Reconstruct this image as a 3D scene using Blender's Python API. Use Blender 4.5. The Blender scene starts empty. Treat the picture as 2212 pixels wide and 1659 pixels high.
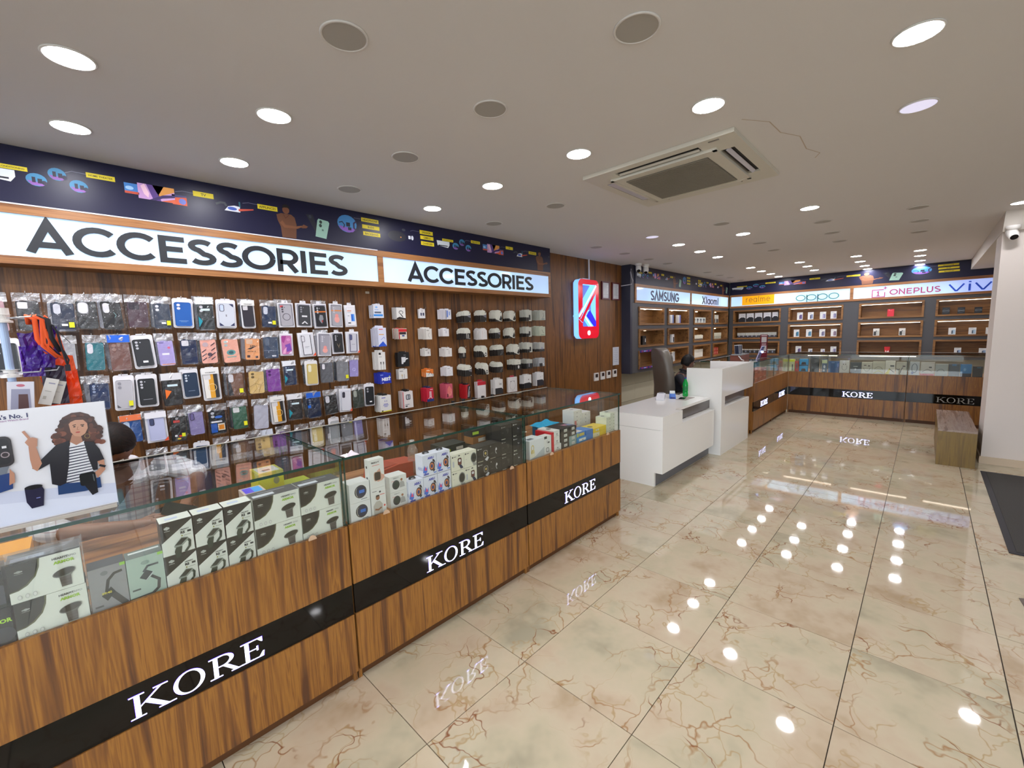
import bpy, math, random
from mathutils import Vector, Matrix, Euler
random.seed(7)
PI = math.pi
S = bpy.context.scene
C = S.collection
# ---------------------------------------------------------------- camera
cd = bpy.data.cameras.new('camera'); cam = bpy.data.objects.new('camera', cd); C.objects.link(cam)
cd.sensor_fit = 'HORIZONTAL'; cd.sensor_width = 36.0; cd.lens = 36.0 * 923.5 / 2212; cd.clip_start = .02; cd.clip_end = 60
yaw, pitch, roll = .7702, .1161, .0313
F = Vector((math.cos(yaw)*math.cos(pitch), math.sin(yaw)*math.cos(pitch), -math.sin(pitch)))
Rv = Vector((math.sin(yaw), -math.cos(yaw), 0)); Dv = F.cross(Rv)
R2 = math.cos(roll)*Rv + math.sin(roll)*Dv; D2 = -math.sin(roll)*Rv + math.cos(roll)*Dv
M3 = Matrix((R2, -D2, -F)).transposed()
cam.matrix_world = Matrix.Translation((0, 0, 1.668)) @ M3.to_4x4()
S.camera = cam
# ---------------------------------------------------------------- light and exposure
W = bpy.data.worlds.new('world'); S.world = W; W.use_nodes = True
W.node_tree.nodes['Background'].inputs[0].default_value = (.80, .86, .98, 1)
W.node_tree.nodes['Background'].inputs[1].default_value = 1.7
S.view_settings.view_transform = 'Standard'; S.view_settings.look = 'None'
S.view_settings.gamma = 1; S.view_settings.use_curve_mapping = False
S.view_settings.exposure = 1.55
S.cycles.diffuse_bounces = 5
S.cycles.max_bounces = 10
S.cycles.transparent_max_bounces = 18
S.cycles.sample_clamp_indirect = 4.0
LAMP = 46.0          # strength of every lit downlight diffuser
SIGN = .20           # strength of the light boxes
# ---------------------------------------------------------------- materials
def lin(c):
    if isinstance(c, str):
        c = c.lstrip('#'); c = [int(c[i:i+2], 16)/255 for i in (0, 2, 4)]
    return tuple((x/12.92 if x <= .04045 else ((x+.055)/1.055)**2.4) for x in c) + (1,)
_m = {}
def flat(c, rough=.5, metal=0, emit=0, spec=.5, coat=0):
    k = (c, rough, metal, emit, spec, coat)
    if k in _m: return _m[k]
    m = bpy.data.materials.new('paint_' + str(c).strip('#')); m.use_nodes = True
    b = m.node_tree.nodes['Principled BSDF']
    b.inputs['Base Color'].default_value = lin(c); b.inputs['Roughness'].default_value = rough
    b.inputs['Metallic'].default_value = metal; b.inputs['Specular IOR Level'].default_value = spec
    b.inputs['Coat Weight'].default_value = coat
    if emit:
        b.inputs['Emission Color'].default_value = lin(c); b.inputs['Emission Strength'].default_value = emit
    _m[k] = m; return m
def nodemat(name):
    m = bpy.data.materials.new(name); m.use_nodes = True; nt = m.node_tree
    return m, nt, nt.nodes['Principled BSDF']
def N(nt, t, **kw):
    n = nt.nodes.new(t)
    for k, v in kw.items():
        if k in n.inputs: n.inputs[k].default_value = v
        else: setattr(n, k, v)
    return n
def ramp(nt, fac, stops, interp='LINEAR'):
    r = nt.nodes.new('ShaderNodeValToRGB'); e = r.color_ramp.elements; r.color_ramp.interpolation = interp
    while len(e) < len(stops): e.new(.5)
    for i, (p, c) in enumerate(stops): e[i].position = p; e[i].color = lin(c) if not isinstance(c, tuple) or len(c) == 3 else c
    nt.links.new(fac, r.inputs[0]); return r.outputs[0]
def wood(name, axis, dark, mid, light, rough=.35, s=1.0):
    m, nt, b = nodemat(name)
    g = N(nt, 'ShaderNodeNewGeometry'); mp = N(nt, 'ShaderNodeMapping')
    sc = [9*s, 9*s, 9*s]; sc['xyz'.index(axis)] = .38*s
    mp.inputs['Scale'].default_value = sc; nt.links.new(g.outputs['Position'], mp.inputs[0])
    n0 = N(nt, 'ShaderNodeTexNoise', Scale=.7, Detail=2.0); nt.links.new(mp.outputs[0], n0.inputs['Vector'])
    ad = N(nt, 'ShaderNodeVectorMath', operation='MULTIPLY_ADD'); nt.links.new(n0.outputs['Color'], ad.inputs[0])
    ad.inputs[1].default_value = (.9, .9, .9); nt.links.new(mp.outputs[0], ad.inputs[2])
    n1 = N(nt, 'ShaderNodeTexNoise', Scale=1.5, Detail=4.0, Roughness=.6); nt.links.new(ad.outputs[0], n1.inputs['Vector'])
    n2 = N(nt, 'ShaderNodeTexNoise', Scale=9.0, Detail=3.0, Roughness=.7); nt.links.new(mp.outputs[0], n2.inputs['Vector'])
    mx = N(nt, 'ShaderNodeMath', operation='MULTIPLY_ADD'); nt.links.new(n2.outputs['Fac'], mx.inputs[0])
    mx.inputs[1].default_value = .14; nt.links.new(n1.outputs['Fac'], mx.inputs[2])
    c = ramp(nt, mx.outputs[0], [(.43, dark), (.50, mid), (.55, light), (.59, mid), (.62, light), (.67, mid), (.73, dark)])
    nt.links.new(c, b.inputs['Base Color']); b.inputs['Roughness'].default_value = rough
    return m
M_wood = wood('walnut_laminate_upright_grain', 'z', '#5a3822', '#805226', '#a06c2e')
M_wallwood = wood('walnut_wall_panel_upright_grain', 'z', '#482c18', '#69421f', '#845527', .4)
M_woodx = wood('walnut_laminate_level_grain', 'x', '#74482a', '#946238', '#a87446', .35)
M_woody = wood('walnut_laminate_level_grain_far', 'y', '#74482a', '#946238', '#a87446', .35)
M_nichex = wood('niche_wood_level', 'x', '#644223', '#7c542c', '#906638', .45)
M_nichey = wood('niche_wood_level_far', 'y', '#644223', '#7c542c', '#906638', .45)
M_bench = wood('grey_brown_bench_laminate', 'z', '#57410f', '#6c521a', '#7c6122', .35, .8)
M_benchtop = wood('bench_top_laminate', 'x', '#6c5346', '#8c766a', '#9c8a7e', .2, .8)
M_plinth = flat('#5a3516', .5)
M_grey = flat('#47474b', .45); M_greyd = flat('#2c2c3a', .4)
M_black = flat('#0b0909', .05, spec=.35); M_white = flat('#f1f0ec', .16); M_whitem = flat('#e6e3df', .55)
def marble():
    m, nt, b = nodemat('polished_cream_marble')
    g = N(nt, 'ShaderNodeNewGeometry'); oi = N(nt, 'ShaderNodeObjectInfo')
    cmb = N(nt, 'ShaderNodeMath', operation='MULTIPLY'); nt.links.new(oi.outputs['Random'], cmb.inputs[0]); cmb.inputs[1].default_value = 37.0
    ad = N(nt, 'ShaderNodeVectorMath', operation='ADD'); nt.links.new(g.outputs['Position'], ad.inputs[0]); nt.links.new(cmb.outputs[0], ad.inputs[1])
    nz = N(nt, 'ShaderNodeTexNoise', Scale=2.2, Detail=4.0, Roughness=.6); nt.links.new(ad.outputs[0], nz.inputs['Vector'])
    dis = N(nt, 'ShaderNodeVectorMath', operation='MULTIPLY_ADD'); nt.links.new(nz.outputs['Color'], dis.inputs[0]); dis.inputs[1].default_value = (.5, .5, .5); nt.links.new(ad.outputs[0], dis.inputs[2])
    base = ramp(nt, nz.outputs['Fac'], [(.30, '#aca48c'), (.42, '#c3b89d'), (.50, '#cabca2'), (.58, '#c6b49b'), (.72, '#b29c7e')])
    def veins(scale, width, col, basec, lo, hi):
        v = N(nt, 'ShaderNodeTexVoronoi', Scale=scale, feature='DISTANCE_TO_EDGE'); nt.links.new(dis.outputs[0], v.inputs['Vector'])
        k = N(nt, 'ShaderNodeMapRange'); k.inputs[1].default_value = 0; k.inputs[2].default_value = width; k.inputs[3].default_value = 1; k.inputs[4].default_value = 0
        nt.links.new(v.outputs['Distance'], k.inputs[0])
        n2 = N(nt, 'ShaderNodeTexNoise', Scale=3.1, Detail=2.0); nt.links.new(ad.outputs[0], n2.inputs['Vector'])
        k2 = N(nt, 'ShaderNodeMapRange'); k2.inputs[1].default_value = lo; k2.inputs[2].default_value = hi
        nt.links.new(n2.outputs['Fac'], k2.inputs[0])
        mu = N(nt, 'ShaderNodeMath', operation='MULTIPLY'); nt.links.new(k.outputs[0], mu.inputs[0]); nt.links.new(k2.outputs[0], mu.inputs[1])
        mi = N(nt, 'ShaderNodeMix', data_type='RGBA'); nt.links.new(mu.outputs[0], mi.inputs[0]); nt.links.new(basec, mi.inputs[6]); mi.inputs[7].default_value = lin(col)
        return mi.outputs[2]
    c = veins(2.6, .016, '#a57f58', base, .44, .58)
    c = veins(5.5, .028, '#b39a72', c, .46, .62)
    c = veins(1.7, .0075, '#85502f', c, .50, .57)
    nt.links.new(c, b.inputs['Base Color']); b.inputs['Roughness'].default_value = .035; b.inputs['Specular IOR Level'].default_value = .95
    return m
M_marble = marble()
def glassmat(name, tint, rough=0.0, base=.04, green=None, bump=0.0, hazew=0.0):
    m = bpy.data.materials.new(name); m.use_nodes = True; nt = m.node_tree; nt.nodes.clear()
    out = N(nt, 'ShaderNodeOutputMaterial'); tr = N(nt, 'ShaderNodeBsdfTransparent'); tr.inputs[0].default_value = lin(tint)
    gl = N(nt, 'ShaderNodeBsdfAnisotropic'); gl.inputs['Roughness'].default_value = rough; gl.inputs['Color'].default_value = (1, 1, 1, 1)
    lw = N(nt, 'ShaderNodeLayerWeight'); lw.inputs[0].default_value = .5
    pw = N(nt, 'ShaderNodeMath', operation='POWER'); nt.links.new(lw.outputs['Facing'], pw.inputs[0]); pw.inputs[1].default_value = 5.0
    mm = N(nt, 'ShaderNodeMath', operation='MULTIPLY_ADD'); nt.links.new(pw.outputs[0], mm.inputs[0]); mm.inputs[1].default_value = 1-base; mm.inputs[2].default_value = base
    mx = N(nt, 'ShaderNodeMixShader'); nt.links.new(mm.outputs[0], mx.inputs[0]); nt.links.new(tr.outputs[0], mx.inputs[1]); nt.links.new(gl.outputs[0], mx.inputs[2])
    last = mx.outputs[0]
    if bump:
        nz = N(nt, 'ShaderNodeTexNoise', Scale=28.0, Detail=2.0, Distortion=1.5); bu = N(nt, 'ShaderNodeBump', Strength=bump, Distance=.01)
        ge = N(nt, 'ShaderNodeNewGeometry'); nt.links.new(ge.outputs['Position'], nz.inputs['Vector'])
        nt.links.new(nz.outputs['Fac'], bu.inputs['Height']); nt.links.new(bu.outputs[0], gl.inputs['Normal'])
    if hazew:
        df = N(nt, 'ShaderNodeBsdfDiffuse'); df.inputs[0].default_value = lin(green or '#ffffff')
        m2 = N(nt, 'ShaderNodeMixShader'); m2.inputs[0].default_value = hazew
        nt.links.new(last, m2.inputs[1]); nt.links.new(df.outputs[0], m2.inputs[2]); last = m2.outputs[0]
    nt.links.new(last, out.inputs[0]); return m
M_glass = glassmat('clear_showcase_glass', '#fbfdfb')
M_edge = flat('#0c3b33', .08, spec=.9)
M_bag = glassmat('clear_polybag', '#fbfbfc', .09, .055, '#ffffff', .9, .008)
M_foil = glassmat('crinkled_polybag_top', '#e6e6ea', .14, .30, '#dadbe0', 1.0, .26)
M_acry = glassmat('clear_acrylic', '#f4f6fa', .02, .06, '#ffffff', 0, .06)
M_bottleg = glassmat('green_bottle_plastic', '#3fe07c', .05, .06, '#1fbf5a', 0, .5)
M_bottlec = glassmat('clear_bottle_plastic', '#eee6dc', .05, .08, '#ffffff', 0, .12)
M_orbag = glassmat('orange_bubble_wrap', '#ff8a58', .2, .12, '#ff5a22', 1.0, .62)
M_pubag = glassmat('purple_film', '#8a5ae0', .2, .12, '#4a2090', 1.0, .6)
# ---------------------------------------------------------------- mesh builder
class G:
    def __init__(s): s.v = []; s.f = []; s.m = []; s.ms = []
    def mi(s, mat):
        if mat not in s.ms: s.ms.append(mat)
        return s.ms.index(mat)
    def add(s, vs, fs, mat):
        o = len(s.v); s.v += [tuple(p) for p in vs]; k = s.mi(mat)
        for f in fs: s.f.append([o+i for i in f]); s.m.append(k)
        return s
    def box(s, x0, y0, z0, x1, y1, z1, mat):
        if x0 > x1: x0, x1 = x1, x0
        if y0 > y1: y0, y1 = y1, y0
        if z0 > z1: z0, z1 = z1, z0
        return s.add([(x0,y0,z0),(x1,y0,z0),(x1,y1,z0),(x0,y1,z0),(x0,y0,z1),(x1,y0,z1),(x1,y1,z1),(x0,y1,z1)],
              [(0,3,2,1),(4,5,6,7),(0,1,5,4),(1,2,6,5),(2,3,7,6),(3,0,4,7)], mat)
    def slab(s, poly, y0, y1, mat, side=None):       # polygon in x,z extruded from y0 (front) to y1
        n = len(poly)
        s.add([(x, y0, z) for x, z in poly], [tuple(range(n))], mat)
        s.add([(x, y1, z) for x, z in poly], [tuple(range(n-1, -1, -1))], side or mat)
        s.add([(x, y0, z) for x, z in poly]+[(x, y1, z) for x, z in poly], [(i, n+i, n+(i+1) % n, (i+1) % n) for i in range(n)], side or mat)
        return s
    def flatz(s, poly, z0, z1, mat):                 # polygon in x,y extruded z0..z1
        n = len(poly)
        s.add([(x, y, z1) for x, y in poly], [tuple(range(n))], mat); s.add([(x, y, z0) for x, y in poly], [tuple(range(n-1, -1, -1))], mat)
        return s.add([(x, y, z0) for x, y in poly]+[(x, y, z1) for x, y in poly], [(i, (i+1) % n, n+(i+1) % n, n+i) for i in range(n)], mat)
    def tube(s, pts, r, mat, n=8, closed=False, r2=None):
        pts = [Vector(p) for p in pts]; k = len(pts); vs = []
        up = Vector((0, 0, 1))
        for i, p in enumerate(pts):
            d = (pts[(i+1) % k]-pts[i-1]) if closed else (pts[min(i+1, k-1)]-pts[max(i-1, 0)])
            d = d.normalized() if d.length > 1e-9 else Vector((0, 0, 1))
            a = d.cross(up if abs(d.dot(up)) < .95 else Vector((1, 0, 0))).normalized(); b = d.cross(a)
            rr = r if r2 is None else r+(r2-r)*i/(k-1)
            vs += [p+a*rr*math.cos(2*PI*j/n)+b*rr*math.sin(2*PI*j/n) for j in range(n)]
        fs = []
        for i in range(k if closed else k-1):
            for j in range(n):
                a0 = i*n+j; a1 = i*n+(j+1) % n; b0 = ((i+1) % k)*n+j; b1 = ((i+1) % k)*n+(j+1) % n; fs.append((a0, b0, b1, a1))
        if not closed: fs += [tuple(range(n)), tuple(range((k-1)*n+n-1, (k-1)*n-1, -1))]
        return s.add(vs, fs, mat)
    def lathe(s, prof, c, mat, n=20, ax='z'):
        vs = []; fs = []
        for r, h in prof:
            for j in range(n):
                a = 2*PI*j/n; p = (r*math.cos(a), r*math.sin(a), h)
                if ax == 'y': p = (p[0], p[2], p[1])
                if ax == 'x': p = (p[2], p[0], p[1])
                vs.append((c[0]+p[0], c[1]+p[1], c[2]+p[2]))
        for i in range(len(prof)-1):
            for j in range(n): fs.append((i*n+j, i*n+(j+1) % n, (i+1)*n+(j+1) % n, (i+1)*n+j))
        fs += [tuple(range(n-1, -1, -1)), tuple(range((len(prof)-1)*n, len(prof)*n))]
        return s.add(vs, fs, mat)
    def ball(s, c, r, mat, n=14, k=9, f=None):
        vs = []; fs = []
        rx, ry, rz = r if isinstance(r, tuple) else (r, r, r)
        for i in range(k+1):
            t = PI*i/k
            for j in range(n):
                a = 2*PI*j/n; p = Vector((math.sin(t)*math.cos(a), math.sin(t)*math.sin(a), math.cos(t)))
                if f: p = f(p)
                vs.append((c[0]+p.x*rx, c[1]+p.y*ry, c[2]+p.z*rz))
        for i in range(k):
            for j in range(n): fs.append((i*n+j, (i+1)*n+j, (i+1)*n+(j+1) % n, i*n+(j+1) % n))
        return s.add(vs, fs, mat)
    def mesh(s, name, smooth=False):
        me = bpy.data.meshes.new(name); me.from_pydata(s.v, [], s.f)
        for m in s.ms: me.materials.append(m)
        me.polygons.foreach_set('material_index', s.m)
        if smooth: me.polygons.foreach_set('use_smooth', [True]*len(s.f))
        me.update(); return me
    def obj(s, name, parent=None, loc=None, rz=0, smooth=False, **t):
        o = bpy.data.objects.new(name, s.mesh(name, smooth)); C.objects.link(o)
        if parent: o.parent = parent
        if loc: o.location = loc
        if rz: o.rotation_euler = (0, 0, rz)
        for k, v in t.items(): o['category' if k == 'cat' else k] = v
        return o
def thing(name, label, cat, loc=(0, 0, 0), rz=0, group=None, rot=None):
    o = bpy.data.objects.new(name, None); C.objects.link(o); o.empty_display_size = .05
    o.location = loc; o.rotation_euler = rot or (0, 0, rz); o['label'] = label; o['category'] = cat
    if group: o['group'] = group
    return o
def use(me, name, parent, loc=(0, 0, 0), rot=None):
    o = bpy.data.objects.new(name, me); C.objects.link(o); o.parent = parent; o.location = loc
    if rot: o.rotation_euler = rot
    return o
def struct(o): o['kind'] = 'structure'; return o
# ---------------------------------------------------------------- 2-D drawing
def arc(cx, cz, rx, rz, a0, a1, n=12):
    return [(cx+rx*math.cos(math.radians(a0+(a1-a0)*i/n)), cz+rz*math.sin(math.radians(a0+(a1-a0)*i/n))) for i in range(n+1)]
def rrect(x0, z0, x1, z1, r, n=4):
    r = min(r, (x1-x0)/2, (z1-z0)/2)
    return arc(x1-r, z0+r, r, r, -90, 0, n)+arc(x1-r, z1-r, r, r, 0, 90, n)+arc(x0+r, z1-r, r, r, 90, 180, n)+arc(x0+r, z0+r, r, r, 180, 270, n)
def ribbon(pts, w, closed=False):
    n = len(pts); L = []; R = []
    for i in range(n):
        p = Vector(pts[i]); a = Vector(pts[i-1]) if (i or closed) else None; b = Vector(pts[(i+1) % n]) if (i < n-1 or closed) else None
        d1 = (p-a).normalized() if a is not None and (p-a).length > 1e-9 else None; d2 = (b-p).normalized() if b is not None and (b-p).length > 1e-9 else None
        if d1 is None: d1 = d2
        if d2 is None: d2 = d1
        t = d1+d2; t = t.normalized() if t.length > 1e-6 else d1
        nn = Vector((-t.y, t.x)); c = max(.35, nn.dot(Vector((-d1.y, d1.x))))
        L.append(p+nn*w/2/c); R.append(p-nn*w/2/c)
    q = []
    for i in range(n if closed else n-1):
        j = (i+1) % n; q.append([tuple(L[i]), tuple(R[i]), tuple(R[j]), tuple(L[j])])
    return q
_tc = {}
def text2d(s, bold=0.0):
    k = (s, bold)
    if k not in _tc:
        cu = bpy.data.curves.new('t', 'FONT'); cu.body = s; cu.resolution_u = 2; cu.offset = bold
        o = bpy.data.objects.new('t', cu); me = o.to_mesh()
        vs = [(v.co.x, v.co.y) for v in me.vertices]; fs = [tuple(p.vertices) for p in me.polygons]
        o.to_mesh_clear(); bpy.data.objects.remove(o); bpy.data.curves.remove(cu)
        xs = [v[0] for v in vs] or [0]; mn, mx = min(xs), max(xs)
        _tc[k] = ([(x-mn, z) for x, z in vs], fs, mx-mn)
    return _tc[k]
def decals(g, shapes, w, h, y=0.0, rough=.4, step=.00018):
    """flat print: shapes in fractions of the face (x right, z up) laid just proud of the face at depth y"""
    for i, sh in enumerate(shapes):
        k = sh[0]; yy = y-.0005-step*i
        def P(pts, col, q=None): g.add([(x*w, yy, z*h) for x, z in pts], [tuple(range(len(pts)))] if q is None else q, flat(col, rough) if isinstance(col, str) else col)
        if k == 'r': P([(sh[1], sh[2]), (sh[3], sh[2]), (sh[3], sh[4]), (sh[1], sh[4])], sh[5])
        elif k == 'p': P(sh[1], sh[2])
        elif k == 'e':
            a = math.radians(sh[6]) if len(sh) > 6 else 0; pts = []
            for j in range(18):
                t = 2*PI*j/18; dx = sh[3]*w*math.cos(t); dz = sh[4]*h*math.sin(t)
                pts.append((sh[1]+(dx*math.cos(a)-dz*math.sin(a))/w, sh[2]+(dx*math.sin(a)+dz*math.cos(a))/h))
            P(pts, sh[5])
        elif k == 'l':
            for q in ribbon([(x*w, z*h) for x, z in sh[1]], sh[2]*h, len(sh) > 4 and sh[4]): P([(a/w, b/h) for a, b in q], sh[3])
        elif k == 't':      # text, x, z, size(frac h), colour, align, bold, squeeze
            vs, fs, tw = text2d(sh[1], sh[7] if len(sh) > 7 else 0); sz = sh[4]*h; sq = sh[8] if len(sh) > 8 else 1
            off = {'l': 0, 'c': -tw*sz*sq/2, 'r': -tw*sz*sq}[sh[6] if len(sh) > 6 else 'l']
            g.add([(sh[2]*w+off+x*sz*sq, yy, sh[3]*h+z*sz) for x, z in vs], fs, flat(sh[5], rough) if isinstance(sh[5], str) else sh[5])
    return g
# ---------------------------------------------------------------- stroke letters (upper case and lower case), unit height
def glyphs(t):
    h = t/2
    return {
    'A': (.94, [[(.09, 0), (.47, 1-h*.6), (.85, 0)], [(.22, .26), (.72, .26)]]),
    'C': (.94, [arc(.52, .5, .43, .5-h, 42, 318, 20)]),
    'E': (.80, [[(.74, 1-h), (.16, 1-h), (.16, h), (.76, h)], [(.16, .52), (.68, .52)]]),
    'S': (.80, [arc(.41, .735, .28, .265-h, 35, 250, 12)+arc(.41, .265, .30, .265-h, 80, -150, 12)]),
    'O': (1.10, [arc(.55, .5, .46, .5-h, 0, 360, 28)]),
    'R': (.84, [[(.16, 0), (.16, 1-h)]+arc(.47, .66, .27, .34-h, 90, -90, 10)+[(.16, .32+h)], [(.48, .36), (.74, 0)]]),
    'P': (.82, [[(.16, 0), (.16, 1-h)]+arc(.47, .66, .27, .34-h, 90, -90, 10)+[(.16, .32+h)]]),
    'I': (.36, [[(.18, 0), (.18, 1)]]),
    'L': (.68, [[(.16, 1), (.16, h), (.66, h)]]),
    'M': (1.02, [[(.14, 0), (.14, .93), (.51, .3), (.88, .93), (.88, 0)]]),
    'N': (.90, [[(.14, 0), (.14, .93), (.76, .07), (.76, 1)]]),
    'U': (.88, [[(.14, 1)]+arc(.44, .36, .30, .36-h, 180, 360, 12)+[(.74, 1)]]),
    'G': (.96, [arc(.52, .5, .43, .5-h, 42, 345, 20)+[(.90, .46), (.56, .46)]]),
    'Λ': (.88, [[(.06, 0), (.44, .95), (.82, 0)]]),
    'X': (.86, [[(.06, 0), (.78, 1)], [(.06, 1), (.78, 0)]]),
    'i': (.34, [[(.17, 0), (.17, .72)], [(.17, .86), (.17, .98)]]),
    'l': (.30, [[(.15, 0), (.15, 1)]]),
    'o': (.80, [arc(.40, .36, .32, .36-h, 0, 360, 20)]),
    'e': (.78, [[(.08, .37), (.70, .37)]+arc(.40, .36, .31, .36-h, 8, 315, 16)]),
    'a': (.78, [arc(.38, .36, .30, .36-h, 0, 360, 18), [(.68, 0), (.68, .70)]]),
    'm': (1.06, [[(.12, 0), (.12, .70)], [(.12, .42)]+arc(.32, .45, .20, .25-h, 180, 0, 8)+[(.52, 0)], [(.52, .42)]+arc(.72, .45, .20, .25-h, 180, 0, 8)+[(.92, 0)]]),
    'r': (.50, [[(.12, 0), (.12, .70)], [(.12, .40)]+arc(.36, .42, .24, .28-h, 180, 80, 6)]),
    'p': (.80, [arc(.44, .36, .32, .36-h, 0, 360, 18), [(.12, -.30), (.12, .70)]]),
    'v': (.76, [[(.06, .70), (.38, .04), (.70, .70)]]),
    '+': (.60, [[(.3, .2), (.3, .8)], [(0, .5), (.6, .5)]]),
    '1': (.5, [[(.08, .74), (.26, .93), (.26, 0)], [(.06, h), (.46, h)]]),
    }
def lettering(par, s, x0, z0, w, h, t, mat, y=0, depth=.006, gap=.0):
    gl = glyphs(t); tot = sum(gl[c][0]+gap for c in s)-gap; k = w/tot; x = 0
    for c in s:
        cw, st = gl[c]; g = G()
        for j, path in enumerate(st):
            for q in ribbon([(a, b) for a, b in path], t):
                g.slab([(x0+(x+a)*k, z0+b*h) for a, b in q], y-depth-.0006*j, y, mat)
        g.obj('letter', par); x += cw+gap
def serif_kore(par, nm, x0, z0, w, h, mat, y=0, depth=.006):
    """K O R E in a bracketed serif face, built as polygons"""
    T = .042; g = [G()]
    def done(): g[0].obj(nm, par); g[0] = G()
    def put(pl, ox): g[0].slab([(x0+(ox+a)*w, z0+b*h) for a, b in pl], y-depth, y, mat)
    def st(ox, x):
        put([(x, 0), (x+.036, 0), (x+.036, 1), (x, 1)], ox)
        for zz in (0, 1-T): put([(x-.032, zz), (x+.068, zz), (x+.068, zz+T), (x-.032, zz+T)], ox)
    st(0, .04)
    put([(.076, .42), (.076, .47), (.205, .97), (.225, .97)], 0); put([(.165, 1-T), (.265, 1-T), (.265, 1), (.165, 1)], 0)
    put([(.105, .54), (.135, .64), (.27, .0), (.228, .0)], 0); put([(.19, 0), (.31, 0), (.31, T), (.19, T)], 0)
    done(); n = 26
    for i in range(n):
        a0 = 2*PI*i/n; a1 = 2*PI*(i+1)/n
        put([(.115+.115*math.cos(a0), .5+.52*math.sin(a0)), (.115+.115*math.cos(a1), .5+.52*math.sin(a1)), (.115+.082*math.cos(a1), .5+.475*math.sin(a1)), (.115+.082*math.cos(a0), .5+.475*math.sin(a0))], .295)
    done(); st(.56, .03)
    n = 10
    for i in range(n):
        a0 = PI/2-PI*i/n; a1 = PI/2-PI*(i+1)/n
        put([(.10+.095*math.cos(a0), .73+.27*math.sin(a0)), (.10+.06*math.cos(a0), .73+.225*math.sin(a0)), (.10+.06*math.cos(a1), .73+.225*math.sin(a1)), (.10+.095*math.cos(a1), .73+.27*math.sin(a1))], .56)
    put([(.066, .955), (.066, 1), (.10, 1), (.10, .955)], .56); put([(.066, .46), (.066, .505), (.10, .505), (.10, .46)], .56)
    put([(.10, .47), (.135, .49), (.235, 0), (.195, 0)], .56); put([(.165, 0), (.265, 0), (.265, T), (.165, T)], .56)
    done(); st(.815, .03)
    put([(.066, 1-T), (.066, 1), (.185, 1), (.185, .76), (.170, .80), (.14, 1-T)], .815)
    put([(.066, .49), (.066, .49+T), (.13, .49+T), (.13, .49)], .815); put([(.13, .40), (.13, .63), (.145, .63), (.145, .40)], .815)
    put([(.066, 0), (.066, T), (.150, T), (.182, .26), (.195, .26), (.188, 0)], .815)
    done()
# ================================================================ THE SETTING
CZ = 2.80
fl = struct(G().box(-4, -5, -.06, 12.4, 4.1, -.006, flat('#4a4238', .7)).obj('floor'))
ys = [1.986+.6*i for i in range(4, 0, -1)] + [1.986, 1.386, .786, .186, -.358, -.958, -1.558, -2.158]
tm = {}
for i in range(len(ys)-1):
    y1, y0 = ys[i], ys[i+1]
    for k in range(-3, 20):
        x0 = .8586+.6*k; x1 = x0+.6
        if x1 > 12.3 or (y1 > 2.0 and x0 < 2.6): continue
        gp = .0019 if y0 > -.9 else .003
        key = round(y1-y0, 3), gp
        if key not in tm: tm[key] = G().box(gp, gp, -.006, .6-gp, (y1-y0)-gp, 0, M_marble).mesh('tile')
        use(tm[key], 'tile', fl, (x0, y0, 0))
struct(G().box(-4, -5, CZ, 12.4, 4.1, CZ+.08, flat('#dad6d2', .75)).obj('ceiling'))
wl = struct(G().box(-4, 3.92, 0, 6.88, 4.1, CZ, M_wallwood).obj('wall_left'))
# unseen walls with added glazing that lets in fill light for the ceiling
g = G(); g.box(-4.1, -5, 0, -4, 4.1, .12, flat('#cfc8be', .7)); g.box(-4.1, -5, 2.62, -4, 4.1, CZ, flat('#cfc8be', .7)); g.box(-4.1, 2.6, .12, -4, 4.1, 2.62, flat('#cfc8be', .7)); struct(g.obj('wall_front'))
g = G(); g.box(.8, -5.1, 0, 12.4, -5, CZ, flat('#d8d0c6', .7)); g.box(-4, -5.1, 0, .8, -5, .12, flat('#cfc8be', .7)); g.box(-4, -5.1, 2.62, .8, -5, CZ, flat('#cfc8be', .7)); struct(g.obj('wall_right'))
for nm, q in (('added_window_1', (-4.055, -5, .12, -4.045, 2.6, 2.62)), ('added_window_2', (-4, -5.055, .12, .8, -5.045, 2.62))):
    wn = struct(G().box(*q, M_glass).obj(nm))
    for i in range(5):
        a = i/4; x = q[0]+(q[3]-q[0])*a if nm == 'added_window_2' else q[0]; y = q[1]+(q[4]-q[1])*a if nm == 'added_window_1' else q[1]
        G().box(x-.025, y-.025, .12, x+.035, y+.035, 2.62, flat('#3a3836', .4)).obj('added_mullion', wn)
struct(G().box(-14, -14, -.12, -4.1, 8, -.07, flat('#a8a49c', .8)).obj('ground')); struct(G().box(-4.1, -14, -.12, 12.4, -5.1, -.07, flat('#a8a49c', .8)).obj('ground_side'))
struct(G().box(12.32, -5, 0, 12.4, 3.99, CZ, flat('#a8a494', .7)).obj('wall_back'))
# tiled wall below the shelving on the left, courses of long beige tiles in two tones
wt = struct(G().box(6.88, 3.99, 0, 12.32, 4.1, CZ, flat('#8b8675', .8)).obj('wall_niche'))
for r in range(4):
    col = flat(['#b3ae9a', '#a39e8b'][r % 2], .22)
    me = G().box(.002, -.012, .002, .598, 0, .298, col).mesh('wall_tile')
    for k in range(9): use(me, 'wall_tile', wt, (6.89+.6*k, 3.99, .3*r-.25+.25*(r == 0) if r == 0 else .3*r-.25))
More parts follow.
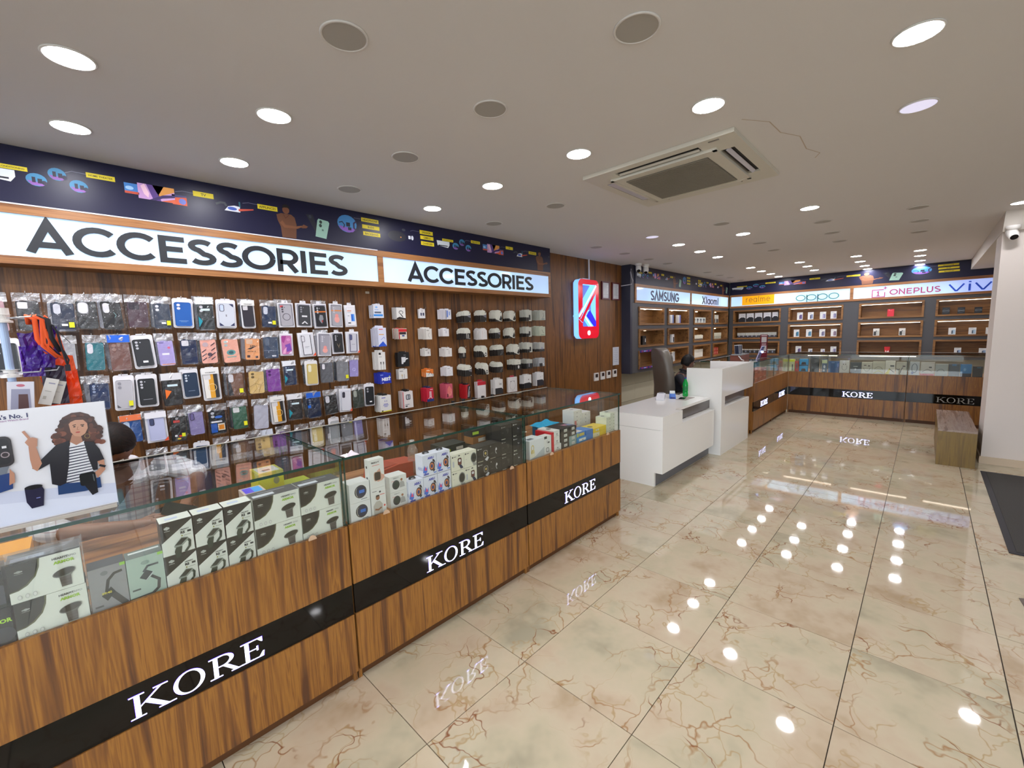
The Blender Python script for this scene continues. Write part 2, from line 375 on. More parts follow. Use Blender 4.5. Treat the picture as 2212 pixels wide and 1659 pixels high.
# pillar and dropped soffit at the right
struct(G().box(7.27, -2.4, .085, 7.83, -.537, 2.61, flat('#dcd2ca', .6)).obj('wall_pillar'))
struct(G().box(7.258, -2.4, 0, 7.84, -.525, .085, flat('#cbb79d', .3)).obj('baseboard_pillar'))
g = G(); g.v = [(7.05, -5, 2.7995), (7.05, -.53, 2.7995), (7.2, -.53, 2.61), (7.2, -5, 2.61), (12.32, -5, 2.61), (12.32, -.53, 2.61), (12.32, -5, 2.7995), (12.32, -.53, 2.7995)]
g.f = [[0, 1, 2, 3], [3, 2, 5, 4], [1, 7, 5, 2], [0, 6, 7, 1], [0, 3, 4, 6]]; g.m = [0]*5; g.mi(flat('#d6cfc6', .7)); struct(g.obj('ceiling_soffit'))
struct(G().box(9.0, -5, 0, 12.3, -1.35, 2.6, flat('#cfc9c0', .7)).obj('wall_far_right'))
# hairline stain of old damp beside the ceiling cassette
g = G()
pts = [(2.70, .80), (2.85, .70), (3.05, .69), (3.20, .62), (3.45, .63), (3.60, .58), (3.68, .62)]
for q in ribbon(pts, .006): g.add([(x, y, CZ-.0006) for x, y in q], [(0, 1, 2, 3)], flat('#bfae9b', .8))
struct(g.obj('trim_1'))
# ---------------------------------------------------------------- downlights
M_on = flat('#fbfaff', .5, 0, LAMP)
M_dim = flat('#e6e4ff', .5, 0, .22)
M_ring = flat('#d9d5cf', .5); M_off = flat('#aaa59c', .65); M_well = flat('#8b8a88', .6)
DL = {}
for key, dm, z in (('on', M_on, 0), ('dim', M_dim, 0), ('off', M_off, 0)):
    ring = G().lathe([(.079, 0), (.083, -.002), (.080, -.006), (.074, -.006), (.073, 0)], (0, 0, 0), M_ring, 32).mesh('trim_ring', True)
    dif = G().lathe([(.0735, -.0005), (.0735, -.004)], (0, 0, 0), dm, 32).mesh('diffuser')
    DL[key] = (ring, dif)
colname = {0: 'over the left counters', 1: 'over the aisle edge', 2: 'mid ceiling', 3: 'third line from the left', 4: 'rightmost line'}
LIT = [(.125, 2.486), (.132, 3.242), (.847, 2.432), (.855, 3.207), (2.382, 3.228), (2.387, 2.457), (2.399, 1.669), (2.405, .873), (2.462, .094),
 (5.164, .893), (5.887, 1.691), (5.884, 2.486), (6.661, 2.493), (7.423, 2.499), (9.314, 2.521), (10.114, 2.538), (10.83, 2.53), (11.59, 2.546),
 (9.372, 1.733), (10.141, 1.746), (10.986, 1.768), (9.439, .939), (10.316, .961), (11.149, .966), (11.869, .978), (9.644, .152), (10.419, .161), (11.258, .169), (12.0, .179)]
# fill lamps added on the same ceiling, outside the picture
OUT = [(-.65, 3.2), (-.65, 2.45), (-.65, 1.65), (-1.4, .85), (-1.4, 3.2), (-1.4, 1.65), (-2.9, 2.4), (-2.9, .85), (-2.9, -.7), (-.65, .1), (.85, -.9), (2.4, -1.6), (-.65, -1.6), (-2.2, -2.4), (.85, -2.4), (2.4, -3.2), (4.6, -1.6), (4.6, -3.2), (8.2, -3.4)]
DIM = [(3.253, .102), (5.122, 2.494)]
OFF = [(5.122, 1.69), (5.954, .903), (6.762, .924), (7.527, .937), (6.712, 1.715), (7.51, 1.729), (6.045, .132), (6.844, .13), (7.663, .146), (5.86, 3.281), (6.663, 3.304), (7.365, 3.303),
 (9.248, 3.308), (10.003, 3.316), (10.733, 3.329), (11.53, 3.336), (.846, 1.641), (1.617, .854), (1.607, 1.651), (1.609, 2.435), (1.615, 3.221), (3.17, 2.462), (3.166, 3.257), (5.095, 3.278)]
def ordn(i): return ['first', 'second', 'third', 'fourth', 'fifth', 'sixth', 'seventh', 'eighth', 'ninth', 'tenth', 'eleventh', 'twelfth', 'thirteenth', 'fourteenth', 'fifteenth', 'sixteenth', 'seventeenth', 'eighteenth', 'nineteenth', 'twentieth'][i]
def rowof(y): return ['row nearest the accessory wall', 'second row from the accessory wall', 'third row from the accessory wall', 'fourth row from the accessory wall', 'rightmost ceiling row'][min(4, max(0, round((3.25-y)/.79)))]
cnt = {}
for lst, key in ((sorted(LIT), 'on'), (sorted(DIM), 'dim'), (sorted(OFF), 'off')):
    for x, y in lst:
        r = rowof(y); q = cnt.get((key, r), 0); cnt[(key, r)] = q+1
        adj = {'on': 'lit white downlight', 'dim': 'faint bluish downlight', 'off': 'unlit grey downlight'}[key]
        t = thing('downlight', f'{adj}, {ordn(q)} of its kind in the {r}', 'ceiling light', (x, y, CZ), 0, {'on': 'lit downlights', 'dim': 'dim downlights', 'off': 'unlit downlights'}[key])
        sc = 1.06 if key == 'off' else 1
        t.scale = (sc, sc, 1)
        use(DL[key][0], 'trim_ring', t); use(DL[key][1], 'diffuser', t)
for io, (x, y) in enumerate(OUT):
    t = thing('downlight', f'added fill downlight outside the picture, {ordn(io)} towards the front wall', 'ceiling light', (x, y, CZ), 0, 'added fill downlights outside the picture'); use(DL['on'][0], 'trim_ring', t); use(DL['on'][1], 'diffuser', t)
t = thing('downlight', 'lit downlight just above the pillar security camera at the right edge', 'ceiling light', (6.66, -.60, CZ), 0, 'lit downlights'); use(DL['on'][0], 'trim_ring', t); use(DL['on'][1], 'diffuser', t)
# ---------------------------------------------------------------- ceiling air conditioner
M_ac = flat('#cfcabb', .45); M_acd = flat('#1c1816', .7)
t = thing('ceiling_air_conditioner', 'square white four way ceiling cassette air conditioner with grey grille', 'air conditioner', (3.275, 1.371, CZ))
g = G(); h = .515; sl = [(-.44, -.30, -.40, .30), (.36, -.30, .45, .30), (-.30, -.45, .30, -.37), (-.30, .37, .30, .45)]
xs = [-h, -.44, -.36, -.30, .30, .37, .45, h]
def cell(x0, y0, x1, y1):
    g.box(x0, y0, -.026, x1, y1, -.001, M_ac)
cell(-h, -h, h, -.45); cell(-h, .45, h, h); cell(-h, -.45, -.45, .45); cell(.45, -.45, h, .45)
for sx in (-1, 1):
    for sy in (-1, 1): g.box(sx*.29, sy*.29, -.026, sx*.45, sy*.45, -.001, M_ac)
g.obj('panel', t)
g = G(); g.box(-.37, -.37, -.04, .37, .37, -.001, M_ac)
for sx, sy, a, b in ((0, 1, .345, .012), (0, -1, .345, .012)): g.box(-.37, sy*.358-.012, -.044, .37, sy*.358+.012, -.04, M_ac)
g.box(-.37, -.37, -.044, -.345, .37, -.04, M_ac); g.box(.345, -.37, -.044, .37, .37, -.04, M_ac); g.obj('intake_frame', t)
gr = G().box(-.285, -.29, -.045, .315, .29, -.0405, flat('#6d675b', .6)).obj('grille', t)
me = G().box(-.0035, -.288, -.0485, .0035, .288, -.045, flat('#8b8474', .5)).mesh('slat')
for i in range(34): use(me, 'slat', gr, (-.28+.0177*i, 0, 0))
for (a, b, c, d), nm, tilt in (((-.45, -.29, -.37, .29), 0, 1), ((-.29, -.45, .29, -.37), 1, 1), ((.37, -.29, .45, .29), 0, 0), ((-.29, .37, .29, .45), 1, 0)):
    G().box(a, b, -.012, c, d, -.001, M_acd).obj('air_slot', t)
    if nm == 0:
        hw = .009 if tilt else .037; o = G().box(-hw, -.28, -.003, hw, .28, .003, flat('#c9c4b8', .35)).obj('louvre', t, ((a+c)/2+(.012 if tilt else 0), 0, -.024)); o.rotation_euler = (0, .5 if tilt else .04, 0)
    else:
        hw = .013 if tilt else .037; o = G().box(-.28, -hw, -.003, .28, hw, .003, flat('#c9c6cf', .3)).obj('louvre', t, (0, (b+d)/2, -.024)); o.rotation_euler = (-.5 if tilt else .04, 0, 0)
g = G(); g.box(-.485, -.42, -.0285, -.47, -.36, -.026, flat('#777268', .4)); g.obj('badge', t)
# ---------------------------------------------------------------- banner artwork, one strip of it drawn along x
YL = '#e3cf2a'; INK = '#29240c'
def banner_art(x, s, H, g, cut=99, big=1.0):
    """x: left end of the strip, s: metres per unit along, H: board height; unit coordinates measured on the long strip"""
    def X(a): return x+(a+.26)*s
    def Zz(z): return (z-2.48)/.32*H
    def ok(a): return X(a) < cut
    def shape(sh):
        k = sh[0]
        if k == 'r':
            if ok(sh[3]): decals(g, [('r', X(sh[1]), Zz(sh[2]), X(sh[3]), Zz(sh[4]), sh[5])], 1, 1, sh[6] if len(sh) > 6 else 0, .5)
        elif k == 'e':
            if ok(sh[1]+sh[3]): decals(g, [('e', X(sh[1]), Zz(sh[2]), sh[3]*s, sh[4]/.32*H, sh[5])], 1, 1, sh[6] if len(sh) > 6 else 0, .5)
        elif k == 'p':
            if ok(max(p[0] for p in sh[1])): decals(g, [('p', [(X(a), Zz(b)) for a, b in sh[1]], sh[2])], 1, 1, sh[3] if len(sh) > 3 else 0, .5)
        elif k == 'l':
            if ok(sh[1][-1][0]): decals(g, [('l', [(X(a), Zz(b)) for a, b in sh[1]], sh[2], sh[3])], 1, 1, sh[4] if len(sh) > 4 else 0, .5)
        elif k == 'tag':
            _, a0, z0, a1, z1, txt = sh
            if not ok(a1): return
            decals(g, [('r', X(a0), Zz(z0), X(a1), Zz(z1), YL)], 1, 1, -.0003, .55)
            vs, fs, tw = text2d(txt, .012); w = (X(a1)-X(a0))*.84; sz = min((Zz(z1)-Zz(z0))*.72, w/tw*1.0); sz2 = w/tw if w/tw < sz*1.15 else sz
            decals(g, [('t', txt, (X(a0)+X(a1))/2, Zz(z0)+(Zz(z1)-Zz(z0)-sz*.72)/2, sz, INK, 'c', .012, min(1, w/(tw*sz)))], 1, 1, -.0009)
    y1, y2, y3 = -.0003, -.0009, -.0015
    # split air conditioner
    shape(('p', [(-.26, 2.665), (-.25, 2.615), (-.12, 2.60), (-.10, 2.63), (-.10, 2.665)], '#dfe6ee', y1)); shape(('r', -.24, 2.612, -.125, 2.622, '#22242e', y2))
    shape(('tag', -.19, 2.668, -.05, 2.692, 'AIR CONDITIONING')); 
    for cx, cz, r in ((-.02, 2.632, .042), (.066, 2.682, .038), (.152, 2.632, .04)):
        shape(('e', cx, cz, r, .036, '#3a86b4', y1)); shape(('p', [(cx-r*.9, cz-.008), (cx+r*.95, cz-.014), (cx+r*.55, cz-.031), (cx-r*.5, cz-.032)], '#8c58ae', y2))
        shape(('r', cx-.018, cz-.016, cx-.004, cz+.014, '#1a1830', y3)); shape(('r', cx+.004, cz-.018, cx+.022, cz+.008, '#1f1c34', y3)); shape(('e', cx+.03, cz-.012, .011, .012, '#24203c', y3))
    shape(('l', [(.10, 2.70), (.13, 2.715), (.19, 2.712)], .003, '#7a7a92', y1)); shape(('tag', .19, 2.695, .32, 2.725, 'HOME THEATER'))
    # televisions
    shape(('r', .36, 2.64, .44, 2.705, '#3f7fc8', y1)); shape(('r', .36, 2.64, .43, 2.655, '#c8543c', y2)); shape(('e', .385, 2.675, .02, .012, '#9fc6ea', y2))
    shape(('r', .60, 2.615, .68, 2.68, '#d8562c', y1)); shape(('e', .655, 2.64, .02, .02, '#6a78c8', y2)); shape(('p', [(.60, 2.66), (.68, 2.67), (.68, 2.68), (.60, 2.68)], '#3a3a70', y2))
    shape(('r', .425, 2.62, .615, 2.717, '#c79ad0', y2)); 
    shape(('p', [(.47, 2.717), (.50, 2.62), (.54, 2.62), (.53, 2.66), (.56, 2.717)], '#5a3c86', y3)); shape(('p', [(.50, 2.717), (.53, 2.65), (.615, 2.69), (.615, 2.717)], '#e09a4a', y3))
    shape(('p', [(.48, 2.62), (.55, 2.66), (.615, 2.672), (.615, 2.655), (.55, 2.64), (.51, 2.62)], '#35225e', -.0021)); shape(('p', [(.54, 2.62), (.615, 2.645), (.615, 2.62)], '#d8623a', y3)); shape(('p', [(.44, 2.70), (.455, 2.65), (.475, 2.63), (.48, 2.66), (.46, 2.717)], '#eec6d8', y3))
    shape(('l', [(.62, 2.70), (.66, 2.712), (.72, 2.71)], .003, '#7a7a92', y1)); shape(('tag', .72, 2.693, .84, 2.728, 'TV'))
    # iron, dryer
    shape(('l', [(.85, 2.665), (.88, 2.68), (.905, 2.68), (.915, 2.66)], .014, '#3c4048', y1)); shape(('l', [(1.0, 2.705), (1.0, 2.665)], .01, '#2f6c7c', y1))
    shape(('p', [(.90, 2.628), (.925, 2.66), (.965, 2.672), (1.0, 2.668), (1.0, 2.628)], '#dfe4ee', y2)); shape(('e', .95, 2.648, .03, .012, '#3a5ab8', y3)); shape(('p', [(.99, 2.635), (1.09, 2.66), (1.09, 2.668), (.99, 2.652)], '#c8503c', y3))
    shape(('l', [(1.02, 2.70), (1.06, 2.71), (1.12, 2.708)], .003, '#7a7a92', y1)); shape(('tag', 1.12, 2.68, 1.26, 2.715, 'APPLINCES'))
    # presenter in a brown tunic
    sk = '#7a4c34'; br = '#6e4630'
    shape(('p', [(1.25, 2.66), (1.285, 2.675), (1.36, 2.675), (1.385, 2.655), (1.395, 2.60), (1.385, 2.49), (1.28, 2.49), (1.275, 2.57), (1.255, 2.62)], br, y1)); shape(('e', 1.322, 2.705, .026, .03, sk, y2)); shape(('p', [(1.296, 2.715), (1.30, 2.742), (1.325, 2.75), (1.348, 2.738), (1.349, 2.712), (1.335, 2.725), (1.31, 2.722)], '#17120f', y3))
    shape(('p', [(1.27, 2.60), (1.30, 2.565), (1.40, 2.57), (1.44, 2.59), (1.435, 2.60), (1.39, 2.588), (1.31, 2.588), (1.29, 2.62)], '#835438', y3)); shape(('p', [(1.425, 2.585), (1.45, 2.612), (1.485, 2.60), (1.47, 2.585), (1.44, 2.58)], sk, y3)); shape(('l', [(1.30, 2.67), (1.315, 2.64), (1.345, 2.67)], .005, '#5c2f22', y3))
    # phones
    shape(('p', [(1.475, 2.70), (1.53, 2.705), (1.585, 2.53), (1.565, 2.525)], '#23252f', y1)); shape(('e', 1.508, 2.685, .012, .014, '#3a3d4a', y2))
    shape(('p', [(1.565, 2.665), (1.575, 2.68), (1.655, 2.67), (1.665, 2.655), (1.63, 2.52), (1.54, 2.53)], '#9fc8b8', y2)); shape(('e', 1.592, 2.655, .012, .014, '#2c3c38', y3)); shape(('e', 1.588, 2.625, .012, .014, '#2c3c38', y3)); shape(('r', 1.597, 2.582, 1.612, 2.597, '#5c7a70', y3))
    # headphones disc
    shape(('e', 1.825, 2.678, .088, .075, '#3f86c4', y1)); shape(('p', [(1.745, 2.655), (1.90, 2.64), (1.875, 2.612), (1.825, 2.604), (1.77, 2.62)], '#8a5cc0', y2)); shape(('l', [(1.75, 2.68), (1.78, 2.69), (1.80, 2.665), (1.79, 2.64)], .008, '#1a1b34', y3)); shape(('r', 1.815, 2.655, 1.85, 2.69, '#1a1c34', y3)); shape(('r', 1.83, 2.625, 1.86, 2.65, '#1a1c34', y3))
    shape(('l', [(1.905, 2.63), (1.885, 2.65), (1.885, 2.69), (1.91, 2.71)], .014, '#33224c', y3))
    shape(('tag', 1.96, 2.722, 2.13, 2.757, 'HEADPHONE')); shape(('tag', 1.965, 2.662, 2.135, 2.697, 'BUDS')); shape(('tag', 1.97, 2.602, 2.14, 2.637, 'BACKBAND'))
    shape(('l', [(1.89, 2.74), (1.96, 2.74)], .003, '#7a7a92', y1))
    # speaker, earbuds
    shape(('e', 2.32, 2.64, .10, .05, '#1b1c2a', y1)); shape(('e', 2.36, 2.635, .006, .005, '#e08a3c', y2)); shape(('e', 2.395, 2.71, .02, .012, '#3e4048', y1)); shape(('r', 2.445, 2.63, 2.47, 2.662, '#dfe2ec', y1)); shape(('e', 2.49, 2.645, .014, .022, '#d4dae8', y1))
    shape(('l', [(2.47, 2.71), (2.50, 2.72), (2.58, 2.718)], .003, '#7a7a92', y1))
    shape(('tag', 2.58, 2.70, 2.74, 2.738, 'SPEAKER')); shape(('tag', 2.585, 2.65, 2.745, 2.686, 'GIMBLE')); shape(('tag', 2.59, 2.592, 2.75, 2.63, 'CHARGER'))
M_navy = flat('#1f1f3a', .36, spec=.3)
def banner(label, loc, rz, w, H, arts, notch=None, cut=None):
    t = thing('printed_banner', label, 'banner', loc, rz, 'navy product banners under the ceiling')
    g = G()
    if notch: g.slab([(0, 0), (w, 0), (w, H-notch[1]), (w-notch[0], H-notch[1]), (w-notch[0], H), (0, H)], 0, .02, M_navy)
    else: g.box(0, 0, 0, w, .02, H, M_navy)
    g.obj('board', t)
    g = G()
    for x, s in arts: banner_art(x, s, H, g, cut or w-.01)
    g.obj('product_print', t); return t
t = banner('long navy product banner above the two accessory signs', (-.45, 3.73, 2.482), 0, 5.11, .316, [(.19, 1.0), (3.235, 1.045)], cut=5.105)
G().box(0, -.004, -.003, 2.55, 0, .004, flat('#e8e8f0', .3)).obj('white_edge_strip', t)
banner('navy product banner over the first two brand signs on the shelving wall', (7.03, 3.73, 2.482), 0, 4.97, .316, [(.05, .99), (2.93, .98)])
banner('navy product banner along the far wall ending at the soffit', (12.0, 3.71, 2.482), -PI/2, 5.0, .316, [(.04, 1.69)], (.70, .14))
# ---------------------------------------------------------------- light boxes
M_lb = flat('#b9d2ff', .12, 0, SIGN)
def lbmat(name, c1, c2, st):
    m, nt, b = nodemat(name); g = N(nt, 'ShaderNodeNewGeometry'); n = N(nt, 'ShaderNodeTexNoise', Scale=.9, Detail=1.0); nt.links.new(g.outputs['Position'], n.inputs['Vector'])
    c = ramp(nt, n.outputs['Fac'], [(.35, c1), (.6, c2)]); nt.links.new(c, b.inputs['Emission Color']); nt.links.new(c, b.inputs['Base Color'])
    b.inputs['Emission Strength'].default_value = st; b.inputs['Roughness'].default_value = .06; return m
M_lb = lbmat('backlit_sign_face', '#a9bcf6', '#c4e6ff', SIGN)
M_ink = flat('#23262c', .4)
def lightbox(label, loc, rz, w, grain, depth=.19, bottom=2.15, top=2.482, p0=2.195, p1=2.43, ml=.045, mr=.045):
    t = thing('light_box_sign', label, 'sign', (loc[0], loc[1], bottom), rz, 'backlit shop signs')
    H = top-bottom
    for q in ((0, 0, 0, w, depth, p0-bottom), (0, 0, p1-bottom, w, depth, H)): G().box(*q, grain).obj('frame_rail', t)
    G().box(0, 0, p0-bottom, ml, depth, p1-bottom, grain).obj('frame_post', t); G().box(w-mr, 0, p0-bottom, w, depth, p1-bottom, grain).obj('frame_post', t)
    G().box(ml, .012, p0-bottom, w-mr, .05, p1-bottom, M_lb).obj('backlit_face', t)
    return t
t = lightbox('larger backlit ACCESSORIES sign at the left above the phone cases', (-.45, 3.73, 0), 0, 2.575, M_woodx, ml=.05, mr=.028)
lettering(t, 'ACCESSORIES', .345, .073, 1.905, .178, .19, M_ink, .012)
t = lightbox('smaller backlit ACCESSORIES sign above the cable and charger boxes', (2.125, 3.73, 0), 0, 2.535, M_woodx, ml=.028, mr=.03)
lettering(t, 'ACCESSORIES', .29, .073, 1.895, .172, .19, M_ink, .012)
def Sgn(label, x, y, rz, w, gr, **k): return lightbox(label, (x, y, 0), rz, w, gr, .05, **k)
t = Sgn('backlit sign with tall blue capitals, leftmost on the shelving wall', 7.03, 3.73, 0, 2.49, M_woodx, ml=.05, mr=.03)
lettering(t, 'SΛMSUNG', .60, .065, 1.26, .18, .17, flat('#3a3f6c', .4), .012, gap=.05)
t = Sgn('backlit sign with thin dark lettering beside the room corner', 9.52, 3.73, 0, 2.46, M_woodx, ml=.03, mr=.03)
lettering(t, 'XIaomI', .66, .07, 1.08, .17, .13, flat('#33384a', .4), .012, gap=.06)
t = Sgn('backlit sign with an orange block and rounded teal lettering', 12.0, 3.71, -PI/2, 2.48, M_woody, ml=.03, mr=.03)
g = G(); g.box(.29, .006, .06, 1.0, .012, .288, flat('#f0a000', .4, 0, .22)); g.obj('orange_block', t)
lettering(t, 'realme', .37, .125, .55, .14, .075, flat('#6b5a3c', .5), .006, gap=.08)
g = G(); mt = flat('#3b8f8c', .4)
x = 1.44
for ch in 'oppo':
    for q in ribbon(arc(x+.10, .145, .088, .062, 0, 360, 24), .016): g.slab(q, .004, .012, mt)
    if ch == 'p': g.slab([(x+.004, .03), (x+.022, .03), (x+.022, .21), (x+.004, .21)], .004, .012, mt)
    x += .208
g.obj('teal_lettering', t)
t = Sgn('backlit sign with red square emblem and large blue lettering', 12.0, 1.23, -PI/2, 2.48, M_woody, ml=.03, mr=.03)
g = G(); mt = flat('#b84a7c', .4)
for q in ribbon([(.53, .205), (.345, .205), (.345, .055), (.545, .055), (.545, .15)], .016): g.slab(q, .004, .012, mt)
for q in ribbon([(.52, .235), (.58, .235)], .014)+ribbon([(.55, .205), (.55, .265)], .014): g.slab(q, .004, .012, mt)
g.obj('red_emblem', t); lettering(t, '1', .41, .075, .06, .10, .16, mt, .012); lettering(t, 'ONEPLUS', .62, .085, .76, .115, .17, mt, .012, gap=.06)
g = G(); mt = flat('#1f55dd', .4)
for q in ribbon([(1.49, .21), (1.58, .085), (1.60, .085), (1.69, .21)], .026)+ribbon([(1.765, .07), (1.765, .20)], .03)+ribbon([(1.84, .21), (1.93, .085), (1.95, .085), (2.04, .21)], .026): g.slab(q, .004, .012, mt)
g.slab([(1.745, .23), (1.785, .225), (1.78, .25), (1.75, .25)], .004, .012, mt)
for q in ribbon(rrect(2.08, .085, 2.34, .205, .05), .026, True): g.slab(q, .004, .012, mt)
g.obj('blue_lettering', t)
# ---------------------------------------------------------------- shelving units with framed niches
ROWS = [(1.755, 2.088), (1.357, 1.690), (.962, 1.295)]
def niche_unit(label, loc, rz, w, cols, grain, depth, face=M_grey, leds=(), spots=(), side=None, extra=None, z0=.90, z1=2.15):
    t = thing('shelving_unit', label, 'shelving', loc, rz, 'grey shelving units with wooden niches')
    g = G(); fr = .034
    xs = [0]+[v for c in cols for v in c]+[w]
    for i in range(0, len(xs)-1, 2): g.box(xs[i], 0, z0, xs[i+1], .02, z1, face)
    zs = [z0]+[v for r in reversed(ROWS) for v in r]+[z1]
    for a, b in cols:
        for i in range(0, len(zs)-1, 2): g.box(a, 0, zs[i], b, .02, zs[i+1], face)
    g.obj('face_panel', t)
    g = G(); g.box(0, .02, z0, .018, depth, z1, side or face); g.box(w-.018, .02, z0, w, depth, z1, face); g.box(.018, .02, z0, w-.018, depth, z0+.018, face); g.box(.018, .02, z1-.018, w-.018, depth, z1, face); g.obj('carcass', t)
    for ci, (a, b) in enumerate(cols):
        for ri, (c, d) in enumerate(ROWS):
            g = G()
            g.box(a, -.022, c, b, depth-.03, c+fr, grain); g.box(a, -.022, d-fr, b, depth-.03, d, grain)
            g.box(a, -.022, c+fr, a+fr, depth-.03, d-fr, grain); g.box(b-fr, -.022, c+fr, b, depth-.03, d-fr, grain)
            n = g.obj('niche', t)
            G().box(a, depth-.03, c, b, depth-.02, d, grain).obj('niche_back', n)
            if (ci, ri) in leds: G().box(a+fr+.01, .012, d-fr-.008, b-fr-.01, .022, d-fr-.001, flat('#fff0dc', .5, 0, 3.2)).obj('led_strip', n)
            if (ci, ri) in spots:
                k = spots[(ci, ri)] if isinstance(spots, dict) else 40
                for fx in ((.5,) if (b-a) < 1.3 else (.3, .7)):
                    G().lathe([(.022, 0), (.022, -.006)], (a+(b-a)*fx, depth*.55, d-fr-.0005), flat('#ffe2b4', .5, 0, k*.5), 14).obj('spotlight', n)
    return t
uA = niche_unit('shelving unit next to the wooden wall behind the office chair', (6.95, 3.745, 0), 0, 2.575, [(.22, 1.245), (1.42, 2.465)], M_nichex, .24, spots={(0, 0): 4, (0, 1): 5, (1, 0): 26, (1, 2): 55}, leds=((0, 0), (1, 0)), side=M_greyd)
struct(G().box(6.88, 3.745, .90, 6.949, 3.989, CZ, M_greyd).obj('wall_return')); struct(G().box(6.95, 3.745, 2.152, 7.028, 3.989, CZ, M_greyd).obj('wall_return_upper'))
for z in (1.262, .955):
    o = G().box(.24, -.028, z, 1.22, -.023, z+.04, flat('#25207a', .3)).obj('promo_strip', uA, label='purple and blue printed promotional strip')
    g = G(); decals(g, [('r', .05+.32*i, .1, .12+.32*i, .9, '#8a2c6c') for i in range(3)]+[('r', .14+.32*i, .35, .24+.32*i, .65, '#b9c8ff') for i in range(3)]+[('r', .25+.32*i, .2, .29+.32*i, .8, '#c83c78') for i in range(3)], .98, .04); g.obj('strip_print', o, (.24, -.028, z))
uB = niche_unit('shelving unit with warm spotlit niches ending in the room corner', (9.525, 3.745, 0), 0, 2.475, [(.17, 1.21), (1.39, 2.415)], M_nichex, .24, spots={(0, 0): 60, (0, 1): 70, (0, 2): 70, (1, 0): 60, (1, 1): 70, (1, 2): 70})
uC = niche_unit('shelving unit under the sign with the orange block', (12.02, 3.72, 0), -PI/2, 2.49, [(.10, 1.16), (1.32, 2.36)], M_nichey, .26, leds=((1, 0), (1, 1)))
uD = niche_unit('shelving unit under the sign with the red emblem', (12.02, 1.23, 0), -PI/2, 2.60, [(.14, 1.165), (1.33, 2.40)], M_nichey, .26, leds=((0, 0), (0, 1), (1, 0), (1, 1)))
for u, a, b in ((uD, .2, 1.1), (uC, 1.75, 2.3)): G().box(a, -.03, .952, b, -.022, .962, flat('#fff0d8', .5, 0, 2)).obj('led_strip', u)
# ================================================================ SHOWCASE COUNTERS
DK = .785; CT = 1.124
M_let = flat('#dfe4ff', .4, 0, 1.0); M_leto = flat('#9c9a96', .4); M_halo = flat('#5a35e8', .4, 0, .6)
def counter(label, loc, rz, w, koreat=(), lit=True, glassdiv=(), depth=.824, leftpane=True, rightpane=True, clips=(), band=.004):
    t = thing('display_counter', label, 'counter', loc, rz, 'wooden glass topped display counters')
    G().box(.002, 0, .502, w-.002, .018, .795, M_wood).obj('upper_front_panel', t)
    G().box(.002, .004, .352, w-.002, .018, .5, M_black).obj('black_band', t)
    G().box(.002, 0, .055, w-.002, .018, .35, M_wood).obj('lower_front_panel', t)
    G().box(.0, .034, 0, w, .05, .055, M_plinth).obj('plinth', t)
    for x in (0.0, w-.018): G().box(x, .018, 0.0, x+.018, depth, DK-.02, M_wood).obj('side_panel', t)
    G().box(.0, .018, DK-.02, w, depth, DK, M_woodx if not rz else M_woody).obj('display_deck', t)
    G().box(.018, depth-.02, .06, w-.018, depth-.004, DK-.02, M_wood).obj('back_panel', t)
    # glass: front, top, ends
    def pane(nm, a, b, edge):
        g = G(); x0, y0, z0 = a; x1, y1, z1 = b
        vs = [(x0,y0,z0),(x1,y0,z0),(x1,y1,z0),(x0,y1,z0),(x0,y0,z1),(x1,y0,z1),(x1,y1,z1),(x0,y1,z1)]
        fs = {'z': [(0,3,2,1),(4,5,6,7)], 'y': [(0,1,5,4),(2,3,7,6)], 'x': [(1,2,6,5),(3,0,4,7)]}
        for k, f in fs.items(): g.add(vs, f, M_glass if k == edge else M_edge)
        return g.obj(nm, t)
    pane('front_glass', (.004, .008, DK+.004), (w-.004, .016, CT-.011), 'y')
    pane('top_glass', (.0, .0, CT-.012), (w, depth, CT), 'z')
    if leftpane: pane('end_glass', (.003, .017, DK+.001), (.011, depth-.01, CT-.011), 'x')
    if rightpane: pane('end_glass', (w-.011, .017, DK+.001), (w-.003, depth-.01, CT-.011), 'x')
    for x in glassdiv: pane('divider_glass', (x-.005, .017, DK+.001), (x+.005, depth-.01, CT-.011), 'x')
    G().box(.0, depth-.0, CT-.012, w, depth+.012, CT+.002, flat('#a7a49a', .5)).obj('back_edge_strip', t)
    for x in koreat:
        if lit:
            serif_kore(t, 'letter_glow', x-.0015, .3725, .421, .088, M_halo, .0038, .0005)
        serif_kore(t, 'letter', x, .374, .418, .085, M_let if lit else M_leto, .0032, .0010)
    for x in clips:
        g = G(); g.slab(arc(x, .792, .017, .02, 0, 180, 10), -.006, .0, flat('#c9a98c', .5)); g.obj('glass_stop', t)
    return t
K1 = counter('nearest glass topped counter with the watch poster on it', (-.420, 1.906, 0), 0, 1.246, (.436,), clips=(1.085,))
K2 = counter('second glass topped counter from the camera on the left', (.832, 1.906, 0), 0, 1.246, (.414,), clips=(.195, 1.105))
K3 = counter('third left counter ending beside the white desk', (2.084, 1.906, 0), 0, 1.242, (.417,), clips=(.27, 1.03), leftpane=True)
K4 = counter('wooden counter joined to the tall white desk', (7.30, 1.87, 0), 0, 1.195, (.40,))
K5 = counter('wooden counter running into the back corner', (8.50, 1.87, 0), 0, 1.068, (.40,), rightpane=False)
K6 = counter('far counter across the room with glowing lettering', (9.570, 1.87, 0), -PI/2, 1.675, (.835,), glassdiv=(.50,), leftpane=False)
K7 = counter('far counter with unlit grey lettering behind the bench', (9.570, .19, 0), -PI/2, 1.30, (.355,), lit=False)
G().box(7.115, 1.93, 0, 7.298, 2.69, .76, M_wood).obj('end_panel', label='plain wooden infill panel between the white desk and the counter', cat='panel')
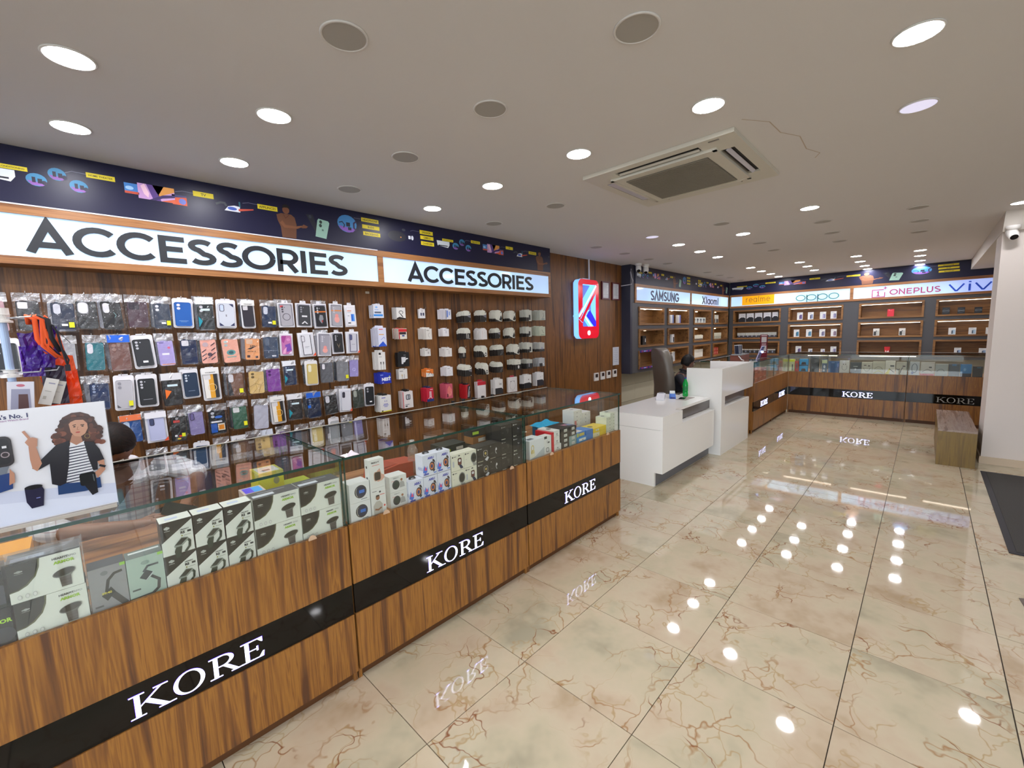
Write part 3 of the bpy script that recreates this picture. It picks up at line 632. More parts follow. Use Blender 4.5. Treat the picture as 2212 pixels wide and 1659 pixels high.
# ================================================================ WHITE DESK
M_inl = flat('#55504e', .25); W_ = M_white
t = thing('cash_desk', 'low white gloss desk with dark recess, nearest the camera', 'desk', (4.20, 1.915, 0))
g = G(); g.flatz([(0, 0), (.50, 0), (.50, .095), (1.395, .095), (1.395, 0), (1.44, 0), (1.585, 0), (1.585, .685), (0, .685)][:0] or [(0, 0), (.50, 0), (.50, .085), (1.585, .085), (1.585, .685), (0, .685)], .735, .765, W_); g.obj('desk_top', t)
G().box(0, 0, .62, .50, .03, .735, W_).obj('front_block', t); G().box(0, .03, .62, .03, .685, .735, W_).obj('end_block', t)
G().box(.50, .09, .625, 1.585, .10, .735, M_inl).obj('dark_recess', t); G().box(.485, .03, .62, .50, .10, .735, W_).obj('recess_cheek', t)
G().box(.0, 0, .153, 1.50, .03, .619, W_).obj('front_panel', t); G().box(.50, .031, .60, 1.50, .09, .619, W_).obj('ledge', t)
G().box(0, .03, .153, .03, .09, .617, W_).obj('end_panel', t); G().box(0, .09, 0, .03, .685, .617, W_).obj('end_panel', t)
G().box(.032, .09, 0, 1.585, .11, .153, flat('#6b6b70', .4)).obj('plinth', t); G().box(.03, .03, .153, 1.50, .11, .17, flat('#6b6b70', .4)).obj('soffit_board', t)
t = thing('reception_desk', 'tall white gloss counter box beside the low desk', 'desk', (5.80, 1.86, 0))
G().box(0, 0, 0, .13, .03, 1.14, W_).obj('corner_post', t)
G().box(.13, 0, 0, 1.20, .03, .632, W_).obj('lower_front_panel', t); G().box(.13, 0, .768, 1.38, .03, 1.14, W_).obj('upper_front_panel', t)
G().box(.13, .07, .632, 1.20, .08, .768, M_inl).obj('dark_recess', t); G().box(.13, .031, .612, 1.20, .07, .632, W_).obj('ledge', t)
G().box(0, .03, 0, .03, .455, 1.14, W_).obj('left_return', t); G().box(1.35, .03, .768, 1.38, .62, 1.14, W_).obj('right_return', t)
G().box(.03, .085, .74, 1.35, .56, .768, W_).obj('work_surface', t); G().box(1.17, .03, 0, 1.20, .50, .612, W_).obj('lower_end_panel', t)
# ================================================================ BENCH, MAT
t = thing('bench', 'long wood laminate bench standing end on by the pillar', 'bench', (6.922, -.475, 0))
G().box(0, 0, .40, 1.55, .315, .42, M_benchtop).obj('seat_board', t); G().box(0, 0, 0, .02, .315, .40, M_bench).obj('end_board', t); G().box(1.53, 0, 0, 1.55, .315, .40, M_bench).obj('end_board', t)
G().box(.02, .295, .02, 1.53, .315, .40, M_bench).obj('side_board', t); G().box(.02, 0, .02, 1.53, .02, .40, M_bench).obj('side_board', t)
t = thing('door_mat', 'dark grey rubber backed entrance mat at the right', 'mat', (4.52, -1.45, 0))
def matm():
    m, nt, b = nodemat('ribbed_mat_fibre'); g = N(nt, 'ShaderNodeNewGeometry'); n = N(nt, 'ShaderNodeTexNoise', Scale=220.0, Detail=2.0); nt.links.new(g.outputs['Position'], n.inputs['Vector'])
    c = ramp(nt, n.outputs['Fac'], [(.3, '#33312f'), (.7, '#4a4744')]); nt.links.new(c, b.inputs['Base Color']); b.inputs['Roughness'].default_value = .9; return m
M_mat = matm()
G().box(.04, .04, .001, 2.31, .895, .009, M_mat).obj('fibre_field', t)
g = G()
for q in ((0, 0, 2.35, .04), (0, .895, 2.35, .935), (0, .04, .04, .895), (2.31, .04, 2.35, .895)): g.box(q[0], q[1], .001, q[2], q[3], .006, flat('#26242b', .6))
g.obj('rubber_border', t)
t = G(); t.flatz([(0, 0), (.10, .01), (.12, -.03), (.02, -.07), (-.05, -.05)], .0008, .004, flat('#6a5f57', .5)); t.flatz([(.0, -.01), (.05, -.02), (.04, -.05), (-.02, -.04)], .004, .006, flat('#5a5049', .5))
t.obj('floor_plate', None, (3.70, -.50, 0), label='small dark grey floor plate at the right edge of the picture', cat='plate')
# ================================================================ NEON WALL SIGN on the wooden wall
t = thing('illuminated_wall_sign', 'red phone shaped illuminated wall sign with blue white glow', 'sign', (5.405, 3.80, 1.565))
w, h = .56, .90; M_red = flat('#e00a2a', .12, 0, .16); M_glow = flat('#7fbcff', .4, 0, .40); M_glow2 = flat('#6a6cff', .4, 0, 1.3)
outer = rrect(0, 0, w, h, .09, 6); inner = rrect(.115, .185, w-.09, h-.075, .015, 6)
g = G(); n = len(outer)
for i in range(n):
    j = (i+1) % n; g.add([(outer[i][0], 0, outer[i][1]), (outer[j][0], 0, outer[j][1]), (inner[j][0], 0, inner[j][1]), (inner[i][0], 0, inner[i][1])], [(0, 1, 2, 3)], M_red)
for i in range(n):
    j = (i+1) % n
    g.add([(outer[i][0], 0, outer[i][1]), (outer[j][0], 0, outer[j][1]), (outer[j][0], .09, outer[j][1]), (outer[i][0], .09, outer[i][1])], [(0, 3, 2, 1)], M_glow)
    g.add([(inner[i][0], 0, inner[i][1]), (inner[j][0], 0, inner[j][1]), (inner[j][0], .09, inner[j][1]), (inner[i][0], .09, inner[i][1])], [(0, 1, 2, 3)], M_glow)
g.obj('phone_outline', t)
g = G(); g.slab([(-.012, .315), (.10, .315), (.475, .80), (.475, .66), (.175, .25), (.115, .25)][:0] or [(.0, .30), (.045, .30), (.465, .79), (.465, .70), (.16, .345), (.115, .30), (.115, .215), (.0, .215)][:5]+[(.10, .24)], -.012, .09, M_red, M_glow); g.obj('red_diagonal_bar', t)
g = G()
for q in ribbon([(-.008, .335), (.455, .815)], .03): g.slab(q, -.02, .09, flat('#c8f0ff', .3, 0, .6), M_glow)
g.obj('white_light_tube', t, label='glowing white blue light tube along the diagonal')
g = G(); g.slab([(.245, .40), (.30, .44), (.47, .26), (.47, .185), (.40, .185), (.20, .345)], -.006, .06, flat('#2418e0', .2, 0, .3), M_glow); g.obj('blue_bar', t)
g = G()
for q in ribbon([(.175, .335), (.345, .188)], .026): g.slab(q, 0, .05, flat('#c8f0ff', .3, 0, .6), M_glow)
g.obj('white_light_tube', t)
g = G(); g.lathe([(.036, -.004), (.036, 0)], (.275, 0, .085), flat('#fff6ff', .3, 0, 1.2), 20, 'y'); g.obj('home_button', t)
G().box(.03, .09, .04, w-.03, .119, h-.04, flat('#9a96b8', .5)).obj('mounting_plate', t)
G().box(.17, .03, h, .36, .10, h+.018, flat('#d8c4c8', .4)).obj('cable_gland', t)
G().tube([(5.845, 3.90, 2.80), (5.845, 3.90, 2.49)], .014, flat('#cfcad0', .4), 10).obj('cable_conduit', label='white vertical cable conduit from the ceiling to the red neon sign', cat='conduit')
for i, (x, s) in enumerate(((6.225, 'left'), (6.545, 'right'))):
    t = thing('certificate_frame', f'{s} of the two red framed certificates on the wooden wall', 'picture frame', (x, 3.905, 2.195), 0, 'red framed certificates')
    g = G(); R_ = flat('#5a1420', .3)
    g.box(0, -.01, 0, .24, .014, .022, R_); g.box(0, -.01, .273, .24, .014, .295, R_); g.box(0, -.01, .022, .024, .014, .273, R_); g.box(.216, -.01, .022, .24, .014, .273, R_); g.obj('frame', t)
    G().box(.024, .0, .022, .216, .012, .273, flat('#c8c8cc', .12)).obj('paper', t)
    g = G(); decals(g, [('r', .12, .9-.075*k, .88-.1*(k % 3), .93-.075*k, '#9a9ca4') for k in range(10)], .192, .251); g.obj('printed_lines', t, (.024, 0, .022))
t = thing('notice_sheet', 'white handwritten notice sheet taped above the wall controllers', 'paper', (6.585, 3.918, 1.07)); G().box(0, -.002, 0, .20, .001, .315, flat('#c9cbd4', .6)).obj('sheet', t)
g = G(); decals(g, [('l', [(.12, .9-.1*k), (.4, .91-.1*k), (.85-.1*(k % 2), .89-.1*k)], .012, '#8c90a4') for k in range(8)], .20, .315, -.002); g.obj('handwriting', t)
for i, x in enumerate((5.985, 6.18, 6.37, 6.57)):
    t = thing('wall_controller', f'small white air conditioning controller, {["leftmost", "second from the left", "third from the left", "rightmost"][i]} of the row of four', 'controller', (x, 3.918, .855+.004*i), 0, 'row of four wall controllers')
    G().box(0, -.016, 0, .125, .002, .13, flat('#d9d3cd', .4)).obj('body', t); G().box(.025, -.0175, .055, .10, -.0155, .112, flat('#3a2f2e', .15)).obj('display', t)
G().box(0, -.012, 0, .035, 0, .02, flat('#c7b9a6', .5)).obj('wall_tag', None, (2.05, 3.92, 2.10), label='tiny pale tag on the wooden wall below the sign joint', cat='tag')
# security cameras
def dome(label, x, y, z, a, tilt=.5):
    t = thing('security_camera', label, 'camera', (x, y, z), a, 'white ceiling security cameras')
    G().lathe([(.056, 0), (.058, -.02), (.05, -.035), (.03, -.045)], (0, 0, 0), M_whitem, 20).obj('mount', t, smooth=True)
    o = G().lathe([(.034, .07), (.045, .05), (.047, -.02), (.040, -.062), (.036, -.066)], (0, 0, 0), M_whitem, 18, 'x').obj('body', t, (0, 0, -.085), smooth=True); o.rotation_euler = (0, tilt, 0)
    o = G().lathe([(.031, -.0685), (.027, -.066)], (0, 0, 0), flat('#0b0910', .1), 18, 'x').obj('lens', t, (0, 0, -.085)); o.rotation_euler = (0, tilt, 0)
    return t
dome('left of the two white bullet cameras at the shelving wall', 6.93, 3.62, CZ, .55, -.75)
dome('right of the two white bullet cameras at the shelving wall', 7.16, 3.60, CZ, .45, -.95)
dome('white bullet camera on the pillar at the right edge', 7.16, -.60, 2.655, .2, -.7)
G().tube([(6.90, 3.74, 2.72), (6.86, 3.73, 2.66), (6.87, 3.72, 2.58), (6.92, 3.72, 2.52), (6.90, 3.73, 2.46), (6.80, 3.88, 2.44)], .009, flat('#a9a4ae', .5), 8).obj('camera_cable', label='looping white cable hanging from the left security camera', cat='cable')
# ================================================================ PHONE CASE PACKETS ON THE WALL
def crumple(w, h, nx, nz, amp, mat, seed, foil=None, fz=0):
    r = random.Random(seed); vs = []; fs = []; g = G()
    for j in range(nz+1):
        for i in range(nx+1):
            e = (i in (0, nx)) or (j in (0, nz)); k = 2.2 if (foil and j/nz > fz) else 1
            vs.append((-w/2+w*i/nx+r.uniform(-.3, .3)*w/nx*(0 if i in (0, nx) else 1), r.uniform(-amp, amp)*k*(.4 if e else 1), h*j/nz+(r.uniform(-.004, .004) if j == nz else 0)))
    g.v = vs
    for j in range(nz):
        for i in range(nx):
            a = j*(nx+1)+i; g.f.append([a, a+1, a+nx+2, a+nx+1]); g.m.append(g.mi(foil if foil and (j+.5)/nz > fz else mat))
    return g
_bags = [crumple(1, 1, 6, 9, .035, M_bag, 11+i, M_foil, .80).mesh('bag') for i in range(5)]
M_tray = flat('#e4e2e6', .3); M_win = flat('#c9c6cc', .4); M_lens = flat('#22222a', .2)
def case_mesh(col, cam, cw=.078, ch=.158, cam_col=None):
    """a phone back cover: rounded shell with its camera opening, raised rim and side lip"""
    g = G(); m = flat(col, .38); rim = flat(col, .2)
    g.slab(rrect(-cw/2, 0, cw/2, ch, .011), -.009, 0, m)
    o = rrect(-cw/2, 0, cw/2, ch, .011); i2 = rrect(-cw/2+.003, .003, cw/2-.003, ch-.003, .009)
    for a in range(len(o)):
        b = (a+1) % len(o); g.add([(o[a][0], -.0105, o[a][1]), (o[b][0], -.0105, o[b][1]), (i2[b][0], -.0092, i2[b][1]), (i2[a][0], -.0092, i2[a][1])], [(0, 1, 2, 3)], rim)
    return g
def cam_mesh(cam, cw, ch, col):
    g = G(); m = flat(col, .3); x0 = -cw/2+.006; z1 = ch-.006
    if cam == 'oval': g.slab(rrect(x0+.002, z1-.058, x0+.026, z1-.002, .0118), -.0102, -.0088, m)
    elif cam == 'bigoval':
        g.slab(rrect(x0, z1-.066, x0+.040, z1, .018), -.0106, -.0088, flat('#c8c6cc', .25, .3)); g.slab(rrect(x0+.003, z1-.063, x0+.037, z1-.003, .016), -.0110, -.0088, m)
    elif cam == 'sq': g.slab(rrect(x0, z1-.036, x0+.034, z1-.002, .006), -.0104, -.0088, m)
    elif cam == 'sqlens':
        g.slab(rrect(x0, z1-.042, x0+.040, z1-.002, .008), -.0112, -.0088, flat('#2e2832', .3))
        for a, b in ((.011, .031), (.029, .031), (.011, .012), (.029, .012)): g.lathe([(.006, -.0122), (.006, -.010)], (x0+a, 0, z1-.042+b), m, 12, 'y')
    elif cam == 'three':
        for k in range(3): g.lathe([(.0065, -.0112), (.0065, -.0088)], (x0+.011, 0, z1-.011-.017*k), m, 12, 'y')
        g.lathe([(.003, -.011), (.003, -.0088)], (x0+.027, 0, z1-.012), m, 10, 'y')
    elif cam == 'two':
        for k in range(2): g.lathe([(.0085, -.0112), (.0085, -.0088)], (x0+.013, 0, z1-.013-.022*k), m, 14, 'y')
    elif cam == 'frame': g.slab(rrect(x0, z1-.050, x0+.024, z1-.002, .009), -.0112, -.0088, flat('#3a3448', .3)); g.slab(rrect(x0+.003, z1-.047, x0+.021, z1-.005, .007), -.0116, -.0088, m)
    return g
_cc = {}
HOOKS = []
PK = []
def packet(x, zt, w, h, sty, label, row, k, back=0):
    """sty: dict(kind, case, cam, camc, head, art, stick)"""
    kind = sty.get('kind', 'bag'); cs = sty['case']; cam = sty.get('cam', 'three'); camc = sty.get('camc', '#c9c6cc')
    t = thing('phone_case_packet', label, 'phone case', (x, 3.815+.028*back, zt-h), 0, ['top', 'second', 'third', 'fourth', 'lowest'][row]+' row of phone case packets', )
    t.rotation_euler = (random.uniform(-.05, .03), random.uniform(-.035, .045), random.uniform(-.10, .04))
    cw = .078; ch = .158; key = (cs, cam, camc); tw, th = w*.76, h*.765
    if kind == 'tray':
        tw, th = w*.70, h*.78
        g = G(); g.slab(rrect(-w*.44, .0, w*.44, h*.97, .014), .001, .008, M_tray); g.slab(rrect(-w*.44, .0, w*.44, h*.97, .014)[:0] or [(-w*.2, h*.95), (w*.2, h*.95), (w*.2, h), (-w*.2, h)], .001, .008, M_tray); g.obj('white_tray', t)
    if kind == 'box':
        tw, th = w*.62, h*.76
        g = G(); g.box(-w*.42, .0, 0, w*.42, .020, h*.9, M_tray); g.slab([(-w*.17, h*.9), (w*.17, h*.9), (w*.15, h), (-w*.15, h)], .008, .011, M_tray); g.obj('window_box', t)
        g = G(); g.slab(rrect(-w*.36, h*.06, w*.36, h*.86, .006), -.0015, .0005, flat(sty.get('inner', '#8c8a94'), .25)); g.obj('box_window', t)
    if key not in _cc: _cc[key] = (case_mesh(cs, cam, cw, ch, camc).mesh('phone_case'), cam_mesh(cam, cw, ch, camc).mesh('camera_opening') if cam != 'none' else None)
    dx = sty.get('dx', 0)*w; zc = h*.06 if kind != 'bag' else h*.035
    c = use(_cc[key][0], 'phone_case', t, (dx, -.002, zc), (0, random.uniform(-.03, .03), 0)); c.scale = (tw/cw, 1, th/ch)
    if _cc[key][1]: use(_cc[key][1], 'camera_opening', c)
    if sty.get('art'): g = G(); decals(g, sty['art'], cw*.94, ch*.95, 0, .35); g.obj('printed_artwork', c, (-cw*.47, -.0096, ch*.025))
    if sty.get('head'):
        hc, txt = sty['head']; o = G().slab([(-w*.42, h*.79), (w*.42, h*.79), (w*.42, h*.985), (-w*.42, h*.985)], -.0165, -.0155, flat(hc, .35)).obj('header_card', t)
        if txt:
            g = G(); decals(g, [('t', txt, .5, .18, .26, '#17171c' if hc[1] in 'def' else '#f2f2f6', 'c', .02)], w*.8, h*.19, 0); g.obj('card_print', o, (-w*.4, -.0166, h*.79))
    if kind == 'bag': o = use(_bags[(k+row+back) % 5], 'clear_bag', t, (0, -.013, 0)); o.scale = (w*.94, 1*.16, h)
    for q in sty.get('stick', ''):
        if q == 'y': G().box(w*.16, -.0215, h*.13, w*.34, -.0205, h*.27, flat('#e2de1a', .5)).obj('yellow_sticker', t)
        if q == 'w': G().box(-w*.08, -.0212, h*.17, w*.12, -.0205, h*.225, flat('#e9e9ee', .5)).obj('white_sticker', t)
        if q == 'o': G().slab([(-w*.3, h*.24), (-w*.05, h*.46), (-w*.3, h*.52)], -.0212, -.0205, flat('#e8742a', .5)).obj('orange_sticker', t)
        if q == 't': G().slab([(-w*.38, h*.12), (-w*.18, h*.3), (-w*.36, h*.44)], -.0212, -.0205, flat('#1f8fa0', .5)).obj('teal_sticker', t)
        if q == 'r': G().slab([(w*.22, h*.02), (w*.40, h*.02), (w*.40, h*.15)], -.0212, -.0205, flat('#e0502c', .5)).obj('red_corner', t)
        if q == 'l': G().box(-w*.2, -.0212, h*.60, w*.22, -.0205, h*.66, flat('#cfe4ea', .5)).obj('pale_label', t)
    if back == 0: HOOKS.append((x, zt-.012))
D_ = lambda case, cam='three', camc='#c9c6cc', **k: dict(case=case, cam=cam, camc=camc, **k)
YG = ('#e6e4e2', 'YOUNGKIT')
stripes = [('r', 0, 0, .36, 1, '#e6e1da'), ('r', .36, 0, .72, 1, '#e0a02c'), ('r', .72, 0, 1, 1, '#2c2a2c'), ('l', arc(.56, .42, .30, .15, 0, 360, 20), .018, '#e8cf9a')]
zig = [('p', [(a, b), (a+.3, b+.12), (a+.3, b+.17), (a, b+.05)], '#3c2a38') for a, b in ((.02, .08), (.02, .26), (.02, .44), (.6, .1), (.66, .3), (.66, .5), (.66, .72), (.4, .18))]+[('e', .55, .36, .16, .08, '#4a3444'), ('e', .3, .8, .2, .1, '#b9a2a8')]
ROW0 = [
 (D_('#b48a92', 'two', '#c6b2b8', stick='o'), 'clear bag with dusty pink case'),
 (D_('#26262a', 'sq', '#d4d2d6'), 'clear bag with black case and white window, half behind the orange bags'),
 (D_('#2c3346', 'oval', '#c2c2cc', stick='yw'), 'dark navy case with oval opening, white label and yellow sticker'),
 (D_('#1d1e22', 'bigoval', '#d2d0d4'), 'black case with a very large silver rimmed oval opening'),
 (D_('#1b1c1f', 'oval', '#cfcdd2', art=[('l', [(.6, .62), (.72, .5), (.62, .42)], .012, '#7fa8a8')]), 'black case with white oval opening'),
 (D_('#4a3540', 'sqlens', '#3a3038'), 'dark plum case with raised square camera block'),
 (D_('#3a4252', 'two', '#cfcfd6', stick='yw'), 'slate grey case with two round openings and yellow sticker'),
 (D_('#1f5aa8', 'two', '#d6d4da', kind='tray', art=[('r', .2, .2, .8, .215, '#8fb4e0'), ('r', .3, .16, .7, .17, '#8fb4e0')]), 'bright blue case in a pale tray'),
 (D_('#20282c', 'two', '#c9c8ce', head=('#e3e9ee', '+'), stick='tl'), 'black case with white header card and teal corners'),
 (D_('#c9cdd8', 'frame', '#c4d0e6', kind='tray', art=[('p', [(0, 0), (.3, 0), (0, .15)], '#2b3058'), ('p', [(1, 0), (.7, 0), (1, .15)], '#2b3058'), ('p', [(1, 1), (.7, 1), (1, .85)], '#2b3058'), ('r', .44, .42, .52, .52, '#8c8a96')]), 'clear case with navy corners in a white tray'),
 (D_('#302d36', 'sq', '#cfccd0', kind='tray', head=YG), 'black case with square opening under a printed white header'),
 (D_('#223352', 'oval', '#c4c8d6', stick='yw'), 'navy blue case with oval opening and yellow sticker'),
 (D_('#a9a6ae', 'three', '#47444e', kind='box', art=[('l', arc(.5, .42, .34, .17, 0, 360, 20), .02, '#26242a'), ('r', .02, .9, .3, 1, '#d6323a')]), 'clear case with a black magnetic ring in a white box'),
 (D_('#3a3b40', 'three', '#8e8e96', kind='box', art=[('r', .25, .42, .75, .5, '#e6e6ea'), ('p', [(.2, .08), (.5, .22), (.8, .08), (.7, .05), (.5, .15), (.3, .05)], '#dcdce0')]), 'dark case with white print in a white box'),
 (D_('#202126', 'three', '#bdbcc4', kind='box', art=[('p', [(.25, .35), (.4, .58), (.7, .55), (.75, .35), (.6, .25), (.55, .12), (.4, .2)], '#8d8f96'), ('e', .6, .25, .08, .06, '#a83a3a'), ('r', -.1, .7, 1.1, .76, '#e07a2e')]), 'black case with a grey animal picture and orange ribbon'),
 (D_('#a6a4ac', 'three', '#c9c7d0', kind='box', art=[('e', .5, .3, .3, .17, '#eaa49c'), ('e', .5, .5, .2, .1, '#e8948c'), ('r', -.1, .74, 1.1, .80, '#e08a4a')]), 'smoky clear case with pink picture and orange ribbon'),
 (D_('#e4e2e8', 'none', kind='box', inner='#eceaf0', art=[('r', .5, .2, .95, .62, '#4f95e6'), ('r', .55, .25, .75, .6, '#2a5fc0'), ('r', .05, .78, .6, .82, '#e0703a'), ('r', .05, .70, .5, .72, '#8a8a92'), ('r', .05, .08, .4, .14, '#2a2a30'), ('r', .05, .5, .3, .53, '#8a8a92')]), 'white printed box with a blue phone picture, last of its row'),
]
ROW1 = [
 (D_('#26282c', 'three', '#c7c5cc', kind='tray'), 'black case in a white tray beside the stand pole'),
 (D_('#9a9a9e', 'three', '#b8b8be'), 'clear empty looking packet behind the orange bubble wrap'),
 (D_('#1e6e78', 'oval', '#d2d0d6'), 'teal green leather case with white oval opening'),
 (D_('#6e4a42', 'two', '#8a6a62', head=('#1760d0', '')), 'brown case with a blue header card'),
 (D_('#222328', 'three', '#b9b7be', kind='tray', stick='w'), 'black case in white tray with a white barcode sticker'),
 (D_('#a79ad2', 'none', art=[('r', .1, .92, .4, .95, '#5a4a8a'), ('e', .72, .72, .1, .05, '#e0688c'), ('r', .2, .42, .7, .5, '#e6e4ea'), ('r', .1, 0, 1, .04, '#d08a5a')]), 'lilac printed cover with small white label'),
 (D_('#1c2848', 'sq', '#cfcdd4'), 'navy case with four small squares at the bottom'),
 (D_('#e8a796', 'none', art=zig), 'salmon pink case with dark zigzag pattern'),
 (D_('#eaa892', 'two', '#a9b8b6', art=[('e', .5, .42, .3, .12, '#5f9a98'), ('e', .5, .42, .16, .07, '#3c5c64'), ('r', .2, .2, .8, .24, '#6fa39a')]), 'pink case with teal round print'),
 (D_('#e8a26e', 'sq', '#d8b49a', art=[('t', 'JUST', .3, .62, .09, '#2a2428', 'l', .04), ('p', [(.1, .50), (.3, .56), (.9, .68), (.35, .48)], '#2b2630'), ('t', 'JUST DO IT', .12, .36, .06, '#2a2428', 'l', .03), ('r', .08, .08, .3, .2, '#4a3a40'), ('r', .7, .06, .9, .16, '#4a3a40')]), 'orange case with dark slanted lettering'),
 (D_('#39475e', 'oval', '#5c6678', art=[('r', 0, .35, 1, .36, '#a8b2c0'), ('r', .55, .05, .85, .12, '#d6d8e0')]), 'blue grey wallet case with a stitched pocket'),
 (D_('#c070a8', 'none', kind='box', inner='#d8d0da', art=[('p', [(0, 1), (.5, 1), (.2, .6), (0, .7)], '#a0408c'), ('p', [(.3, .5), (.9, .6), (1, .2), (.5, .1)], '#7a4aa8'), ('p', [(.1, .2), (.5, .4), (.3, .02), (0, 0)], '#e6a8cc'), ('e', .7, .8, .2, .08, '#d890c4'), ('p', [(.6, 0), (1, 0), (1, .15)], '#e8e0ee')]), 'pink and purple marbled case in a clear frame'),
 (D_('#d9d8de', 'frame', '#d4d2d8', kind='box', inner='#dcdbe2', stick='r', art=[('l', [(.1, 1), (.1, 0), (.9, 0), (.9, 1)], .03, '#2c2a34'), ('r', .3, .4, .7, .42, '#8a8a92'), ('r', .3, .34, .6, .355, '#8a8a92')]), 'white card box with a black rimmed clear case and red corner'),
 (D_('#9d9aa4', 'three', '#c9c7d0', kind='box', art=[('e', .5, .2, .28, .13, '#eaa49c'), ('e', .5, .36, .18, .09, '#e8948c')]), 'smoky clear case with pink picture in a white box'),
 (D_('#232428', 'three', '#bcbac2', kind='box', art=[('l', [(.3, .5), (.45, .35), (.5, .2), (.55, .35), (.7, .5)], .012, '#9c8c70'), ('l', [(.35, .42), (.5, .3), (.65, .42)], .01, '#c8b088')]), 'black case with a thin gold line drawing'),
 (D_('#c9c8d2', 'frame', '#5a5f88', kind='box', inner='#d9d8e0', stick='r', art=[('l', [(.1, 1), (.1, 0), (.9, 0), (.9, 1)], .035, '#34365c'), ('r', .3, .4, .7, .42, '#8a8a92')]), 'white card box with a navy rimmed clear case, last of its row'),
]
ROW2 = [
 (D_('#1f2f52', 'three', '#7c88a4'), 'navy case packet just above the poster corner'),
 (D_('#b4b2b8', 'two', '#8a8890', kind='tray', stick='y', art=[('p', [(0, 0), (.25, 0), (0, .12)], '#5a585e'), ('p', [(1, 0), (.75, 0), (1, .12)], '#5a585e')]), 'clear smoke case in a white tray with a yellow sticker at its side'),
 (D_('#202226', 'three', '#c2c0c8', kind='tray', art=[('r', .2, .2, .8, .215, '#b0b0b8')]), 'black case in a white tray with small white print'),
 (D_('#242528', 'three', '#45464c', head=('#dcdbe0', ''), stick='ol'), 'black case with white header and an orange triangle'),
 (D_('#23344c', 'three', '#c4ccd8', kind='tray', art=[('r', .25, .22, .75, .235, '#8ea0b8')]), 'dark blue case in a cream tray'),
 (D_('#8f8a84', 'sq', '#d4d1d2', kind='tray', head=YG, art=stripes), 'striped white, amber and black case under a printed header'),
 (D_('#6e4a38', 'oval', '#c9c6ca', stick='y', art=[('p', [(0, 0), (.35, 0), (.1, 1), (0, 1)], '#2a2a2e')]), 'brown leather look case with yellow sticker'),
 (D_('#d9b878', 'two', '#6e5a3a', art=[('l', [(0, .3), (.4, .45), (.8, .35), (1, .5)], .012, '#8a6a34'), ('l', [(.2, 0), (.5, .2), (.4, .45), (.7, .7)], .01, '#a8864a'), ('l', [(.6, 0), (.8, .35)], .01, '#8a6a34')]), 'gold marble pattern case'),
 (D_('#7c3a94', 'two', '#4a2060'), 'plain purple case'),
 (D_('#1e2c4a', 'three', '#8e9ab0', head=('#e2e2e8', ''), stick='tl'), 'navy and black case with white header and pale label'),
 (D_('#c9b26c', 'oval', '#e6e0c8', kind='tray'), 'mustard gold case in a clear tray'),
 (D_('#5c5e64', 'frame', '#e2e0e4'), 'mid grey case with white lens block'),
 (D_('#7a7b80', 'none', stick='y'), 'crumpled silvery grey packet'),
 (D_('#9a90c8', 'none', art=[('e', .5, .42, .22, .1, '#b8b0e0'), ('e', .5, .42, .12, .055, '#9a90c8')]), 'lilac case with a ring, last of its row'),
]
ROW3 = [
 (D_('#1c4c8c', 'oval', '#b8c8dc', head=('#e8784a', '')), 'blue case with an orange header beside the bent head'),
 (D_('#b4b8d8', 'frame', '#3c4468', kind='box', inner='#d8dae6', head=('#e6e4ea', ''), stick='r'), 'white box with a lilac blue phone picture'),
 (D_('#1d1e20', 'none', art=[('r', .15, .75, .6, .85, '#b83a34'), ('e', .3, .2, .1, .04, '#e6e6ea'), ('e', .6, .18, .12, .04, '#d83a2c'), ('e', .5, .07, .14, .035, '#e0c02c'), ('r', .7, .15, .95, .3, '#d8dc2a'), ('e', .4, .92, .1, .05, '#8a8a8e')]), 'black case with red and yellow spots'),
 (D_('#8f86b4', 'frame', '#6a6290'), 'greyish lilac case with oval frame opening'),
 (D_('#1f2126', 'two', '#b0b4bc', art=[('r', .05, .05, .45, .45, '#2a5fb8'), ('r', .5, .12, .95, .42, '#e6dcc8'), ('r', .55, .16, .9, .36, '#e08c2c'), ('e', .6, .72, .25, .06, '#3c6cc0'), ('r', .1, .48, .8, .55, '#e0e0e6')]), 'black case with blue and orange stickers'),
 (D_('#2c5c46', 'sq', '#d4d4d4', stick='y'), 'dark green case with square opening and yellow sticker'),
 (D_('#b4b4c2', 'none'), 'pale silver transparent case'),
 (D_('#8f8a84', 'sq', '#d4d1d2', kind='tray', head=YG, art=stripes), 'striped amber case under a printed header, next to a black case'),
 (D_('#2a282a', 'three', '#6c6a6e', head=('#e2e0e4', ''), stick='tl'), 'black case with pale label, white header and teal sticker'),
 (D_('#1d2842', 'three', '#6c7890', head=('#2a62c8', ''), art=[('r', .0, .5, .25, .65, '#1a66d0')]), 'dark navy case with blue header'),
 (D_('#26282a', 'oval', '#cdccd2'), 'charcoal case with white opening, right of the navy ones'),
 (D_('#d2d2da', 'frame', '#3a3a44', kind='box', inner='#dadae2', stick='r'), 'white box with a grey rimmed clear case and red corner'),
 (D_('#2b352e', 'oval', '#9aa096'), 'dark green grey case'),
 (D_('#202226', 'two', '#a8a8b0', kind='tray', stick='w'), 'black case in a white tray, last of its row'),
]
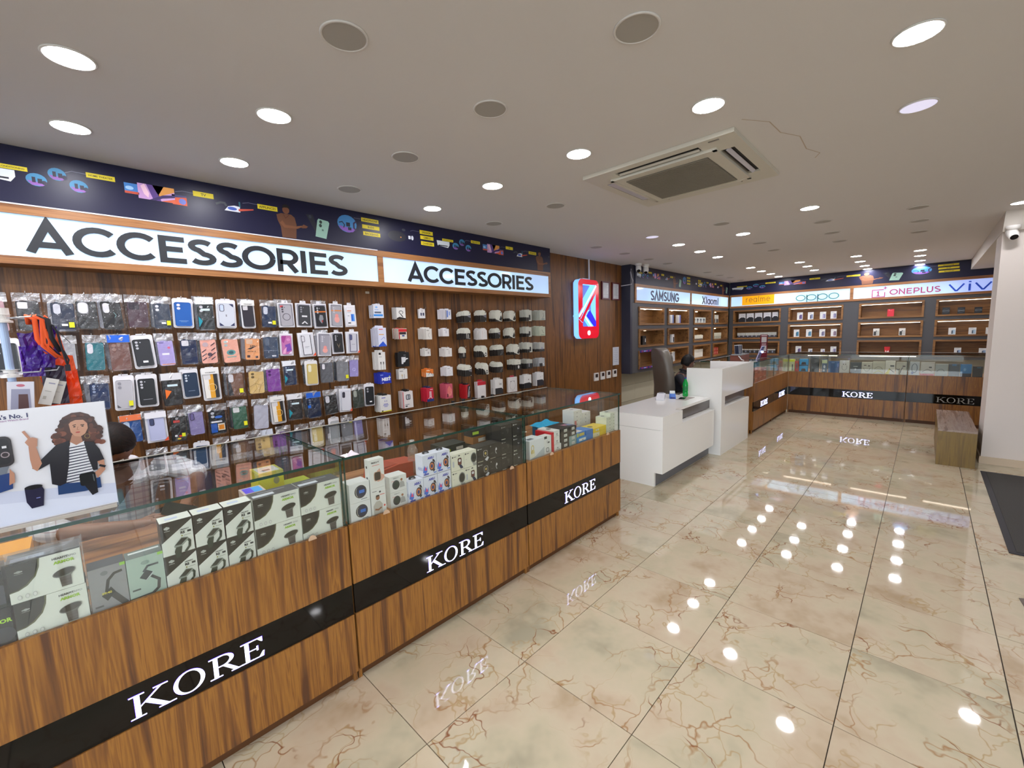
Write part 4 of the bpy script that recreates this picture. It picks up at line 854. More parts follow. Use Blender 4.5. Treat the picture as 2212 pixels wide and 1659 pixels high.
ROW4 = [
 (D_('#5a5c62', 'two'), 'silvery packet nearest the shoulder of the bent man'), (D_('#4c5058', 'three'), 'grey case in a shiny bag'), (D_('#2c4a6c', 'none', kind='tray'), 'deep blue case in a clear tray'),
 (D_('#2a3c5c', 'oval'), 'navy case below the green one'), (D_('#8a6a44', 'sq', '#d0d0d4', head=('#e6e6ea', 'YOUNGKIT')), 'brown and grey case with white header'), (D_('#54403c', 'sq', '#c8c8cc'), 'dark brown case'),
 (D_('#c9a860', 'two', '#5c4c30', head=('#d6dce8', '')), 'gold case behind the glass'), (D_('#6a3a80', 'two', '#3a2050'), 'purple case behind the glass'), (D_('#8a8c92', 'none'), 'silver grey foil packet'),
 (D_('#b8a468', 'oval', '#e0dccc'), 'pale gold case in a shiny bag'), (D_('#b9bcc0', 'none', kind='tray'), 'clear case in a narrow tray'), (D_('#5a5c60', 'three'), 'grey case in a thick bag'), (D_('#1f2022', 'none', kind='tray'), 'black tray at the lower right end of the case wall'),
]
POS = [
[(-0.262,1.993,0.12,0.229), (-0.136,1.996,0.12,0.227), (0.003,1.990,0.129,0.227), (0.109,2.001,0.122,0.224), (0.228,2.003,0.127,0.231), (0.352,2.005,0.135,0.222), (0.479,1.997,0.119,0.222), (0.595,1.998,0.135,0.214), (0.731,2.006,0.125,0.247), (0.857,1.999,0.145,0.220), (1.006,1.997,0.107,0.220), (1.146,1.998,0.132,0.222), (1.284,2.003,0.143,0.221), (1.421,2.004,0.145,0.223), (1.565,2.004,0.134,0.233), (1.700,2.009,0.135,0.231), (1.837,2.000,0.120,0.219)],
[(-0.245,1.741,0.13,0.22), (-0.013,1.742,0.120,0.216), (0.115,1.745,0.112,0.231), (0.239,1.745,0.129,0.242), (0.362,1.749,0.132,0.236), (0.479,1.743,0.112,0.225), (0.606,1.750,0.122,0.233), (0.725,1.744,0.126,0.228), (0.868,1.745,0.138,0.232), (1.004,1.742,0.129,0.218), (1.141,1.752,0.137,0.225), (1.262,1.750,0.118,0.202), (1.430,1.759,0.151,0.229), (1.571,1.753,0.135,0.227), (1.699,1.756,0.128,0.215), (1.835,1.758,0.140,0.220)],
[(0.112,1.483,0.117,0.225), (0.229,1.485,0.117,0.241), (0.349,1.482,0.125,0.232), (0.484,1.473,0.138,0.239), (0.596,1.499,0.120,0.221), (0.719,1.496,0.127,0.249), (0.869,1.485,0.139,0.231), (1.012,1.486,0.137,0.230), (1.141,1.497,0.131,0.240), (1.270,1.509,0.117,0.213), (1.447,1.502,0.122,0.221), (1.571,1.516,0.140,0.230), (1.716,1.516,0.139,0.232), (1.820,1.519,0.110,0.203)],
[(0.248,1.214,0.127,0.196), (0.376,1.214,0.136,0.215), (0.490,1.211,0.113,0.236), (0.601,1.223,0.112,0.220), (0.729,1.220,0.135,0.238), (0.878,1.223,0.127,0.227), (1.019,1.216,0.132,0.249), (1.156,1.227,0.128,0.235), (1.284,1.229,0.139,0.230), (1.443,1.222,0.142,0.232), (1.592,1.227,0.143,0.229), (1.723,1.240,0.131,0.235), (1.852,1.245,0.132,0.226), (1.963,1.247,0.115,0.222)],
[(0.361,0.957,0.125,0.204), (0.480,0.953,0.108,0.210), (0.608,0.956,0.112,0.223), (0.735,0.962,0.113,0.238), (0.845,0.957,0.113,0.245), (0.950,0.973,0.12,0.246), (1.055,0.966,0.108,0.228), (1.177,0.973,0.122,0.247), (1.310,0.963,0.127,0.237), (1.456,0.967,0.137,0.240), (1.607,0.978,0.109,0.246), (1.721,0.979,0.122,0.252), (1.866,0.937,0.130,0.240)]]
rn = ['top', 'second', 'third', 'fourth', 'lowest']
for r, (PP, ST) in enumerate(zip(POS, (ROW0, ROW1, ROW2, ROW3, ROW4))):
    for k, ((x, z, w, h), (st, lb)) in enumerate(zip(PP, ST)):
        packet(x, z, w, h, st, f'{lb}, {rn[r]} row', r, k)
        if r < 4 and (k*7+r) % 2 == 0 and k < len(PP)-1:
            cc = random.choice(['#3a3c44', '#6a6c74', '#8a8890', '#28303e', '#9a9aa2'])
            packet(x-.016, z+.006, w, h*.99, D_(cc, 'none'), f'spare packet mostly hidden behind the {ordn(k)} packet from the left, {rn[r]} row', r, k+1, 1)
hk = G().tube([(0, 0, .004), (0, -.115, .004), (0, -.122, .012), (0, -.122, .022)], .0018, flat('#b9b6b4', .25, .8), 6).mesh('hook')
for x, z in HOOKS: use(hk, 'hook', wl, (x, 3.92, z))
# ================================================================ ACCESSORY BOXES ON HOOKS
CR = '#d6d5c8'; KB = '#232120'
def cube(g, w, h, d, body, tab=None):
    g.box(0, 0, 0, w, d, h, flat(body, .35)); return g
EAR = [('l', arc(.5, .45, .3, .3, -60, 240, 18), .012, '#55555c'), ('e', .3, .72, .04, .03, '#3a3a40'), ('e', .66, .72, .04, .03, '#3a3a40')]
STY = {
 'cb': ('black and cream cable box with rounded top', CR, [('r', 0, 0, 1, .60, KB), ('p', [(.45, .60), (1, .70), (1, .38), (.6, .48)], '#77757c'), ('r', .75, .82, .9, .90, '#5a5a58'), ('e', .85, .06, .05, .04, '#e0dfd6')], 'arch'),
 'cc': ('cream charger box with slanted black charger picture', CR, [('p', [(0, 0), (.75, 0), (0, .22)], KB), ('p', [(.55, .15), (.85, .62), (1, .30), (.9, .05)], '#1d1c1e'), ('r', .75, .82, .9, .90, '#5a5a58')], 'arch'),
 'cw': ('white boxed cable with faint pink stripes', '#dedad8', [('r', .1, .1, .14, .8, '#c9a2a4'), ('l', arc(.6, .45, .2, .25, 0, 360, 14), .012, '#a8a6a8')], 'arch'),
 'cl': ('cream and black box with white coiled cable picture', CR, [('p', [(0, 0), (.6, 0), (.2, .5), (0, .5)], KB), ('e', .70, .25, .18, .18, '#1d1c1e'), ('e', .70, .25, .09, .09, '#e2e2de')], 'arch'),
 'cd': ('cream box with black lower half and diagonal cables', CR, [('r', 0, 0, 1, .60, KB), ('l', [(.4, .02), (.8, .5)], .02, '#a8a8a6'), ('l', [(.6, .02), (1, .5)], .02, '#a8a8a6')], 'arch'),
 'gp': ('grey box with black adapter picture', '#c2c3b8', [('r', 0, 0, .5, .35, KB), ('p', [(.5, .12), (.78, .12), (.78, .5), (.7, .62), (.5, .58)], '#2b2b30')], 'flat'),
 'gc': ('grey clear fronted box with cable pictures', '#b9bcb0', [('l', [(.5, .2), (.7, .5), (.6, .8)], .04, '#3c3f3c'), ('r', .3, .05, .8, .18, '#8a9896')], 'flat'),
 'hp': ('white and black headphone box', '#e2e0de', [('p', [(0, 0), (1, 0), (1, .35), (.7, .45), (0, .42)], '#1c1c20'), ('e', .6, .68, .05, .05, '#6a3a4a')], 'flat'),
}
def accstack(col, row, x, zt, w, h, n, body, art, kind, desc, tabc=None, d=.030, cat='accessory box'):
    sd = {'cb': (KB, .54), 'cc': (KB, .26), 'cl': (KB, .52), 'cd': (KB, .54), 'gp': (KB, .34), 'hp': (KB, .34)}.get(next((a for a in STY if STY[a][0] == desc), ''), None)
    if sd is None and art and art[0][0] == 'r' and art[0][1] == 0 and art[0][2] == 0 and art[0][3] == 1: sd = (art[0][5], art[0][4]*.9)
    g = G()
    if kind == 'arch': g.slab([(0, 0), (w, 0), (w, h*.80), (0, h*.80)], 0, d*.86, flat(body, .35)); g.slab([(0, h*.80)]+[(w/2+w/2*math.cos(a), h*.80+h*.20*math.sin(a)) for a in (0, .5, .95, PI/2, PI-.95, PI-.5, PI)], d*.4, d*.44, flat(body, .35))
    else:
        g.box(0, 0, 0, w, d*.86, h*(.90 if kind == 'tab' else .94), flat(body, .35))
        g.slab([(w*.25, h*.88), (w*.75, h*.88), (w*.7, h), (w*.3, h)], d*.4, d*.44, flat(tabc or body, .4))
    if sd: g.add([(-.0004, 0, 0), (-.0004, d*.86, 0), (-.0004, d*.86, h*sd[1]), (-.0004, 0, h*sd[1])], [(0, 3, 2, 1)], flat(sd[0], .35))
    me = g.mesh('carton'); pg = G(); decals(pg, art, w, h*.9, 0); pm = pg.mesh('front_print')
    yf = 3.90-.03*n
    for k in range(n):
        pos = 'frontmost' if k == 0 else f'{ordn(k)} behind'
        if n == 1: pos = 'alone'
        t = thing('accessory_box', f'{desc}, {col} column, {rn[row]} row, {pos}', cat, (x-w/2+random.uniform(-.002, .002), yf+k*d, zt-h+random.uniform(-.002, .002)*k), 0, f'{desc.split(",")[0]} stack, {col} column, {rn[row]} row')
        if kind != 'cable': t.rotation_euler = (0, random.uniform(-.012, .012), random.uniform(-.02, .01))
        use(me, 'carton', t); use(pm, 'front_print', t)
    use(hk, 'hook', wl, (x, 3.92, zt-.012))
def st(key): return STY[key]
cn = ['first', 'second', 'third', 'fourth', 'fifth', 'sixth', 'seventh', 'eighth', 'ninth', 'last']
WB = '#e2e0e2'
ACC = {
0: [((2.115,2.000,0.105,0.136,3), ('#d8dae4', [('r', .1, .35, .75, .48, '#5a6478'), ('r', 0, .12, .9, .28, '#3c8fe0'), ('r', .1, .6, .5, .64, '#6aa0e0'), ('e', .3, .82, .12, .07, '#7ab0ea')], 'tab', 'white and blue memory card blister pack')),
    ((2.104,1.787,0.085,0.197,5), ('#d4d6e8', [('p', [(0, .05), (.55, .28), (1, .02), (1, 0), (0, 0)], '#2a55c8'), ('r', .1, .62, .7, .66, '#e0a040'), ('l', [(.3, .35), (.7, .5), (.8, .4)], .02, '#4a70d0'), ('r', .1, .9, .6, .94, '#d04a4a')], 'tab', 'tall white box with blue cable artwork')),
    ((2.098,1.554,0.075,0.190,4), ('#e2e0dc', [('r', .1, .85, .4, .97, '#2a2a2a'), ('r', .1, .72, .5, .75, '#9a9a9a'), ('p', [(.25, .45), (.42, .45), (.38, .3), (.29, .3)], '#3a3c3a'), ('p', [(.62, .45), (.78, .45), (.74, .3), (.65, .3)], '#3a3c3a'), ('r', .32, 0, .36, .3, '#55564f'), ('r', .68, 0, .72, .3, '#55564f')], 'tab', 'tall white box with a pair of dark cables')),
    ((2.127,1.334,0.119,0.108,4), ('#2436a8', [('t', 'NEST', .16, .3, .42, '#eef0f4', 'l', .05), ('e', .86, .68, .05, .06, '#c8e04a'), ('r', .15, .05, .3, .12, '#cfd4ee'), ('r', .05, .84, .3, .92, '#8a9ae0')], 'flat', 'blue box with white capitals')),
    ((2.109,1.127,0.118,0.177,4), ('#e4e3e0', [('p', [(0, 0), (1, 0), (1, .08), (0, .03)], '#e6dc4a'), ('r', .1, .03, .25, .1, '#2a2a24'), ('r', .15, .85, .5, .9, '#6a6cc0'), ('r', .3, .45, .7, .5, '#8a8cc8'), ('r', .25, .38, .75, .42, '#8a8cc8'), ('r', .35, .3, .65, .34, '#8a8cc8'), ('r', .4, .62, .46, .7, '#8a8cc8'), ('r', .56, .62, .62, .7, '#8a8cc8')], 'tab', 'white box with lilac print and yellow base', '#2c2c2c'))],
1: [((2.361,1.975,0.102,0.124,3), ('#dedcd8', [('l', arc(.5, .62, .22, .13, -60, 240, 12), .05, '#26242a'), ('l', [(.42, .5), (.7, .2)], .08, '#26242a'), ('p', [(0, 0), (1, 0), (1, .1), (.3, .22), (0, .1)], '#2b2220')], 'flat', 'black edged box with a neckband picture', '#1d1a1a')),
    ((2.346,1.763,0.094,0.109,4), ('#dcd6c8', [('r', 0, .72, 1, 1, '#c8242c'), ('r', .1, .45, .9, .70, '#2a2228'), ('r', .4, .25, .7, .4, '#3a4a8c'), ('r', 0, 0, .12, .7, '#b82a34')], 'flat', 'red topped box with black and cream front', '#c8242c')),
    ((2.377,1.527,0.129,0.155,2), ('#1e1e20', [('p', [(.3, .2), (.45, .2), (.45, .3), (.62, .34), (.7, .5), (.9, .55), (.85, .62), (.62, .6), (.72, .7), (.3, .7)], '#dcdcdf'), ('r', .5, .82, .7, .86, '#8a8a8e')], 'flat', 'black box with a white charger behind the window')),
    ((2.361,1.354,0.098,0.109,2), ('#e0ddd8', [('r', .35, .05, .40, .5, '#8a8478'), ('r', .6, .05, .65, .5, '#8a8478'), ('r', .33, .3, .42, .48, '#c9a050'), ('r', .1, .8, .5, .86, '#7a7a7a')], 'flat', 'small white box with two short cables')),
    ((2.383,1.134,0.119,0.190,3), ('#e4dedc', [('p', rrect(.3, .5, .75, .82, .08), '#3c4450'), ('r', .38, .55, .46, .78, '#dcdce0'), ('r', .5, .55, .54, .78, '#dcdce0'), ('r', .62, .55, .68, .78, '#dcdce0'), ('r', 0, 0, .06, 1, '#c8242c'), ('r', .2, .2, .6, .24, '#8a8a92'), ('r', .2, .08, .4, .16, '#4a4a50')], 'tab', 'white earbud box with red sides', '#1c1a1c'))],
2: [((2.653,1.971,0.076,0.106,1), (WB, [('r', .22, .28, .46, .6, '#3a3f5c'), ('r', .58, .28, .84, .6, '#3a3f5c'), ('e', .5, .8, .06, .05, '#5a5a60')], 'tab', 'white earbud tip box')),
    ((2.640,1.765,0.072,0.125,5), ('#d8d3cc', [('l', arc(.6, .4, .2, .2, 90, 270, 8), .03, '#8a857c'), ('r', .1, .8, .5, .86, '#8a857c')], 'tab', 'cream narrow cable box')),
    ((2.655,1.547,0.076,0.083,3), ('#dcd8d4', [('r', .5, .3, .75, .6, '#b4b0ac'), ('r', .15, .8, .5, .88, '#8a8680')], 'tab', 'small square white adapter box')),
    ((2.667,1.330,0.095,0.088,3), ('#e07a30', [('p', [(0, 0), (1, 0), (1, .35), (0, .6)], '#dcd9d4'), ('l', [(.3, .2), (.6, .7), (.9, .1)], .05, '#3a3a44'), ('r', .1, .8, .5, .9, '#f0e0d0')], 'tab', 'orange and grey box', '#e07a30')),
    ((2.640,1.141,0.087,0.162,4), ('#c4243c', [('l', [(.45, .3), (.45, .75)], .05, '#f0f0f4'), ('l', [(.62, .3), (.62, .75)], .05, '#f0f0f4'), ('r', 0, 0, 1, .2, '#243474'), ('l', arc(.5, .12, .3, .2, 20, 160, 8), .03, '#f0dce0'), ('r', .5, .86, .9, .9, '#f0d0d4')], 'tab', 'red box with white cable and navy base', '#2c2f54'))],
3: [((2.907,1.964,0.079,0.114,5), ('#d8d6dc', [('r', .25, .2, .45, .9, '#4f74c8'), ('r', .6, .4, .8, .8, '#7c98d4'), ('r', .05, .05, .2, .95, '#8a8a94')], 'tab', 'white and blue slim card pack')),
    ((2.911,1.758,0.082,0.091,3), (WB, [('r', .45, .4, .6, .75, '#bcbac0'), ('r', .15, .8, .5, .85, '#a09ea4')], 'tab', 'plain white adapter box')),
    ((2.910,1.546,0.088,0.101,4), ('#dedad6', [('r', .5, .3, .6, .75, '#b8b4b0'), ('r', .15, .82, .5, .88, '#a09c98')], 'tab', 'off white tab topped box')),
    ((2.914,1.337,0.085,0.107,4), ('#e0dee0', [('l', arc(.55, .42, .2, .2, 0, 360, 12), .02, '#b0aeb4'), ('r', .15, .82, .5, .88, '#a09c98')], 'tab', 'white box with a faint ring picture')),
    ((2.896,1.149,0.089,0.169,4), ('#c8586c', [('p', [(.2, .1), (.8, .2), (.9, .6), (.5, .95), (.2, .7)], '#e07a74'), ('l', arc(.55, .4, .25, .15, 180, 400, 10), .02, '#f0b0a8'), ('r', .1, .1, .3, .35, '#6c2038')], 'flat', 'coral pink and maroon blister pack', '#7c2840'))],
4: [((3.178,1.949,0.095,0.129,5), STY['cb']), ((3.166,1.753,0.082,0.129,5), ('black and cream box with a cable and white plug', CR, [('r', 0, 0, 1, .58, KB), ('r', .3, .08, .42, .62, '#cfcdc4'), ('r', .6, .05, .7, .5, '#cfcdc4'), ('e', .85, .06, .05, .04, '#e0dfd6')], 'arch')), ((3.175,1.540,0.069,0.133,2), ('narrow black and cream cable box', CR, [('r', 0, 0, 1, .52, KB), ('r', .35, .15, .45, .6, '#cfcdc4'), ('r', .6, .15, .68, .5, '#cfcdc4')], 'arch')), ((3.157,1.336,0.095,0.132,5), STY['cb']),
    ((3.162,1.121,0.069,0.176,4), ('#b8242c', [('p', [(.3, 0), (1, 0), (1, 1), (.45, .9)], '#202028'), ('l', [(.45, .1), (.85, .85)], .04, '#ecebf0'), ('l', [(.65, .1), (.85, .5)], .03, '#ecebf0')], 'tab', 'red and black cable box', '#1c1a1e'))],
5: [((3.447,1.961,0.095,0.138,4), STY['cb']), ((3.425,1.750,0.084,0.134,5), STY['cw']), ((3.417,1.545,0.088,0.135,5), STY['cl']), ((3.426,1.338,0.085,0.137,5), STY['cl']),
    ((3.430,1.132,0.135,0.217,2), ('#e4e0e0', [('r', 0, .78, 1, 1, '#c81e34'), ('l', arc(.4, .3, .12, .25, 0, 180, 8), .008, '#c8c6c8'), ('l', arc(.65, .3, .12, .25, 0, 180, 8), .008, '#c8c6c8')], 'tab', 'white box with red lid', '#c81e34'))],
6: [((3.702,1.966,0.110,0.140,4), STY['cc']), ((3.675,1.749,0.088,0.129,4), STY['cb']), ((3.682,1.546,0.102,0.134,5), STY['cd']), ((3.667,1.334,0.093,0.130,5), STY['cd']),
    ((3.696,1.130,0.134,0.202,3), ('#e2e0de', [('p', [(0, 0), (1, 0), (1, .3), (.8, .42), (0, .42)], '#2b2b30'), ('r', .6, .62, .66, .74, '#4a3a4c'), ('r', .72, .62, .78, .74, '#4a3a4c'), ('r', .5, .62, .52, .8, '#b07a4a')], 'tab', 'white box with black soft pouch picture'))],
7: [((3.943,1.964,0.105,0.132,4), STY['cc']), ((3.927,1.751,0.096,0.133,4), STY['cc']), ((3.972,1.541,0.099,0.134,5), STY['cc']), ((3.986,1.347,0.105,0.136,5), ('black and cream box with white round charger', CR, [('r', 0, 0, 1, .55, KB), ('e', .6, .3, .14, .18, '#dcdcd8'), ('r', .45, .7, .7, .74, '#8a8a86')], 'flat')),
    ((4.002,1.132,0.171,0.218,1), ('#e6e2e2', EAR+[('r', .42, .12, .58, .15, '#b0aeb0')], 'tab', 'large white box with a neckband earphone outline', '#c83c4c'))],
8: [((4.251,1.982,0.109,0.150,4), STY['gp']), ((4.245,1.760,0.110,0.133,4), STY['gp']), ((4.221,1.555,0.108,0.133,5), STY['gp']), ((4.243,1.335,0.115,0.129,4), ('grey box with black lower front', '#b4b6ac', [('r', 0, 0, 1, .6, '#2a2b2c'), ('r', .35, .2, .5, .6, '#8f9298')], 'flat')),
    ((4.233,1.132,0.146,0.191,3), STY['hp'])],
9: [((4.499,1.978,0.116,0.135,5), STY['gc']), ((4.490,1.763,0.115,0.130,5), ('green grey blister box with cable', '#c2c8b4', [('l', [(.4, .7), (.6, .4), (.8, .3)], .04, '#4a4c44'), ('r', .2, .05, .9, .15, '#98a890')], 'flat')), ((4.474,1.546,0.112,0.124,5), ('grey box with dark plug row', '#b8b9b4', [('r', 0, 0, 1, .3, '#3a3838'), ('r', .4, .25, .6, .5, '#8c8cb0')], 'flat')), ((4.500,1.337,0.112,0.120,4), ('pale grey box with white plug', '#b0b2b4', [('r', 0, 0, .6, .4, '#2d2c30'), ('e', .7, .3, .1, .12, '#dcdce4')], 'flat')),
    ((4.490,1.141,0.137,0.191,3), ('white and black pouch box with two dots', '#e2e0e0', [('p', [(0, 0), (1, 0), (1, .35), (.85, .48), (0, .48)], '#2c2c34'), ('e', .55, .7, .03, .03, '#4a3a44'), ('e', .8, .75, .03, .03, '#4a3a44')], 'flat'))],
}
for c, L in ACC.items():
    for r, (q, sp) in enumerate(L):
        if sp[0][0] == '#': body, art, kind, desc = sp[:4]; tab = sp[4] if len(sp) > 4 else None
        else: desc, body, art, kind = sp; tab = None
        accstack(cn[c], r, q[0], q[1], q[2], q[3], q[4], body, art, kind, desc, tab)
# ================================================================ BOXES INSIDE THE SHOWCASES
def carton(name, label, cat, loc, w, h, d, body, art=None, rz=0, group=None, side=None, top=None, extra=None, rough=.35):
    t = thing(name, label, cat, loc, rz, group)
    g = G(); g.box(0, 0, 0, w, d, h, flat(body, rough)); g.obj('carton', t)
    if art: g = G(); decals(g, art, w, h, 0); g.obj('front_print', t)
    if side:
        g = G(); decals(g, side, d, h, 0); o = g.obj('side_print', t, (0, d, 0)); o.rotation_euler = (0, 0, -PI/2)
    if top:
        g = G(); decals(g, top, w, d, 0); o = g.obj('top_print', t, (0, 0, h)); o.rotation_euler = (-PI/2, 0, 0)
    return t
def watch_sq(x, z, s, col='#2c2f2c', strap='#2f3a30'):
    return [('p', [(x-.30*s, z-.62*s), (x-.36*s, z-.3*s), (x-.22*s, z+.0*s), (x+.05*s, z-.12*s), (x-.05*s, z-.5*s), (x-.12*s, z-.62*s)], strap),
            ('l', [(x+.30*s, z+.22*s), (x+.46*s, z+.05*s), (x+.42*s, z-.2*s), (x+.18*s, z-.42*s)], .10*s, strap),
            ('p', [(x-.36*s, z-.02*s), (x+.05*s, z+.32*s), (x+.38*s, z+.26*s), (x+.40*s, z+.14*s), (x+.02*s, z-.10*s), (x-.34*s, z-.10*s)], '#8c948c'),
            ('p', [(x-.33*s, z+.0*s), (x+.06*s, z+.28*s), (x+.36*s, z+.23*s), (x+.0*s, z-.02*s)], col)]
def watch_rd(x, z, s, rim='#6b6a66', face='#2b2723', strap='#5a5350'):
    return [('p', [(x-.20*s, z-.1*s), (x+.22*s, z-.05*s), (x+.20*s, z-.9*s), (x-.14*s, z-.9*s)], strap), ('r', x-.16*s, z-.5*s, x+.2*s, z-.47*s, '#463f3c'), ('r', x-.15*s, z-.7*s, x+.2*s, z-.67*s, '#463f3c'),
            ('p', [(x-.36*s, z), (x-.2*s, z-.28*s), (x+.22*s, z-.26*s), (x+.38*s, z+.06*s)], rim), ('e', x, z, .40*s, .26*s, rim, 10), ('e', x, z+.02*s, .36*s, .22*s, face, 10)]
def hole_logo(x, z, s, c='#b8bcb8'): return [('e', x, z, .055*s, .05*s, c), ('e', x-.06*s, z, .03*s, .03*s, c), ('e', x+.06*s, z, .03*s, .03*s, c), ('r', x-.09*s, z-.09*s, x+.09*s, z-.075*s, c)]
RS = [('p', [(0, 1), (0, .40), (1, .94), (1, 1)], '#1f1c1b')]+hole_logo(.2, .82, 1.0)+[('t', 'HEARFIT', .60, .66, .055, '#2c2c34', 'l', .03), ('t', 'RS', .60, .56, .10, '#23262a', 'l', .05), ('r', .82, .57, .94, .63, '#23262a'), ('e', .64, .50, .03, .02, '#8c8c3c'), ('r', .7, .49, .92, .505, '#9a9c92')]+watch_sq(.58, .26, .62)
ARM = [('p', [(0, 0.28), (.12, .30), (.24, .38), (.36, .56), (.42, .78), (.44, 1), (0, 1)], '#5a5b40'), ('p', [(0, 0.30), (.12, .33), (.22, .41), (.34, .58), (.40, .80), (.41, 1), (0, 1)], '#242320')]+hole_logo(.15, .78, .62, '#9c9e98')+[('t', 'HEARFIT', .60, .84, .075, '#2c2c34', 'l', .03), ('t', 'AMO', .81, .84, .075, '#70747c', 'l', 0), ('t', 'ARMOR', .61, .72, .105, '#9cc43c', 'l', .05)]+watch_rd(.74, .46, .42)+[('e', .12+.10*i, .13, .03, .06, '#b8b8b6') for i in range(3)]+[('e', .12+.10*i, .13, .022, .045, '#dcdcd8') for i in range(3)]
ARMs = [('r', .1, .4, .9, .6, '#8a8c88')]
def box_row(prefix, desc, spots, d, body, art, z0, cnt, **k):
    for i, (x0, x1, za, zb, lb) in enumerate(spots):
        carton('watch_box', f'{desc}, {lb}', 'box', (x0+.001, cnt, za), x1-x0-.003, zb-za-.001, d, body, art, group=prefix, **k)
TOPW = [('r', .2, .3, .6, .6, '#c2cce4')]
Y0 = 1.934
box_row('black and white square smartwatch boxes', 'black and white box with green strapped square watch', [(.163, .259, DK, .906, 'lower left of the six'), (.259, .356, DK, .906, 'lower middle of the six'), (.356, .453, DK, .906, 'lower right of the six'), (.161, .257, .906, 1.033, 'upper left of the six'), (.259, .355, .906, 1.033, 'upper middle of the six'), (.357, .453, .906, 1.033, 'upper right of the six')], .075, '#dfe2dc', RS, DK, Y0, top=TOPW, side=[('r', 0, 0, 1, 1, '#1b1918')])
ATOP = [('r', 0, 0, 1, 1, '#4c4e52'), ('r', .05, .2, .5, .5, '#c4cad4'), ('r', .2, .65, .8, .75, '#8a8e94')]
box_row('white round smartwatch boxes with dark quarter circle', 'white dark cornered round watch box', [(.456, .637, DK, .904, 'lower left of four beside the glass joint'), (.637, .818, DK, .904, 'lower right of four beside the glass joint'), (.456, .637, .904, 1.030, 'upper left of four beside the glass joint'), (.637, .818, .904, 1.030, 'upper right of four beside the glass joint'), (-.196, -.036, DK, .905, 'lower of the two at the left picture edge'), (-.198, -.038, .905, 1.028, 'upper of the two at the left picture edge')], .095, '#dde0d8', ARM, DK, Y0, top=ATOP)
carton('watch_box', 'black watch box cut off by the left edge of the picture, upper one', 'box', (-.40, Y0, .905), .195, .115, .09, '#15151a', [('p', [(.3, 0), (1, .1), (1, .6), (.6, .7)], '#3c3c46'), ('e', .8, .35, .15, .25, '#22222a')], group='black watch boxes at the left')
carton('watch_box', 'black watch box with lime word cut off by the left edge, lower one', 'box', (-.40, Y0, DK), .20, .119, .09, '#15151a', [('t', 'ARMOR', .70, .62, .14, '#a8d83c', 'l', .04), ('e', .9, .3, .12, .2, '#30303a')], group='black watch boxes at the left')
G().box(-.205, Y0+.0, .0, -.030, Y0+.11, .0, M_acry)
carton('watch_box', 'grey box with yellow 09:40 watch face, beside the pale green box', 'box', (-.032, Y0, DK), .092, .153, .075, '#8d8c8e', [('r', .85, .93, 1, 1, '#8cc43c'), ('e', .42, .86, .1, .05, '#6e6e72'), ('l', [(.42, .42), (.5, .68), (.68, .8), (.9, .82)], .055, '#26221c'), ('p', [(.28, .36), (.55, .52), (.66, .38), (.42, .22)], '#17150f'), ('t', '09:40', .3, .38, .07, '#d8c83c', 'l', .03), ('p', [(.52, .30), (.66, .38), (.98, .06), (.8, .03)], '#33302c'), ('r', .08, .12, .3, .16, '#4a4a4e')], top=[('r', 0, 0, 1, 1, '#4a4c50')])
carton('watch_box', 'pale green box with curved black strap watch', 'box', (.062, Y0, DK), .099, .150, .075, '#a4b8ac', [('r', .85, .93, 1, 1, '#8cc43c'), ('e', .5, .84, .12, .05, '#84988e'), ('p', [(.3, .5), (.5, .66), (.68, .56), (.5, .40)], '#24282a'), ('l', [(.42, .62), (.55, .74), (.85, .74)], .045, '#3c4044'), ('l', [(.62, .48), (.82, .34), (.78, .14), (.55, .02)], .06, '#32302e'), ('l', [(.48, .41), (.68, .56)], .015, '#d0d4d4'), ('r', .08, .22, .3, .26, '#4a5450'), ('p', [(0, 0), (.8, 0), (.6, .08), (0, .06)], '#3c4442')], top=[('r', 0, 0, 1, 1, '#6a7470'), ('r', .1, .6, .95, .8, '#dde4e2')])
# clear display riser beside the left pair
t = thing('acrylic_riser', 'clear acrylic display case around the white watch boxes at the far left', 'display case', (-.212, Y0-.004, DK)); g = G()
for q in ((.176, 0, 0, .179, .10, .255), (0, 0, .248, .176, .10, .251)): g.box(*q, M_acry)
g.obj('acrylic_shell', t)
# second showcase, left to right
Wt = '#e2e3e4'
NOI = [('e', .55, .52, .30, .34, '#3a3c40'), ('e', .58, .52, .23, .27, '#1f2c4c'), ('l', arc(.42, .52, .10, .24, 110, 250, 8), .02, '#c9c6bc'), ('r', .48, .44, .74, .60, '#2f6cc8'), ('r', .55, .1, .85, .14, '#8a8c90')]
for z, lb in ((DK, 'lower'), (.882, 'upper')): carton('watch_box', f'white box with blue dial round watch, {lb} one right of the glass joint', 'box', (.858, Y0, z), .103, .096, .085, Wt, NOI, group='white blue dial watch boxes')
carton('watch_box', 'tall white box with gold rimmed square watch, upper of the tall pair', 'box', (.966, Y0, .926), .080, .147, .045, '#e0e0de', [('t', 'FIREBOLTT', .16, .86, .075, '#26262c', 'l', .03, .8), ('r', .2, .78, .7, .80, '#d88a84'), ('p', [(.5, .58), (.7, .66), (.8, .45), (.98, .40), (1, .3), (.8, .22), (.5, .2)], '#d9a898'), ('p', rrect(.28, .24, .78, .56, .10), '#c09a84'), ('p', rrect(.33, .26, .73, .54, .08), '#3c3026')], side=[('r', .3, .3, .6, .4, '#3a3a44'), ('r', .3, .7, .6, .78, '#3a3a44')], group='tall white smartwatch boxes')
